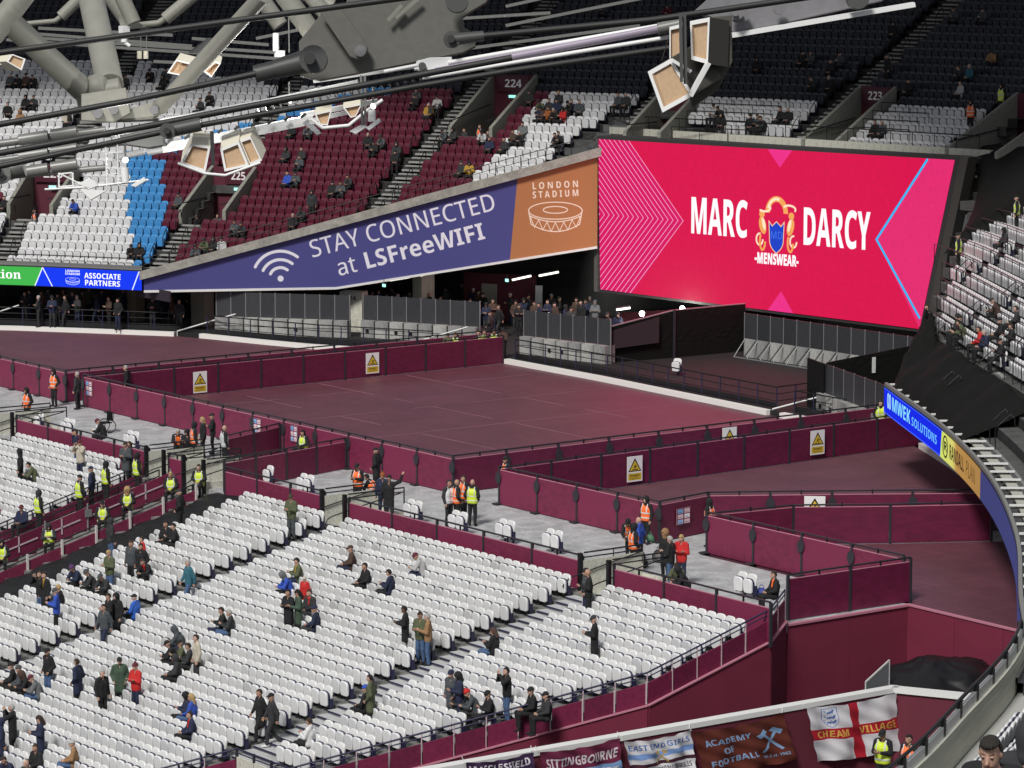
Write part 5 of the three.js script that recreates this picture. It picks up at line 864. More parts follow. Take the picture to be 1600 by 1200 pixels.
const POSES = {
  stand: {}, phone: { el: [0.24, 1.15, 0.03], wr: [0.08, 1.2, 0.29], nod: 0.45 }, pockets: { el: [0.265, 1.15, -0.07], wr: [0.2, 0.96, 0.1], nod: 0.15 }, crossed: { el: [0.25, 1.15, 0.06], wr: [-0.07, 1.2, 0.2], nod: 0.05 },
  raise: { elR: [-0.4, 1.52, 0.06], wrR: [-0.48, 1.76, 0.12] }, photo: { el: [0.27, 1.32, 0.2], wr: [0.07, 1.56, 0.25], nod: 0 }, call: { elR: [-0.26, 1.2, 0.1], wrR: [-0.11, 1.52, 0.13], nod: 0.1 },
  walk: { kn: [0.1, 0.53, 0.17], an: [0.1, 0.13, 0.2], to: [0.1, 0.08, 0.35], knR: [-0.1, 0.51, 0.0], anR: [-0.1, 0.14, -0.3], toR: [-0.1, 0.05, -0.18], el: [0.25, 1.15, -0.12], wr: [0.24, 0.92, -0.12], elR: [-0.25, 1.15, 0.06], wrR: [-0.22, 0.95, 0.2], nod: 0.2 },
  stoop: { che: [0, 1.2, 0.12], nec: [0, 1.36, 0.27], hea: [0, 1.47, 0.4], sh: [0.18, 1.31, 0.23], el: [0.22, 1.06, 0.32], wr: [0.12, 0.92, 0.5], nod: 0.7 },
  sit: { base: SIT }, lean: { base: SIT, che: [0, 0.85, 0.09], nec: [0, 1.02, 0.2], hea: [0, 1.15, 0.3], sh: [0.18, 0.97, 0.17], el: [0.23, 0.74, 0.3], wr: [0.07, 0.74, 0.47], nod: 0.5 }, sitlook: { base: SIT, che: [0, 0.86, 0.02], nec: [0, 1.06, 0.06], hea: [0, 1.2, 0.13], nod: 0.34 }, sitphone: { base: SIT, el: [0.25, 0.76, 0.1], wr: [0.07, 0.84, 0.32], nod: 0.45 },
};
const side = (p) => [-p[0], p[1], p[2]];
function joints(name) { const d = POSES[name], b = d.base || STAND, j = { ...b, ...d }; for (const k of ['sh', 'el', 'wr', 'hip', 'kn', 'an', 'to']) { j[k + 'L'] = d[k + 'L'] || j[k]; j[k + 'R'] = d[k + 'R'] || side(j[k]); } return j; }
const mix3 = (a, b, t) => a.map((x, i) => x + (b[i] - x) * t), add3 = (a, b) => a.map((x, i) => x + b[i]);
// head: skull, jaw, nose, ears, eye sockets
const ell = (x, y, z, cx, cy, cz, rx, ry, rz) => (Math.hypot((x - cx) / rx, (y - cy) / ry, (z - cz) / rz) - 1) * Math.min(rx, ry, rz);
const headF = (x, y, z) => {
  let d = ell(x, y, z, 0, 0.02, -0.01, 0.077, 0.108, 0.098); d = smin(d, ell(x, y, z, 0, -0.055, 0.03, 0.055, 0.06, 0.06), 0.04);
  d = smin(d, cap([x, y, z], [0, 0.015, 0.086], [0, -0.025, 0.108], 0.01, 0.015), 0.015); d = smin(d, ell(Math.abs(x), y, z, 0.08, -0.005, -0.01, 0.014, 0.032, 0.02), 0.01);
  d = Math.max(d, -ell(Math.abs(x), y, z, 0.033, 0.012, 0.098, 0.02, 0.014, 0.02)); d = smin(d, ell(x, y, z, 0, -0.055, 0.084, 0.024, 0.009, 0.012), 0.008); return smin(d, ell(Math.abs(x), y, z, 0.033, 0.012, 0.078, 0.013, 0.013, 0.013), 0.002);
};
const skinTone = (x, y, z) => { const e = Math.hypot(Math.abs(x) - 0.033, (y - 0.012) * 1.5); if (z > 0.06 && e < 0.0135) return [0.1, 0.08, 0.08]; if (z > 0.06 && Math.abs(y - 0.038) < 0.007 && Math.abs(x) > 0.014 && Math.abs(x) < 0.055) return [0.3, 0.25, 0.25]; if (z > 0.075 && Math.abs(y + 0.055) < 0.009 && Math.abs(x) < 0.026) return [0.8, 0.5, 0.5]; return [1, 1, 1]; };
const lods = { near: { head: 0.0065, body: 0.04, cloth: 0.022, hand: 0.008 }, mid: { head: 0.013, body: 0.05, cloth: 0.032, hand: 0.0125 }, far: { head: 0.026, body: 0.07, cloth: 0.05, hand: 0.018 } };
const kit = {};
const cached = (k, f) => (kit[k] ??= f());
const headGeo = (lod) => cached('head' + lod, () => { const g = surfaceNet(headF, [-0.12, -0.15, -0.14], [0.12, 0.16, 0.15], lods[lod].head), p = g.attributes.position, c = []; for (let i = 0; i < p.count; i++) c.push(...skinTone(p.getX(i), p.getY(i), p.getZ(i))); g.setAttribute('color', new THREE.Float32BufferAttribute(c, 3)); return g; });
// a slightly curled left hand: wrist at the origin, fingers along -y, thumb towards +z, palm towards -x
const handGeo = (lod) => cached('hand' + lod, () => {
  const L = [[[0, 0.02, 0], [0, -0.03, 0], 0.027, 0.028], [[-0.002, -0.03, 0.018], [-0.002, -0.075, 0.024], 0.016, 0.014], [[-0.002, -0.03, -0.018], [-0.002, -0.072, -0.024], 0.016, 0.014]];
  [[0.032, 0.066], [0.011, 0.076], [-0.011, 0.07], [-0.031, 0.054]].forEach(([z, l]) => { const a = [-0.002, -0.085, z], b = [-0.01, -0.085 - l * 0.5, z * 1.1], c = [-0.035, -0.085 - l * 0.85, z * 1.1]; L.push([a, b, 0.0095, 0.009], [b, c, 0.009, 0.0075]); });
  L.push([[-0.004, -0.035, 0.026], [-0.014, -0.065, 0.055], 0.012, 0.0105], [[-0.014, -0.065, 0.055], [-0.026, -0.095, 0.06], 0.0105, 0.008]);
  const g = netOf(L, lods[lod].hand, 0.012), n = g.attributes.position.count; g.setAttribute('color', new THREE.Float32BufferAttribute(new Float32Array(n * 3).fill(1), 3)); return g;
});
function bodyGeo(name, lod) {
  return cached('body' + name + lod, () => {
    const j = joints(name), L = [[j.pel, j.che, 0.085, 0.085], [mix3(j.pel, j.che, 0.9), j.nec, 0.07, 0.05], [j.nec, j.hea, 0.055, 0.052]];
    for (const s of ['L', 'R']) L.push([j['sh' + s], j['el' + s], 0.045, 0.035], [j['el' + s], j['wr' + s], 0.034, 0.025], [j.nec, j['sh' + s], 0.05, 0.045], [j['hip' + s], j['kn' + s], 0.075, 0.05], [j['kn' + s], j['an' + s], 0.05, 0.035]);
    const g = netOf(L, lods[lod].body), n = g.attributes.position.count; g.setAttribute('color', new THREE.Float32BufferAttribute(new Float32Array(n * 3).fill(1), 3));
    const list = [g, headGeo(lod).clone().rotateX(j.nod).translate(...j.hea)];
    for (const s of ['L', 'R']) { const h = handGeo(lod).clone(); if (s === 'R') { h.scale(-1, 1, 1); const i = h.index.array; for (let k = 0; k < i.length; k += 3) { const t = i[k]; i[k] = i[k + 1]; i[k + 1] = t; } h.computeVertexNormals(); } const d = V(...j['wr' + s]).sub(V(...j['el' + s])).normalize(); h.applyQuaternion(new THREE.Quaternion().setFromUnitVectors(V(0, -1, 0), d)).translate(...j['wr' + s]); list.push(h); }
    return mergeGeometries(list.map((k) => { const m = k.toNonIndexed(); for (const a of Object.keys(m.attributes)) if (!['position', 'normal', 'color'].includes(a)) m.deleteAttribute(a); return m; }));
  });
}
const torso = (j, w, d) => { const o = [w, 0, 0]; return [[add3(j.pel, o), add3(j.che, o), d, d + 0.012], [add3(j.pel, side(o)), add3(j.che, side(o)), d, d + 0.012], [add3(j.che, o), mix3(j.shL, j.nec, 0.35), d, 0.085], [add3(j.che, side(o)), mix3(j.shR, j.nec, 0.35), d, 0.085]]; };
const jacketGeo = (name, lod, long) => cached('jacket' + name + lod + long, () => {
  const j = joints(name), L = torso(j, 0.075, 0.118), down = j.sit ? [0, -0.02, 0.05] : [0, long ? -0.33 : -0.08, 0.0];
  for (const s of [1, -1]) { const o = [s * 0.07, 0, 0]; L.push([add3(j.pel, o), add3(add3(j.pel, o), down), 0.115, long ? 0.125 : 0.118]); }
  if (j.sit && long) for (const s of ['L', 'R']) L.push([j['hip' + s], mix3(j['hip' + s], j['kn' + s], 0.75), 0.11, 0.09]);
  L.push([j.nec, add3(j.nec, [0, 0.035, 0.005]), 0.072, 0.066]);
  for (const s of ['L', 'R']) L.push([j['sh' + s], j['el' + s], 0.082, 0.068], [j['el' + s], mix3(j['el' + s], j['wr' + s], 0.96), 0.066, 0.05]);
  return netOf(L, lods[lod].cloth, 0.035);
});
const trouserGeo = (name, lod) => cached('trouser' + name + lod, () => { const j = joints(name), L = [[add3(j.pel, [0.04, 0.02, 0]), add3(j.pel, [-0.04, 0.02, 0]), 0.105, 0.105]]; for (const s of ['L', 'R']) L.push([j['hip' + s], j['kn' + s], 0.098, 0.072], [j['kn' + s], mix3(j['kn' + s], j['an' + s], 0.98), 0.07, 0.058]); return netOf(L, lods[lod].cloth, 0.04); });
const shoeGeo = (name, lod) => cached('shoe' + name + lod, () => { const j = joints(name), L = []; for (const s of ['L', 'R']) L.push([add3(j['an' + s], [0, -0.035, -0.02]), j['to' + s], 0.048, 0.04]); return netOf(L, Math.min(0.03, lods[lod].cloth), 0.02); });
const vestGeo = (name, lod, band) => cached('vest' + name + lod + band, () => {
  const j = joints(name), L = torso(j, 0.078, 0.135).concat([[add3(j.pel, [0.06, 0, 0]), add3(j.pel, [0.06, j.sit ? 0 : -0.02, 0]), 0.128, 0.13], [add3(j.pel, [-0.06, 0, 0]), add3(j.pel, [-0.06, j.sit ? 0 : -0.02, 0]), 0.128, 0.13]]);
  const ax = V(...j.nec).sub(V(...j.pel)), T = ax.length(); ax.normalize(); const f = bones(L, 0.05, band ? 0.007 : 0), at1 = (x, y, z) => (x - j.pel[0]) * ax.x + (y - j.pel[1]) * ax.y + (z - j.pel[2]) * ax.z;
  const c = Math.min(0.028, lods[lod].cloth) * (band ? 0.75 : 1), lo = [-0.34, j.pel[1] - 0.28, -0.3], hi = [0.34, j.nec[1] + 0.2, 0.5];
  return surfaceNet((x, y, z) => { let d = Math.max(f(x, y, z), Math.abs(x) - 0.235); const t = at1(x, y, z); d = Math.max(d, t - T - 0.02, -t - 0.1); if (band) d = Math.max(d, Math.min(Math.abs(t - 0.03) - 0.026, Math.abs(t - 0.2) - 0.026, Math.max(Math.abs(Math.abs(x) - 0.12) - 0.024, 0.2 - t))); return d; }, lo, hi, c);
});
const hairGeo = (kind, lod) => cached('hair' + kind + lod, () => {
  const sk = (x, y, z, a) => ell(x, y, z, 0, 0.02, -0.012, 0.08 + a, 0.11 + a, 0.1 + a), c = Math.max(0.011, lods[lod].head * 0.9), box3 = [[-0.16, -0.34, -0.2], [0.16, 0.2, 0.2]];
  const fs = {
    short: (x, y, z) => Math.max(sk(x, y, z, 0.009), Math.min(0.078 - y - z * 0.12, 0.03) * (z > 0.0 ? 1 : 0.0) + (z <= 0 ? -y - 0.05 : 0)),
    swept: (x, y, z) => Math.max(smin(sk(x, y, z, 0.01), ell(x, y, z, 0.012, 0.118, 0.035, 0.07, 0.03, 0.075), 0.03) + 0.0035 * Math.sin(x * 260 + z * 60) , z > 0.0 ? 0.104 - y - z * 0.2 : -y - 0.05),
    long: (x, y, z) => smin(Math.max(sk(x, y, z, 0.014), z > 0.02 ? 0.055 - y : -0.2 - y), Math.max(cap([x, y, z], [0, 0, -0.06], [0, -0.2, -0.075], 0.08, 0.07), z - 0.0), 0.02),
    beanie: (x, y, z) => Math.max(sk(x, y, z, 0.02 + (y < 0.06 ? 0.004 : 0)), 0.03 - y + z * -0.1), bobble: (x, y, z) => Math.min(Math.max(sk(x, y, z, 0.02), 0.03 - y), Math.hypot(x, y - 0.165, z) - 0.032),
    cap: (x, y, z) => Math.min(Math.max(sk(x, y, z, 0.014), 0.035 - y), Math.max(Math.abs(y - 0.045) - 0.008, Math.hypot(x * 1.1, z - 0.06) - 0.095, 0.04 - z)),
    hood: (x, y, z) => Math.max(smin(sk(x, y, z, 0.034), cap([x, y, z], [0, -0.06, -0.03], [0, -0.14, -0.02], 0.085, 0.105), 0.05), -ell(x, y, z, 0, -0.02, 0.13, 0.062, 0.095, 0.11)),
    fur: (x, y, z) => Math.max(smin(sk(x, y, z, 0.045 + 0.012 * Math.sin(x * 90) * Math.sin(y * 80 + z * 70)), cap([x, y, z], [0, -0.06, -0.03], [0, -0.14, -0.02], 0.09, 0.11), 0.05), -ell(x, y, z, 0, -0.02, 0.14, 0.06, 0.09, 0.11)),
  };
  return surfaceNet(fs[kind], ...box3, c);
});
const PAL = { black: [0.012, 0.012, 0.014], charcoal: [0.03, 0.031, 0.034], navy: [0.016, 0.022, 0.055], blue: [0.03, 0.12, 0.5], royal: [0.03, 0.08, 0.42], teal: [0.03, 0.13, 0.18], grey: [0.13, 0.135, 0.14], slate: [0.06, 0.068, 0.075], pale: [0.42, 0.42, 0.42], white: [0.7, 0.7, 0.7], cream: [0.5, 0.45, 0.36], tan: [0.3, 0.17, 0.08], brown: [0.07, 0.04, 0.03], olive: [0.085, 0.1, 0.05], green: [0.05, 0.085, 0.055], red: [0.5, 0.02, 0.02], maroon: [0.11, 0.015, 0.03], purple: [0.1, 0.04, 0.14], jeans: [0.06, 0.11, 0.22], orange: [0.95, 0.17, 0.03], yellow: [0.62, 0.78, 0.05], silver: [0.5, 0.52, 0.54], rust: [0.3, 0.09, 0.02], mustard: [0.4, 0.24, 0.03], blond: [0.4, 0.27, 0.12], hair: [0.035, 0.022, 0.015], ash: [0.018, 0.015, 0.012], dark: [0.012, 0.009, 0.008], greyhair: [0.35, 0.34, 0.33] };
const clothBump = { bumpMap: wrinkle, bumpScale: 0.02, roughness: 0.9 };
const clothMat = (n) => mat(...PAL[n], { roughness: 0.88 }), vestMat = (n) => mat(...PAL[n], { roughness: 0.6 }), SKINS = [[0.5, 0.3, 0.22], [0.45, 0.26, 0.18], [0.55, 0.34, 0.26], [0.16, 0.08, 0.05]];
const bandMat = mat(0.62, 0.63, 0.65, { roughness: 0.35 });
const TOP = (pose) => { const j = joints(pose); return j.hea[1] + 0.12 - 0.04 * j.nod; };
// look: jacket[+]/trousers/hat[:colour]/vest  (+ marks a long coat)
function person(label, pos, yaw, pose, look, o = {}) {
  const [jk, tr, ht, vest] = look.split('/'), long = jk.endsWith('+'), lod = o.lod || 'mid', j = joints(pose), t = thing('person', label, 'person', pos, o.group);
  const rnd2 = (Math.abs(Math.sin(pos.x * 12.9 + pos.z * 78.2)) * 43758.5) % 1;
  lpart('body', bodyGeo(pose, lod), mat(...SKINS[o.skin ?? Math.floor(rnd2 * 2.99)], { vertexColors: true, roughness: 0.6 }), t);
  lpart(long ? 'coat' : 'jacket', jacketGeo(pose, lod, long), clothMat(jk.replace('+', '')), t);
  lpart('trousers', trouserGeo(pose, lod), clothMat(tr || 'black'), t); lpart('shoes', shoeGeo(pose, lod), clothMat(o.shoes || 'black'), t);
  const [hk, hc] = (ht || 'short').split(':');
  if (hk !== 'bald') { const h = lpart({ short: 'hair', swept: 'hair', long: 'hair', fur: 'hood' }[hk] || hk, hairGeo(hk, lod), clothMat(hc || (hk === 'short' || hk === 'long' ? 'hair' : 'black')), t); h.rotation.x = j.nod; h.position.set(...j.hea); }
  if (vest) { const v = lpart('vest', vestGeo(pose, lod, false), vestMat(vest), t); lpart('reflective_band', vestGeo(pose, lod, true), bandMat, v); }
  if (o.bag) lpart('scarf', netOf([[add3(j.nec, [0.06, -0.02, 0.06]), add3(j.nec, [-0.06, -0.02, 0.06]), 0.035, 0.035], [add3(j.nec, [0.05, -0.03, 0.09]), add3(j.che, [0.05, -0.02, 0.14]), 0.03, 0.03]], 0.02, 0.02), clothMat(o.bag), t);
  t.rotation.y = yaw * Math.PI / 180; t.scale.setScalar((o.scale || 1) * 1.03); return t;
}
const RK = DROP / ROW, rakeN = V(0, 1, RK);
function seatOn(px, py, pose, scale = 1) {                                                   // the place on the near rake under a head seen at px, py
  const top = TOP(pose) * scale, q = onPlane(px, py, P(0, -0.55, -0.33 + 0.11 + top), rakeN), r = Math.max(0, Math.floor((-0.55 + q.z) / ROW)), h = rowH(r), w = onY(px, py, h + top);
  const z = pose === 'sit' || pose === 'lean' || pose === 'sitphone' ? -rowV(r) + 0.33 : Math.max(-rowV(r) + 0.42, Math.min(-rowV(r) + 0.66, w.z)); return V(w.x, h, z);
}
const floorOn = (px, py, pose, h, scale = 1) => onY(px, py, h + TOP(pose) * scale).setY(h);
const crowd = [
  // left block and deck
  [42, 608, 'd', 'pockets', 10, 'black/black/hood/orange', 'steward in orange vest and black hood beside the left stair entrance'],
  [84, 579, 'd', 'pockets', 15, 'black/black/hood/orange', 'steward in orange vest standing against the left deck barrier'],
  [121, 583, 'd', 'call', -60, 'charcoal/black/short:greyhair', 'grey haired man in black suit at the mouth of the left passage'],
  [197, 573, 'p', 'stand', -30, 'black/black/short:greyhair', 'person with grey hair seen over the barrier inside the left passage', 'pass'],
  [116, 674, 'r', 'call', -25, 'navy/jeans/short', 'man in navy jacket and jeans phoning in the left block top rows'],
  [142, 688, 'r', 'photo', 20, 'cream/navy/beanie:maroon', 'person in cream and tan coat with maroon hat in the left block'],
  [191, 694, 'r', 'phone', 30, 'slate+/black/short', 'man in long grey coat at the right end of the top row'],
  [203, 692, 'r', 'pockets', -30, 'charcoal+/black/short', 'man in long dark coat facing the man in the grey coat'],
  [29, 704, 'r', 'stand', -30, 'black+/black/hood', 'person in long black hooded coat standing in the left block'],
  [59, 724, 'r', 'lean', -30, 'olive/black/short:dark', 'man in black gilet with green sleeves sitting in the left block'],
  [163, 657, 'd', 'lean', -45, 'black/black/beanie:maroon', 'person in black jacket and maroon beanie seated on the deck'],
  [143, 731, 'r', 'stand', -45, 'navy/black/cap:navy', 'man in navy jacket and cap at the lane edge of the left block'],
  [15, 793, 'r', 'sit', 25, 'navy/black/cap:maroon', 'man in navy jacket and maroon cap sitting by the lane at far left'],
  // stewards in the lane
  [214, 725, 'l1', 'stand', 175, 'black/black/hood/yellow', 'topmost standing steward in yellow vest in the stewards lane'],
  [165, 730, 'l1', 'stand', 178, 'black/black/hood/yellow', 'standing steward in yellow vest beside the man in the navy cap, on his right'],
  [124, 752, 'l1', 'stand', 182, 'black/black/beanie:black/yellow', 'standing steward in yellow vest beside the man in the navy cap, on his left'],
  [60, 776, 'l1', 'stand', 180, 'black/black/hood:charcoal/yellow', 'standing steward in yellow vest lowest of the standing row'],
  [267, 744, 'l2', 'sit', 50, 'black/black/short:blond/yellow', 'seated fair haired steward in yellow vest near the upper lane stairs'],
  [311, 727, 'l3', 'sit', 45, 'black/black/short:hair/yellow', 'seated steward in yellow vest at the foot of the cream stair wall'],
  [199, 770, 'l2', 'sit', 55, 'black/black/fur:blond/yellow', 'seated steward in yellow vest with a fur trimmed hood'],
  [160, 795, 'l2', 'sit', 60, 'black/black/cap/yellow', 'seated steward in yellow vest and dark cap in the lane'],
  [76, 824, 'l2', 'sitphone', 60, 'charcoal/black/hood:charcoal/yellow', 'seated steward in open yellow vest and grey hood in the lane'],
  [3, 868, 'l2', 'sit', 60, 'black/black/hood/yellow', 'seated steward in yellow vest cut by the left edge of the picture'],
  [281, 767, 'k', 'pockets', -50, 'black/black/cap:charcoal', 'person in black uniform jacket standing on the black sheet'],
  [172, 812, 'k', 'stand', 170, 'charcoal/jeans/hood:charcoal', 'person in dark hooded coat and jeans standing by the low lane barrier'],
  // top left of the middle block
  [240, 818, 'r', 'sit', 20, 'black/black/short:dark', 'person in black sitting beside the black sheet, left of a pair'],
  [262, 821, 'r', 'sitphone', -20, 'black/black/short:dark', 'person in black hoodie sitting beside the black sheet, right of a pair'],
  [166, 863, 'r', 'phone', 10, 'olive/jeans/short:blond', 'person in olive parka standing below the black sheet'],
  [213, 846, 'r', 'stand', 20, 'slate/black/short:hair', 'man in grey jacket left of the child in red'],
  [224, 851, 'r', 'pockets', 20, 'black/black/short:hair', 'man in black jacket between the grey jacket and the child in red'],
  [243, 838, 'r', 'stand', -15, 'red/black/short:hair', 'child in bright red jacket near the black sheet', { scale: 0.86 }],
  [240, 872, 'r', 'lean', 20, 'black/black/short:hair', 'person in black and red scarf sitting below the child in red', { bag: 'red' }],
  [281, 879, 'r', 'walk', -10, 'teal/jeans/short:greyhair', 'man in teal jacket and jeans walking in the left aisle'],
  [125, 883, 'r', 'lean', 10, 'navy/black/bobble:purple', 'person in navy jacket with purple bobble hat sitting'],
  [151, 891, 'r', 'lean', -20, 'charcoal/black/beanie:slate', 'man in dark jacket and grey beanie sitting above the walking man'],
  [165, 897, 'r', 'lean', 20, 'charcoal/black/cap:slate', 'man in dark jacket with pale cap sitting beside the grey beanie'],
  [50, 896, 'r', 'photo', 10, 'black/jeans/short:hair', 'man in black jacket and jeans holding something to his face'],
  [70, 896, 'r', 'stand', 5, 'black+/black/short:hair', 'person in long black coat with yellow scarf', { bag: 'mustard' }],
  [79, 918, 'r', 'sitphone', -35, 'black/black/short:blond', 'fair haired boy in black coat sitting by the yellow scarf'],
  [96, 921, 'r', 'phone', -35, 'royal/black/beanie:slate', 'man in royal blue puffer jacket and grey hat looking at a phone'],
  [162, 931, 'r', 'phone', -10, 'black/jeans/short:hair', 'man in black jacket standing behind the grey hooded man'],
  [183, 929, 'r', 'stand', 10, 'black/black/hood', 'person in black puffer coat in the left aisle'],
  [174, 945, 'r', 'walk', 10, 'slate/navy/short:hair', 'young man in grey hoodie and blue trousers walking down the left aisle'],
  [217, 930, 'r', 'sit', -60, 'blue/black/cap', 'person in bright blue jacket sitting right of the left aisle'],
  [350, 951, 'r', 'sitphone', -25, 'black/navy/short:hair', 'man in black jacket sitting alone with a companion, left of the two'],
  [361, 955, 'r', 'sitphone', -35, 'charcoal/jeans/short:greyhair', 'man in dark puffer jacket sitting with a companion, right of the two'],
  // lower left
  [279, 983, 'r', 'lean', -50, 'slate/navy/hood:slate', 'person in grey striped hoodie bending over the seats'],
  [271, 1004, 'r', 'lean', -30, 'black/black/cap', 'person in black coat and cap below the grey hoodie'],
  [295, 1001, 'r', 'sitphone', -20, 'olive/black/cap', 'man in camouflage jacket sitting left of the cream jacket'],
  [305, 1006, 'r', 'sitphone', -30, 'charcoal/black/short:hair', 'person in dark quilted jacket sitting between camouflage and cream jackets'],
  [321, 992, 'r', 'stand', -15, 'cream/charcoal/short:hair', 'man in cream jacket standing at the end of a group'],
  [269, 1026, 'r', 'sit', -30, 'charcoal/black/hood:charcoal', 'person in dark hood sitting in front of the group with the cream jacket'],
  [86, 1014, 'r', 'pockets', 5, 'black/jeans/cap', 'person in black and white jacket with jeans standing near the left edge'],
  [129, 1031, 'r', 'pockets', -60, 'navy+/black/short:hair', 'man in long dark navy jacket standing with hands in pockets'],
  [159, 1049, 'r', 'stand', 100, 'black/black/short:greyhair', 'grey haired man in black standing in the lower left rows'],
  [197, 1028, 'r', 'pockets', 60, 'green+/black/cap', 'man in long grey green coat and black cap'],
  [221, 1037, 'r', 'crossed', 10, 'red/navy/bobble:maroon', 'child in red jacket and maroon hat beside the grey green coat'],
  [26, 1036, 'r', 'sit', -30, 'black/black/beanie', 'person in black with blue collar sitting at far left of a row of four'],
  [41, 1040, 'r', 'sit', -25, 'slate/black/beanie:slate', 'person in grey hooded coat second in the row of four'],
  [56, 1050, 'r', 'lean', -20, 'black/black/fur:brown', 'person in black coat with fur hat third in the row of four'],
  [76, 1055, 'r', 'lean', -30, 'grey/jeans/beanie:maroon', 'man in grey jacket and maroon beanie last in the row of four'],
  [40, 1100, 'r', 'photo', -40, 'black+/black/short:greyhair', 'grey haired person in long black coat taking a picture'],
  [15, 1123, 'r', 'stand', 160, 'navy+/navy/hood:navy', 'person in long navy coat seen from behind at lower left'],
  [71, 1120, 'r', 'phone', -20, 'navy+/navy/long:hair', 'woman in long navy coat with brown hair looking at a phone'],
  [27, 1180, 'r', 'lean', 20, 'navy/black/short:hair', 'person in navy sitting at the bottom left corner'],
  [54, 1165, 'r', 'sit', 10, 'black/black/short:hair', 'dark haired person in black sitting near the bottom left corner'],
  [60, 1186, 'r', 'sit', 20, 'charcoal/black/bald', 'bald person in dark jacket at the bottom edge'],
  [86, 1163, 'r', 'sit', -30, 'tan/jeans/beanie:pale', 'person in tan jacket with white fur hat at the bottom edge'],
  [282, 1086, 'r', 'sitphone', -20, 'navy/black/hood', 'person in navy patterned top and black hood beside the blonde woman'],
  [304, 1086, 'r', 'sit', -50, 'royal/jeans/long:blond', 'blonde woman in royal blue jacket'],
  [301, 1113, 'r', 'sit', -20, 'navy/black/short:hair', 'boy in navy coat with a red and white scarf', { bag: 'red' }],
  // middle
  [411, 1079, 'r', 'walk', -10, 'black+/black/short:hair', 'man in long black coat walking with the white shoed boy'],
  [426, 1086, 'r', 'walk', -20, 'charcoal/charcoal/cap', 'boy in black tracksuit and white shoes at the lower aisle', { shoes: 'white' }],
  [480, 1126, 'r', 'sitphone', -60, 'white/black/short:hair', 'woman with white sleeves sitting at the lower end of the right aisle'],
  [446, 924, 'r', 'crossed', 10, 'black+/black/short:dark', 'person in black coat left in the group of three with the green parka'],
  [456, 927, 'r', 'sit', 10, 'charcoal/grey/short:hair', 'person with red scarf in the middle of the group of three', { bag: 'red' }],
  [471, 924, 'r', 'phone', -20, 'green+/black/long:dark', 'woman in long green parka right in the group of three'],
  [497, 948, 'r', 'sit', -45, 'navy/charcoal/beanie:navy', 'man in navy jacket and beanie sitting right of the green parka'],
  [466, 874, 'r', 'sitphone', -20, 'olive/navy/short:dark', 'person in green jacket with a yellow and red scarf', { bag: 'mustard' }],
  [472, 893, 'r', 'lean', -20, 'royal/black/hood:grey', 'person in royal blue jacket and grey hood sitting'],
  [483, 902, 'r', 'stand', 20, 'red/red/beanie:cream', 'small child in red dungarees and cream hat', { scale: 0.72 }],
  [550, 854, 'r', 'sit', -30, 'brown/navy/cap:brown', 'man in brown coat and cap sitting in the upper middle block'],
  [567, 882, 'r', 'sit', -10, 'black/black/short:dark', 'man in black puffer jacket sitting below the brown coat'],
  [606, 893, 'r', 'sitphone', -50, 'navy/black/short:dark', 'man with tied hair in navy coat sitting beside the black puffer'],
  [655, 868, 'r', 'lean', -40, 'pale/navy/beanie:maroon', 'person in pale grey hoodie and maroon beanie bent over a phone'],
  [455, 775, 'r', 'phone', 20, 'olive/slate/beanie:brown', 'man in olive jacket standing at the head of the left aisle'],
  [635, 950, 'r', 'phone', -40, 'black+/pale/short:dark', 'man in long black coat and pale trousers by the right aisle', { skin: 3 }],
  [657, 959, 'r', 'phone', 20, 'olive/jeans/short:hair', 'man in camouflage jacket and jeans between black coat and tan jacket'],
  [669, 962, 'r', 'phone', -40, 'tan/jeans/short:greyhair', 'man in tan jacket and blue jeans in the right aisle'],
  [759, 986, 'r', 'sitphone', -60, 'black/jeans/long:brown', 'woman in black with long brown hair sitting beside the right aisle'],
  [587, 1056, 'r', 'pockets', -50, 'olive+/black/short:dark', 'bearded man in long olive parka beside the child in a blue hat'],
  [577, 1072, 'r', 'sit', -60, 'black/black/beanie:royal', 'child in black with royal blue woolly hat'],
  [704, 1050, 'r', 'pockets', 10, 'slate+/navy/beanie:navy', 'man in long grey coat and navy hat in the right block'],
  [717, 1054, 'r', 'phone', -20, 'navy/navy/hood', 'man in dark hooded coat beside the long grey coat'],
  [720, 1076, 'r', 'lean', -10, 'charcoal/charcoal/short:hair', 'young man in leather jacket and white shirt', { bag: 'white' }],
  [736, 1081, 'r', 'lean', -30, 'slate/charcoal/bobble:red', 'person in grey puffer jacket with red and black bobble hat'],
  [765, 1082, 'r', 'sitphone', -20, 'black/black/beanie:black', 'person in black coat with red headband sitting near the fascia'],
  [796, 1045, 'r', 'photo', -20, 'black/jeans/short:dark', 'man in black puffer with raised arms near the fascia'],
  [825, 1077, 'r', 'sit', -20, 'black/black/beanie', 'person in black and beanie sitting at the fascia, left of a pair'],
  [837, 1086, 'r', 'sit', -20, 'charcoal/black/cap', 'person in black and cap sitting at the fascia, right of a pair'],
  [929, 966, 'r', 'phone', -40, 'black+/black/cap:charcoal', 'man in black coat and flat cap alone in the right block'],
  [920, 893, 'r', 'phone', -30, 'black/black/bald', 'balding man in black below the right stair entrance'],
  [929, 889, 'r', 'pockets', -20, 'slate/navy/beanie', 'man in grey puffer jacket and black beanie below the right stair entrance'],
  // deck, middle group
  [278, 671, 'd', 'lean', 60, 'black/black/short:greyhair/orange', 'grey haired steward in orange vest sitting left of the deck group'],
  [293, 673, 'd', 'sitphone', 30, 'black/black/hood', 'person in black hood between two orange vests on the deck'],
  [303, 662, 'd', 'stand', 165, 'black/black/hood/orange', 'steward in orange vest seen from behind in the deck group'],
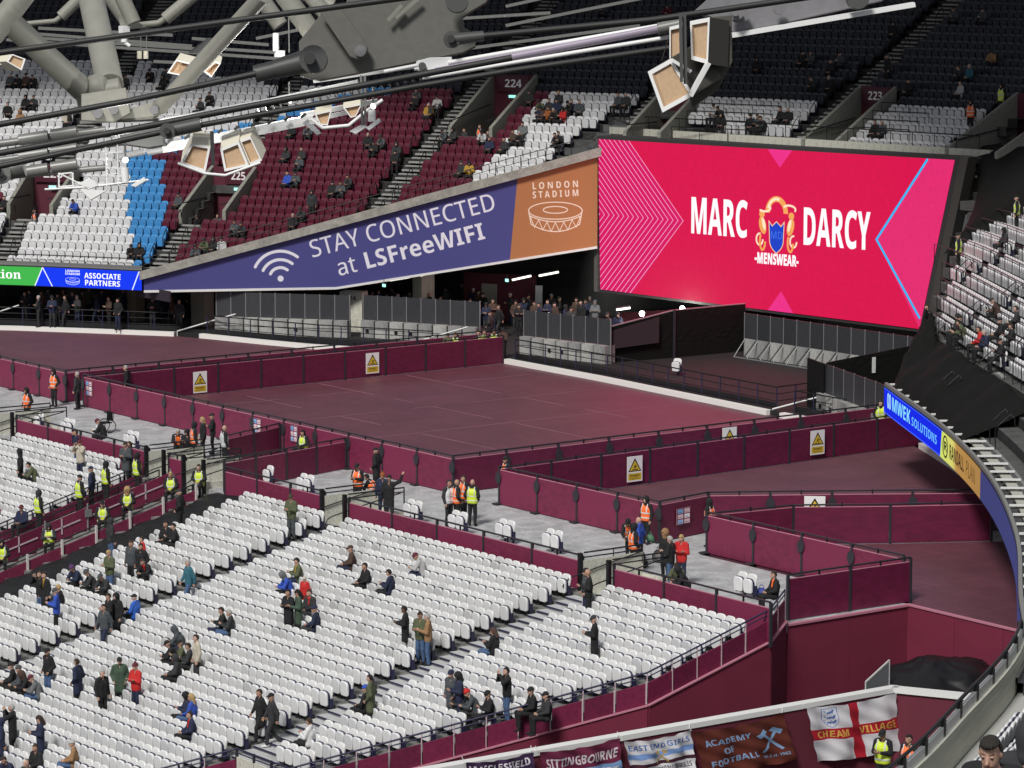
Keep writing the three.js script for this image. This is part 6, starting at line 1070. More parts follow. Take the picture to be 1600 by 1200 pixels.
  [317, 654, 'd', 'stand', -20, 'black/black/long:blond', 'blonde woman in black coat in the deck group by the stewards lane'],
  [332, 648, 'd', 'crossed', -30, 'black/black/cap', 'man in black coat and cap beside the blonde woman'],
  [350, 667, 'd', 'stand', 170, 'black/black/bald/silver', 'bald man in a silver vest seen from behind'],
  [474, 673, 'd', 'sit', 15, 'black/black/long:dark/yellow', 'dark haired woman in yellow vest sitting before the long barrier'],
  [559, 727, 'd', 'phone', 20, 'black/black/cap/orange', 'steward in orange vest and black cap right of the middle stair entrance'],
  [588, 702, 'd', 'pockets', -60, 'black+/black/cap', 'man in long black coat standing against the long barrier'],
  [584, 744, 'd', 'lean', -60, 'black/black/short:dark/orange', 'steward in orange vest bending below the man in the long black coat'],
  [598, 741, 'd', 'stand', 40, 'navy/navy/bobble:rust', 'person in navy coat and rust bobble hat on the deck'],
  [608, 745, 'd', 'raise', -140, 'black+/black/beanie', 'person in long black coat waving one arm'],
  [701, 752, 'd', 'stand', 100, 'charcoal/black/short:hair/white', 'man with white bib at the left of the steward huddle'],
  [713, 752, 'd', 'pockets', 170, 'black/black/bald/orange', 'bald steward in orange vest seen from behind in the huddle'],
  [725, 745, 'd', 'stand', 0, 'black/black/short:hair/orange', 'steward in orange vest facing the camera in the huddle'],
  [738, 752, 'd', 'pockets', 215, 'black/black/bald/yellow', 'bald steward in yellow vest at the right of the huddle'],
  [791, 716, 'p', 'pockets', -10, 'black/black/beanie/orange', 'steward in orange vest seen over the barrier in the right passage', 'pass'],
  [985, 811, 'd', 'stoop', 40, 'black/black/beanie/orange', 'steward in orange vest and black beanie left of the blue jacket'],
  [990, 821, 'd', 'pockets', 170, 'black/black/hood/orange', 'steward in orange vest seen from behind beside the blue jacket'],
  [999, 811, 'd', 'pockets', -60, 'royal/black/bald', 'bald man in blue jacket with a green bag'],
  [1010, 778, 'd', 'stand', 10, 'black/black/hood/orange', 'steward in orange vest and black hood at the corner post'],
  [1040, 830, 'd', 'pockets', 10, 'black+/black/fur:tan', 'person in black coat with a tan fur hood on the deck'],
  [1048, 841, 'd', 'phone', -60, 'black/jeans/short:greyhair', 'grey haired man in black jacket and pale jeans on the deck'],
  [1065, 838, 'd', 'crossed', 30, 'red/navy/long:blond', 'blonde woman in red and white shirt'],
  [1061, 880, 'd', 'lean', 30, 'olive/black/short:hair', 'person in olive hat crouched by the deck front'],
  [1073, 888, 'd', 'lean', -30, 'black/black/hood', 'person in black bending over at the deck front'],
  [1109, 782, 'd', 'stand', -70, 'black/black/hood/orange', 'steward in black at the end of the corner barrier'],
  [1211, 895, 'd', 'sit', -20, 'black/black/short:hair', 'man in black jacket with orange scarf sitting at the right end of the deck', { bag: 'orange' }],
];
const laneU = { l1: 13.45, l2: 16.15, l3: 16.5 };
for (const [x, y, mode, pose, yaw, look, label, o = {}] of crowd) {
  const oo = typeof o === 'string' ? {} : o, sc = oo.scale || 1, top = TOP(pose) * sc; let p;
  if (mode === 'r') p = seatOn(x, y, pose, sc);
  else if (mode === 'd' || mode === 'p') p = floorOn(x, y, pose, 0.01, sc);
  else if (mode === 'k') { p = onPlane(x, y, P(0, -0.55, -0.33 + 0.2 + top), rakeN); p.y = fl(-p.z) + 0.2; }
  else { const u = laneU[mode], w = onPlane(x, y, P(u, 0, 0), V(1, 0, 0)), r = Math.max(0, Math.round((-0.55 + w.z) / ROW - 0.5)); p = V(u, w.y - top, w.z); p.y = rowH(Math.max(0, Math.floor((w.z - 0.55) / ROW))) - 0.02; if (mode === 'l3') p.y = Math.max(p.y, w.y - top); }
  person(label, p, yaw, pose, look, { ...oo, group: /vest/.test(label) ? 'stewards' : 'spectators in the near stand' });
}
// seats under the sitting stewards
// near people at the lower right
{
  const a = at(1555, 1158, 26), b = at(1607, 1140, 27.5);
  const grp = 'spectators in the near stand at lower right';
  const pa = person('man with swept back dark grey hair at the lower right corner', V(a.x, a.y - TOP('sitlook'), a.z), 30, 'sitlook', 'black/black/swept:ash', { lod: 'near', skin: 0, group: grp });
  const pb = person('person in dark hood cut by the right edge at the lower right corner', V(b.x, b.y - TOP('sit'), b.z), -150, 'sit', 'charcoal/black/hood:charcoal', { lod: 'near', group: grp });
  struct('near_step', [box(3.2, 0.2, 1.4, 0, 0, 0).rotateY(0.94).translate(a.x, a.y - TOP('sit') - 0.1, a.z), box(3.0, 0.42, 0.4, 0, 0.2, 0).rotateY(0.94).translate(a.x, a.y - TOP('sit'), a.z)], M.concrete);
  const c = at(1380, 1144, 88), d = at(1421, 1151, 87);
  for (const [q, pose, look, l, y] of [[c, 'phone', 'black/black/cap/yellow', 'steward in yellow vest before the white flag', 20], [d, 'stand', 'black/black/short:dark/orange', 'steward in orange vest right of the white flag', 10]]) person(l, V(q.x, q.y - TOP(pose), q.z), y, pose, look, { group: 'stewards' });
  struct('service_walk', box(2.2, 0.2, 0.8, 0, 0, 0).rotateY(0.9).translate((c.x + d.x) / 2, c.y - TOP('stand') - 0.115, (c.z + d.z) / 2), M.concrete);
}

// ---------------------------------------------------------------- distant spectators: upper tier, right hand stand, concourse
const ORD = ['first', 'second', 'third', 'fourth', 'fifth', 'sixth', 'seventh', 'eighth', 'ninth', 'tenth', 'eleventh', 'twelfth', 'thirteenth', 'fourteenth', 'fifteenth', 'sixteenth', 'seventeenth', 'eighteenth', 'nineteenth', 'twentieth', 'twenty first', 'twenty second', 'twenty third', 'twenty fourth', 'twenty fifth', 'twenty sixth', 'twenty seventh', 'twenty eighth', 'twenty ninth', 'thirtieth', 'thirty first', 'thirty second'];
const darks = ['black', 'charcoal', 'black', 'navy', 'charcoal', 'black', 'slate', 'brown'], hats = ['short', 'beanie', 'cap', 'short:dark', 'hood', 'short:greyhair', 'short:hair', 'beanie:charcoal'];
let nCrowd = 0;
// [px of the head, py, colour or '', pose or '', hat or '', vest or '']
function tierCrowd(where, list) {
  list.sort((a, b) => a[0] - b[0]).forEach(([x, y, col, pose, hat, vest], i) => {
    const c = col || darks[(nCrowd * 5 + i) % 8], h = hat || hats[(nCrowd * 3 + 2 * i) % 8], ps = pose || ['sit', 'sit', 'sitphone', 'lean'][nCrowd % 4], stand = !POSES[ps].base; nCrowd++;
    const top = TOP(ps), s = nearestSeat(x, y + (stand ? 22 : 14)); if (!s) return;
    let best = null, bd = 1e9; for (const q of tierSeats) { const p = q.p, e = pixel(V(p.x - q.out.x * 0.33, p.y + top, p.z - q.out.z * 0.33)), d = Math.hypot(e[0] - x, e[1] - y); if (d < bd) { bd = d; best = q; } }
    const p = best.p, f = stand ? 0.5 : 0.33;
    person(`${ORD[i]} from left, in ${c}${vest ? ` and ${vest} vest` : ''}, ${where}`, V(p.x - best.out.x * f, p.y, p.z - best.out.z * f), Math.atan2(-best.out.x, -best.out.z) * 180 / Math.PI + rr(-25, 25), ps, `${c}/black/${h}${vest ? '/' + vest : ''}`, { lod: 'far', group: 'spectators in the upper tier' });
  });
}
tierCrowd('in white seats at the far top left', [[22, 116], [33, 117], [45, 114, 'brown'], [56, 116], [12, 158], [36, 148], [47, 148], [28, 172, 'tan', '', 'fur:tan'], [100, 178], [114, 180, 'cream'], [192, 112], [310, 150], [326, 147], [262, 108], [240, 104], [250, 118]]);
tierCrowd('near opening 226 and the light blue seats', [[3, 298, 'maroon'], [2, 312], [124, 310, 'royal', 'lean'], [204, 386], [214, 385], [276, 298]]);
tierCrowd('beside opening 225 and low in the maroon seats', [[362, 342], [374, 346], [304, 377], [317, 375, 'olive'], [332, 377], [343, 375, 'pale'], [455, 330], [470, 328], [452, 273, 'royal'], [462, 275], [517, 279], [534, 280], [549, 278], [492, 303, 'charcoal', 'stand']]);
tierCrowd('high in the maroon seats', [[452, 236], [465, 239, 'slate'], [477, 236], [462, 197], [476, 198], [572, 214], [583, 217], [601, 212], [618, 216], [635, 241], [668, 164], [677, 162, 'mustard'], [692, 162, 'pale'], [692, 189], [705, 189], [645, 148], [655, 146]]);
tierCrowd('around the aisle below opening 224', [[756, 204, 'pale'], [760, 216], [783, 219], [797, 209], [719, 257], [733, 255, 'mustard'], [818, 192, 'grey'], [811, 211]]);
tierCrowd('clustered in white seats right of opening 224', [[824, 147], [844, 150, 'olive'], [841, 166], [859, 152], [860, 164, 'rust'], [870, 150], [877, 149, '', '', 'short:blond'], [880, 165, 'red'], [892, 164], [892, 153], [902, 157, 'slate'], [850, 163], [868, 166]]);
tierCrowd('in white seats left of the speaker box', [[962, 147], [975, 141], [880, 219], [891, 220]]);
tierCrowd('in white seats above the middle screen', [[1112, 161, 'pale'], [1124, 160], [1170, 174], [1186, 176], [1128, 191], [1225, 164], [1237, 166], [1196, 180]]);
tierCrowd('in the black seats at the top right', [[1260, 79], [1272, 80], [1294, 93], [1312, 80], [1275, 119], [1299, 125], [1389, 80, 'black', 'stand'], [1507, 101], [1517, 100, 'teal'], [1557, 84, 'tan'], [1507, 130, 'pale'], [1425, 124], [1488, 14], [1538, 12], [940, 4], [1050, 6, 'maroon'], [1400, 30], [1180, 95]]);
tierCrowd('in the white seats right of opening 223', [[1367, 191], [1380, 189], [1555, 178, 'black', 'stand', 'hood', 'orange'], [1566, 178, 'black', 'stand', 'hood', 'yellow']]);
tierCrowd('in the right hand stand beside the screen', [[1591, 312, 'black', 'stand', 'cap', 'yellow'], [1506, 357, 'black', 'stand', 'beanie', 'yellow'], [1570, 358], [1490, 491], [1504, 489], [1514, 491, 'olive'], [1556, 481, 'brown'], [1572, 487], [1531, 512, 'red'], [1541, 514, 'navy'], [1578, 509], [1549, 566], [1593, 470]]);
// people standing in the stair openings of the upper tier
function inOpening(label, n, along, k, yaw, look, drop = 2.35) { const [a, b, k0] = VOMS[n], p = onTier(a + (b - a) * along, RUN * k, H0 + RISE * k0 - drop); person(label, p, yaw, 'stand', look, { lod: 'far', group: 'people in the stair openings' }); }
inOpening('steward in orange vest standing in opening 226', 0, 0.45, 7.5, 0, 'black/black/cap/orange', 1.4);
inOpening('person in black walking left in opening 225', 1, 0.25, 7.2, -70, 'black/black/short', 1.4); inOpening('person in slate jacket walking right in opening 225', 1, 0.6, 8, 60, 'slate/jeans/short', 1.4);
inOpening('person in dark coat at the left of opening 224', 2, 0.2, 18.2, 10, 'charcoal+/black/short', 1.2); inOpening('steward in orange vest in opening 224', 2, 0.45, 19, 0, 'black/black/short/orange', 1.0); inOpening('person in black at the right of opening 224', 2, 0.75, 18.4, 20, 'black/black/short', 1.3);
inOpening('person in tan jacket in opening 223', 4, 0.35, 18.2, 0, 'tan/black/short', 1.1); inOpening('person in black in opening 223', 4, 0.7, 18.4, -20, 'black/black/short', 1.1);
// concourse crowd
function floorCrowd(where, h, list, group, back = 0, passU) {
  list.sort((a, b) => a[0] - b[0]).forEach(([x, y, col, hat, vest, pose], i) => {
    const c = col || darks[(nCrowd * 5 + i) % 8], hh = hat || hats[(nCrowd * 3 + 2 * i) % 8], ps = pose || ['stand', 'phone', 'pockets', 'crossed', 'walk'][nCrowd % 5]; nCrowd++;
    person(`${ORD[i]} from left, in ${c}${vest ? ` and ${vest} vest` : ''}, ${where}`, (back ? floorOn(x, y, ps, h).add(V(FWD.x * back, 0, FWD.z * back)) : passU === undefined ? floorOn(x, y, ps, h) : onPlane(x, y, V(passU, 0, 0), V(1, 0, 0)).setY(0)), rr(-70, 70), ps, `${c}/${['black', 'navy', 'charcoal'][i % 3]}/${hh}${vest ? '/' + vest : ''}`, { lod: 'far', group });
  });
}
floorCrowd('in the crowd under the blue LED ribbon', CH, [[38, 461], [52, 470], [56, 462], [67, 458, 'slate'], [73, 471], [82, 466], [91, 460], [94, 470], [106, 464], [122, 463, 'brown'], [132, 456, 'olive'], [152, 460, 'navy'], [163, 472], [177, 475], [187, 460], [200, 460, 'blue', 'short:greyhair'], [221, 457, 'grey', 'hood:slate'], [232, 473], [240, 467], [250, 464], [274, 476], [295, 464, 'brown'], [310, 461, 'tan'], [30, 464], [113, 470], [143, 468], [262, 470]], 'crowd on the concourse', 2.2);
floorCrowd('behind the hoarding fence by pillar 124', CH, [[570, 459], [581, 456], [593, 455, 'royal'], [606, 460, 'navy'], [622, 461], [632, 464], [640, 456], [671, 459, 'black', 'bald'], [690, 465, 'blue'], [655, 474], [697, 449, 'slate'], [722, 444], [613, 450]], 'crowd on the concourse');
floorCrowd('crowded between the board and the screen', CH, [[735, 469], [740, 452, 'navy', 'cap:white'], [748, 455], [755, 459], [760, 475], [770, 469, 'brown'], [790, 453, 'pale', 'beanie:pale'], [798, 460], [806, 471], [811, 476], [835, 473], [843, 475, 'navy'], [862, 461], [867, 474], [875, 466], [884, 478], [892, 481], [901, 467], [908, 471], [915, 470], [922, 465], [930, 471, 'grey', 'hood:grey'], [950, 490], [965, 490], [780, 478], [826, 462], [818, 468], [856, 470], [745, 482], [766, 488]], 'crowd on the concourse');
floorCrowd('at the far end of the left passage', CH, [[700, 526, 'olive', 'cap'], [712, 523, 'charcoal', 'cap', 'yellow'], [748, 512, 'black', 'cap', 'yellow'], [758, 511, 'black', 'short', 'yellow'], [772, 508, 'black', 'beanie', 'yellow'], [786, 512, 'brown', 'beanie:black']], 'stewards', 0, -8.3);
floorCrowd('under the curved LED ribbon', CH, [[1376, 628, 'black', 'short', 'yellow']], 'stewards');
floorCrowd('beside the lower right edge of the screen', 3.6, [[1449, 478, 'black', 'short:hair', '', 'stand']], 'spectators in the upper tier');

// ---------------------------------------------------------------- roof: unseen canopy added to shade the far tier, and the steel hung nearby
{
  const pos = [], idx = [], END = Math.floor(nearestS(23, 29.6) / DS_ / 4) * 4; let n = 0;
  for (let i = 0; i <= END; i += 4) { for (const [o, h] of [[-3, 33], [48, 40], [48, 40.4], [-3, 33.4]]) { const p = onTier(i * DS_, o, h); pos.push(p.x, p.y, p.z); } if (i + 4 <= END) for (let q = 0; q < 4; q++) { const a = n * 4 + q, b = n * 4 + (q + 1) % 4; idx.push(a, b, a + 4, b, b + 4, a + 4); } n++; }
  const g = new THREE.BufferGeometry(); g.setAttribute('position', new THREE.Float32BufferAttribute(pos, 3)); g.setIndex(idx); g.computeVertexNormals();
  struct('shading_canopy', g, mat(0.5, 0.5, 0.5, { side: THREE.DoubleSide, roughness: 0.8 }));
}
const softPlate = noiseTex(128, (x, y) => { const a = 0.95 + 0.05 * tn(x, y, 1.2, 1); return [a, a, a * 0.99]; }, 1, true);
const RD = 58, steel = mat(0.29, 0.285, 0.25, { map: softPlate, roughness: 0.55 }), plateSteel = mat(0.125, 0.123, 0.11, { map: softPlate, roughness: 0.55 }), steelLilac = mat(0.2, 0.195, 0.21, { map: softPlate, roughness: 0.5 }), darkSteel = mat(0.06, 0.062, 0.06, { roughness: 0.5 }), cableMat = mat(0.02, 0.02, 0.02, { roughness: 0.55 }), whiteSteel = mat(0.85, 0.85, 0.84, { roughness: 0.4 }), greyRod = mat(0.2, 0.2, 0.19, { roughness: 0.4, metalness: 0.2 });
const pr = (r, D = RD) => r * D / FOCAL;                                                       // seen width to real width
const A = ([x, y, D = RD]) => at(x, y, D);
const rod = (l, r, n = 10, r2 = r) => l.slice(1).map((b, i) => bar(A(l[i]), A(b), pr(r, l[i][2]), n, pr(r2, b[2])));
function facing(outline, D, th) {                                                             // a plate square to the view into the stadium
  const o = A([outline[0][0], outline[0][1], D]), sh = new THREE.Shape(outline.map(([x, y]) => { const q = A([x, y, D]).sub(o); return new THREE.Vector2(q.dot(RIGHT), q.dot(UPV)); }));
  return new THREE.ExtrudeGeometry(sh, { depth: th, bevelEnabled: true, bevelSize: 0.012, bevelThickness: 0.012, bevelSegments: 1 }).applyMatrix4(new THREE.Matrix4().makeBasis(RIGHT, UPV, FWD.clone().negate()).setPosition(o.addScaledVector(FWD, th)));
}
const disc = (x, y, r, D, th, n = 20) => { const p = A([x, y, D]); return bar(p.clone().addScaledVector(FWD, th / 2), p.clone().addScaledVector(FWD, -th / 2), pr(r, D), n); };
function steelThing(name, label, cat, p, parts, group) { const t = thing(name, label, cat, A(p), group); for (const [n, g, m] of parts) part(n, g, m, t); return t; }
const RG = 'roof steelwork hanging in the upper part of the picture';
steelThing('roof_truss', 'thick pale roof tubes meeting at a knuckle at top left', 'roof truss', [150, 130], [
  ['strut', rod([[48, -24], [-14, 56]], 19, 18), steel], ['strut', rod([[8, 28, 58], [131, 142, 60]], 19, 18), steel], ['strut', rod([[138, -24, 63], [172, 134, 60.2]], 20, 18, 22), steel],
  ['knuckle', [new THREE.SphereGeometry(pr(23), 20, 14).translate(...A([152, 138, 60]).toArray()), ...rod([[120, 150, 60], [188, 138, 60]], 17, 16)], steel], ['clevis', [facing([[128, 148], [195, 138], [203, 176], [176, 190], [128, 187]], 59, 0.12), facing([[180, 178], [240, 160], [262, 170], [238, 186], [186, 190]], 59.2, 0.06)], steel],
  ['pin', disc(153, 177, 8, 58.9, 0.1), steelLilac], ['pin', disc(178, 172, 7, 58.9, 0.1), steelLilac], ['pin', disc(241, 172, 7, 59, 0.12), steelLilac], ['strut', rod([[412, -8, 56], [250, 168, 59.2]], 13.5, 16, 12), steel], ['base_channel', [beam(A([125, 191, 59.5]), A([248, 187, 59.5]), 0.08, 0.05)], greyRod]], RG);
steelThing('roof_truss', 'thin pale roof struts joining behind the first cable at top left', 'roof truss', [205, 38], [
  ['strut', rod([[122, 0, 66], [95, 26, 66]], 9), steel], ['strut', rod([[95, 26, 66], [86, 33, 66], [42, 37, 66]], 4), steel], ['strut', rod([[160, -24, 66], [200, 34, 66]], 13), steel], ['strut', rod([[182, -24, 65], [209, 36, 65]], 12), steel], ['strut', rod([[212, 40, 66], [248, 36, 66], [262, 26, 66]], 5), steel], ['strut', rod([[258, 30, 66], [310, -14, 66]], 10), steel], ['node_plate', facing([[186, 30], [214, 34], [228, 42], [190, 46]], 65.4, 0.1), steel],
  ['camera_housing', [box(0.16, 0.14, 0.16).translate(...A([194, 46, 65]).toArray()), ...rod([[194, 44, 65], [194, 66, 65]], 5), ...rod([[194, 66, 65], [203, 72, 65]], 3)], whiteSteel]], RG);
steelThing('roof_truss', 'pale roof struts with a hanging fixture left of the big plate', 'roof truss', [450, 20], [
  ['strut', rod([[396, -20, 64], [438, 40, 64]], 13), steel], ['strut', rod([[432, -24, 60], [496, 62, 60]], 16, 16), steel], ['strut', rod([[470, -24, 60], [528, 44, 60]], 13), steel], ['strut', rod([[445, -24, 63], [520, 10, 63]], 11), steel],
  ['camera_housing', [...rod([[431, 52, 62], [431, 80, 62]], 5), box(0.14, 0.12, 0.14).translate(...A([437, 84, 62]).toArray())], whiteSteel], ['hanger', rod([[451, 28, 62], [452, 82, 62]], 1.2, 5), greyRod]], RG);
steelThing('node_plate', 'large grey steel node plate with pinned forks at top centre', 'steel plate', [600, 60], [
  ['plate', facing([[468, 66], [506, 18], [540, 12], [548, -20], [776, -20], [758, 4], [736, 17], [722, 27], [725, 44], [742, 54], [742, 72], [722, 82], [600, 106], [500, 125], [470, 118]], 57.4, 0.18), plateSteel],
  ['rocker', facing([[500, 18], [534, 15], [574, 74], [571, 88], [560, 92], [548, 88]], 57.1, 0.1), plateSteel], ['pin', [disc(563, 80, 9, 57, 0.12)], steelLilac], ['stiffener', [beam(A([606, 32, 57.2]), A([628, 8, 57.2]), 0.04, 0.06), beam(A([618, 28, 57.2]), A([656, -4, 57.2]), 0.05, 0.06)], steel],
  ['fork', [...rod([[398, 116, 56.8], [430, 108, 56.8]], 14, 14), ...rod([[430, 108, 56.8], [490, 93, 56.8]], 15, 14, 20), disc(490, 93, 22, 56.7, 0.2)], darkSteel], ['pin', [disc(484, 92, 9, 56.45, 0.16)], mat(0.03, 0.03, 0.03)], ['fork', [disc(706, 62, 13, 56.9, 0.16), ...rod([[706, 62, 56.9], [756, 56, 56.9]], 10, 12, 8)], darkSteel], ['pin', [disc(705, 61, 6, 56.7, 0.14)], cableMat], ['fork', [disc(714, 2, 18, 56.9, 0.18)], darkSteel]], RG);
steelThing('node_plate', 'grey lilac steel plate above the hanging speaker box', 'steel plate', [1200, 20], [
  ['plate', facing([[1085, 18], [1128, -20], [1400, -20], [1378, 0], [1212, 38], [1146, 49], [1138, 34]], 58.5, 0.2), steelLilac], ['pin', [disc(1155, 22, 15, 58.2, 0.1), disc(1152, 22, 9, 58, 0.12), disc(1149, 22, 4, 57.9, 0.12)], steelLilac], ['pin', [disc(1218, 14, 9, 58.2, 0.08)], steelLilac], ['fork', [disc(1340, -3, 18, 58, 0.2)], darkSteel], ['bottom_flange', beam(A([1143, 55, 58.4]), A([1428, 7, 58.4]), 0.35, 0.08), whiteSteel]], RG);
[[[[-20, 85], [420, 25], [664, -8]], 5, 'uppermost dark roof cable crossing the top left corner'], [[[-20, 198], [200, 158], [400, 115]], 5, 'dark roof cable running into the fork of the big plate'], [[[-20, 243], [200, 203], [400, 164], [650, 118], [800, 90]], 5.2, 'dark roof cable above the white catwalk'], [[[-20, 264], [250, 207], [400, 180], [650, 135], [800, 110], [1046, 75]], 4.6, 'lowest dark roof cable ending at the speaker box'], [[[756, 56], [1020, 31], [1205, 4], [1300, -10]], 5, 'dark roof cable from the big plate to the upper right']].forEach(([l, r, label]) => steelThing('roof_cable', label, 'cable', l[1], [['cable', rod(l.map(([x, y]) => [x, y, 56]), r, 8), cableMat]], 'dark cables under the roof'));
steelThing('cable_socket', 'dark round cable socket on the lowest cable left of the catwalk', 'cable socket', [280, 200], [['socket', [...rod([[262, 205, 55.8], [314, 194, 55.8]], 11, 14), disc(262, 205, 12, 55.6, 0.22)], darkSteel], ['pin', disc(261, 205, 5, 55.4, 0.15), cableMat]], RG);
[[[[-20, 227], [165, 203]], 6, 'grey'], [[[-20, 253], [195, 222]], 5, 'light'], [[[-20, 278], [165, 262]], 5, 'lower'], [[[180, 246], [226, 237]], 5, 'short white']].forEach(([l, r, n]) => steelThing('roof_rod', `${n} roof rod in the bundle at the left edge`, 'rod', l[1], [['rod', rod(l.map(([x, y]) => [x, y, 60]), r, 10), n === 'short white' ? whiteSteel : greyRod], ['coupling', rod([[l[0][0] + 50, l[0][1] - 8, 59.9], [l[0][0] + 95, l[0][1] - 15, 59.9]], n === 'short white' ? 5.2 : 9, 12), n === 'short white' ? whiteSteel : greyRod], ['coupling', rod([[l[0][0] + 100, l[0][1] - 16, 59.9], [l[0][0] + 140, l[0][1] - 22, 59.9]], n === 'short white' ? 5.2 : 9, 12), n === 'short white' ? whiteSteel : greyRod]], 'rods in the bundle at the left edge'));
steelThing('cable_socket', 'big dark cable socket cut by the left edge', 'cable socket', [10, 268], [['socket', [...rod([[-12, 272, 57], [38, 261, 57]], 15, 16), disc(0, 270, 17, 56.8, 0.3)], greyRod], ['pin', disc(-2, 270, 7, 56.4, 0.3), cableMat]], RG);
steelThing('hanger_block', 'dark grey hanger block between the rod bundle and the catwalk', 'hanger', [220, 222], [['block', facing([[188, 206], [252, 200], [256, 226], [232, 230], [190, 224]], 58.6, 0.3), darkSteel]], RG);
// white catwalk
{
  const cat = [[[255, 231], [380, 208], [490, 186]], [[252, 188], [400, 161]], [[400, 163], [560, 129]], [[490, 127], [650, 104]], [[470, 180], [590, 158]], [[420, 178], [560, 150]], [[300, 226], [420, 204]], [[430, 200], [560, 172]]];
  steelThing('catwalk', 'white floodlit catwalk beams sloping across the top left', 'catwalk', [420, 175], [
    ...cat.map((l, i) => ['beam', l.slice(1).map((b, k) => beam(A([...l[k], 59]), A([...b, 59]), 0.35, [0.16, 0.06, 0.1, 0.05, 0.08, 0.05, 0.07, 0.06][i])), whiteSteel]),
    ...Array.from({ length: 22 }, (_, k) => ['lacing', beam(A([400 + k * 12, 166 - k * 2.4, 59.2]), A([406 + k * 12, 180 - k * 2.6, 59.2]), 0.025, 0.025), greyRod]),
    ...Array.from({ length: 9 }, (_, k) => ['bracket', beam(A([262 + k * 26, 222 - k * 4.8, 58.7]), A([270 + k * 26, 216 - k * 4.8, 58.7]), 0.03, 0.05), darkSteel])], RG);
  steelThing('white_fork', 'white fork end with pin at the right end of the catwalk', 'fork', [680, 100], [['fork', [facing([[648, 108], [652, 96], [672, 91], [705, 90], [706, 103], [672, 110]], 57, 0.16), ...rod([[600, 112, 57], [652, 102, 57]], 3)], whiteSteel], ['pin', [disc(660, 104, 6, 56.9, 0.2)], darkSteel]], RG);
}
[[[[700, 98], [1032, 40]], 3.6, whiteSteel, 'upper white rod running to the speaker box'], [[[660, 122], [800, 98], [1046, 58]], 3.4, whiteSteel, 'lower white rod running to the speaker box'], [[[680, 112], [800, 89], [1036, 43]], 6.5, mat(0.35, 0.3, 0.38, { roughness: 0.35 }), 'thick grey rod tinted violet by screen light running to the speaker box']].forEach(([l, r, m, label]) => steelThing('roof_rod', label, 'rod', l[1], [['rod', rod(l.map(([x, y]) => [x, y, 57]), r, 10), m]], 'rods running to the hanging speaker box'));  // violet screen light is put into the colour of the thick rod
steelThing('cable_socket', 'grey round socket beside the top of the speaker box', 'cable socket', [1045, 42], [['socket', rod([[1028, 45, 56.9], [1066, 37, 56.9]], 9.5, 14), greyRod]], RG);
[[[790, 10], [880, -10]], [[790, 40], [1010, -4]], [[480, 44], [400, 60]], [[20, 50], [300, 72]], [[40, 58], [330, 78]], [[300, 60], [420, 70]], [[310, 74], [430, 82]], [[10, 62], [440, 92]], [[60, 44], [270, 55]], [[240, 96], [320, 100]], [[700, 30], [860, 20]], [[730, 76], [1000, 40]]].forEach(([a, b], i) => steelThing('roof_beam', `${ORD[i]} thin grey roof beam before the dark top seats`, 'beam', a, [['beam', beam(A([...a, 70]), A([...b, 70]), 0.06, 0.06), greyRod]], 'thin roof beams far under the roof'));
// speaker clusters: white framed boxes with wooden fronts
const wood = mat(0.62, 0.43, 0.27, { map: softPlate, roughness: 0.7 }), creamBox = mat(0.72, 0.68, 0.55, { roughness: 0.5 });
function cabinet(t, q, D, back, bodyMat = mat(0.06, 0.055, 0.045, { roughness: 0.7 })) {         // q: four front corners seen, back: how the body runs away
  const F4 = q.map((p) => A([...p, D])), c = F4.reduce((s, p) => s.add(p), V(0, 0, 0)).multiplyScalar(0.25), B4 = F4.map((p) => p.clone().add(back)), inn = F4.map((p) => p.clone().lerp(c, 0.2)), rec = inn.map((p) => p.clone().addScaledVector(back.clone().normalize(), 0.07));
  const quadG = (l) => { const pos = [], uv = []; for (const [a, b, d, e] of l) [[a, 0, 0], [b, 1, 0], [d, 1, 1], [a, 0, 0], [d, 1, 1], [e, 0, 1]].forEach(([p, u, v]) => { pos.push(p.x, p.y, p.z); uv.push(u, v); }); const g = new THREE.BufferGeometry(); g.setAttribute('position', new THREE.Float32BufferAttribute(pos, 3)); g.setAttribute('uv', new THREE.Float32BufferAttribute(uv, 2)); g.computeVertexNormals(); return g; };
  const ring = [0, 1, 2, 3].map((i) => [F4[i], F4[(i + 1) % 4], inn[(i + 1) % 4], inn[i]]), well = [0, 1, 2, 3].map((i) => [inn[i], inn[(i + 1) % 4], rec[(i + 1) % 4], rec[i]]), sides = [0, 1, 2, 3].map((i) => [F4[(i + 1) % 4], F4[i], B4[i], B4[(i + 1) % 4]]);
  part('frame', quadG(ring), whiteSteel, t); part('front_panel', quadG([rec]), wood, t); part('recess', quadG(well), wood, t); part('cabinet_body', quadG([...sides, [B4[3], B4[2], B4[1], B4[0]]]), bodyMat, t);
}
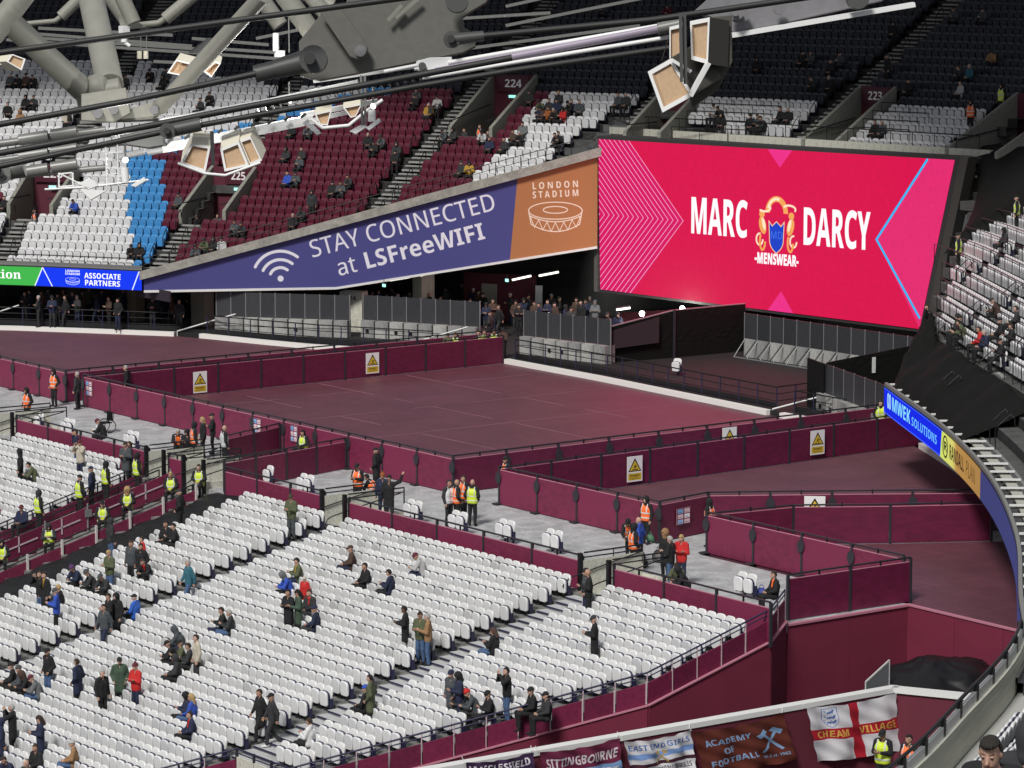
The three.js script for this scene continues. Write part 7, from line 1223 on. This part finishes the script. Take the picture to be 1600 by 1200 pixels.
{
  const bk = (x, y, z) => RIGHT.clone().multiplyScalar(x).addScaledVector(UPV, y).addScaledVector(FWD, z), SG = 'hanging clusters of wooden fronted speaker boxes';
  const t = thing('speaker_cluster', 'large hanging cluster of white framed speaker boxes above the screen', 'speaker', A([1080, 100]), SG);
  cabinet(t, [[1078, 33], [1109, 27], [1106, 100], [1080, 93]], 55, bk(0.36, 0, 0.5)); cabinet(t, [[1012, 112], [1049, 91], [1084, 149], [1035, 176]], 55, bk(0.5, 0.34, 0.5)); cabinet(t, [[1046, 42], [1066, 37], [1066, 92], [1046, 97]], 55.3, bk(0.1, 0, 0.4));
  part('hull', facing([[1108, 28], [1142, 25], [1143, 97], [1122, 138], [1082, 166], [1078, 140], [1106, 100]], 55.6, 0.3), mat(0.07, 0.065, 0.05, { roughness: 0.7 }), t); part('lower_frame', [beam(A([1107, 98, 54.9]), A([1078, 150, 54.9]), 0.1, 0.07), beam(A([1049, 93, 54.9]), A([1080, 112, 54.9]), 0.1, 0.05)], whiteSteel, t);
  part('hanging_post', [beam(A([1063, 20, 54.6]), A([1065, 128, 54.6]), 0.05, 0.05, FWD), beam(A([1069, 20, 54.7]), A([1071, 131, 54.7]), 0.06, 0.05, FWD)], darkSteel, t); part('stay', rod([[1045, 58, 55], [1034, 95, 55]], 0.8, 4), cableMat, t);
  const u = thing('speaker_cluster', 'hanging cluster of speaker boxes beside the number 225', 'speaker', A([340, 245]), SG);
  cabinet(u, [[299, 224], [329, 229], [321, 269], [282, 256]], 56, bk(0, 0.25, 0.4), creamBox); cabinet(u, [[344, 233], [373, 221], [389, 259], [351, 268]], 56, bk(0, 0.25, 0.4), creamBox); cabinet(u, [[374, 219], [391, 213], [409, 251], [391, 259]], 56.1, bk(0.05, 0.2, 0.3), creamBox);
  part('bottom_rail', rod([[278, 255, 55.9], [320, 271, 55.9], [352, 274, 55.9], [407, 254, 55.9]], 2.4, 6), whiteSteel, u); part('hanging_post', beam(A([331, 205, 55.8]), A([333, 258, 55.8]), 0.06, 0.06, FWD), cableMat, u);
  const w = thing('speaker_cluster', 'overlit white speaker boxes under the middle of the catwalk', 'speaker', A([530, 175]), SG);
  cabinet(w, [[492, 178], [518, 172], [512, 196], [500, 195]], 57, bk(0, 0.2, 0.3), creamBox); cabinet(w, [[536, 168], [566, 162], [556, 182], [548, 184]], 57, bk(0, 0.2, 0.3), creamBox);
  part('bottom_rail', rod([[486, 186, 56.9], [505, 200, 56.9], [545, 196, 56.9], [572, 174, 56.9], [598, 156, 56.9]], 3, 6), whiteSteel, w); part('hanging_post', [beam(A([564, 118, 56.5]), A([566, 196, 56.5]), 0.04, 0.04, FWD), beam(A([570, 118, 56.5]), A([571, 196, 56.5]), 0.04, 0.04, FWD)], greyRod, w); part('reflector', [facing([[479, 196], [488, 194], [501, 208], [496, 210]], 56.5, 0.02), facing([[547, 205], [566, 195], [573, 198], [556, 209]], 56.5, 0.02), facing([[573, 200], [592, 186], [594, 190], [577, 203]], 56.5, 0.02)], whiteSteel, w); part('lamp_housing', rod([[581, 172, 56.6], [581, 190, 56.6]], 6, 10), whiteSteel, w);
  const x = thing('speaker_cluster', 'speaker boxes half hidden behind the slanting roof tube', 'speaker', A([300, 108]), SG);
  cabinet(x, [[275, 93], [299, 99], [286, 119], [261, 114]], 61, bk(0.05, 0.15, 0.3), creamBox); cabinet(x, [[318, 112], [338, 96], [345, 99], [330, 121]], 61, bk(0, 0.15, 0.3), creamBox);
  const y = thing('speaker_cluster', 'speaker box at the left edge behind the roof tubes', 'speaker', A([20, 96]), SG); cabinet(y, [[10, 96], [18, 84], [40, 92], [34, 110]], 61, bk(-0.3, 0.02, 0.3), creamBox); cabinet(y, [[-16, 84], [14, 84], [8, 100], [-16, 104]], 61.2, bk(0, 0.1, 0.3), creamBox);
  // added lamps, invented to brighten the catwalk and the speaker boxes
  [[583, 166, 56.9, 'small added lamp at the right end of the white catwalk'], [452, 158, 60, 'small added lamp over the middle of the white catwalk'], [196, 250, 57.2, 'small added lamp above the hanging ladder']].forEach(([px, py, D, l], i) => {
    const p = A([px, py, D]), fl0 = thing('floodlight', l, 'floodlight', p, 'small added lamps on the roof steel');
    part('lamp_face', new THREE.SphereGeometry(0.05, 10, 8).translate(p.x, p.y, p.z), mat(1, 1, 1, { emissive: new THREE.Color(1, 0.99, 0.95), emissiveIntensity: 3 }), fl0); part('bracket', bar(p.clone().add(V(0, 0.05, 0)), p.clone().add(V(0, 0.35, 0)), 0.02, 6), greyRod, fl0);
    const k = new THREE.PointLight(new THREE.Color(1, 0.98, 0.94), [16, 12, 7][i], 0, 2); k.position.copy(p); k.castShadow = true; scene.add(k);
  });
  // floodlight frame at lower left of the steel
  const z = thing('ladder_rack', 'white floodlight frame with hanging ladder and reflectors above the left seats', 'floodlight rack', A([140, 280]), null);
  part('ladder', [...rod([[164, 204, 56], [167, 291, 56]], 1.3, 5), ...rod([[183, 204, 56], [185, 290, 56]], 1.3, 5), ...[215, 240, 273].map((q) => rod([[164, q, 56], [184, q - 2, 56]], 0.9, 4)).flat()], whiteSteel, z); part('lamp_housing', rod([[195, 262, 56], [196, 286, 56]], 6, 12), whiteSteel, z);
  part('frame', [...rod([[92, 270, 56], [92, 292, 56], [114, 290, 56], [113, 270, 56], [92, 272, 56]], 1.4, 5), ...rod([[70, 296, 56], [140, 292, 56], [232, 281, 56]], 2, 5), ...rod([[95, 272, 56], [140, 295, 56]], 1.4, 5)], whiteSteel, z); part('reflector', [facing([[122, 288], [140, 279], [153, 290], [142, 294]], 55.8, 0.02), facing([[205, 290], [225, 278], [228, 282], [212, 292]], 55.8, 0.02), facing([[125, 296], [166, 298], [142, 312]], 55.8, 0.02)], whiteSteel, z);
  const v = thing('reflector_panel', 'grey tilted panel with a rod frame beside the slanting roof tube', 'panel', A([330, 70]), null); part('panel', facing([[326, 60], [363, 61], [342, 80], [298, 82]], 60, 0.03), darkSteel, v); part('frame', rod([[295, 82, 60], [325, 60, 60], [364, 61, 60]], 1, 4), cableMat, v);
  const c2 = thing('cable_hanger', 'pair of cream counterweights on rods behind the slanting tube', 'hanger', A([222, 80]), null); part('rod', [...rod([[220, 56, 64], [220, 80, 64]], 1, 4), ...rod([[229, 56, 64], [229, 80, 64]], 1, 4)], greyRod, c2); part('counterweight', [...rod([[218, 80, 64], [218, 92, 64]], 4, 8), ...rod([[228, 80, 64], [228, 92, 64]], 4, 8)], creamBox, c2);
}

renderer.render(scene, camera);
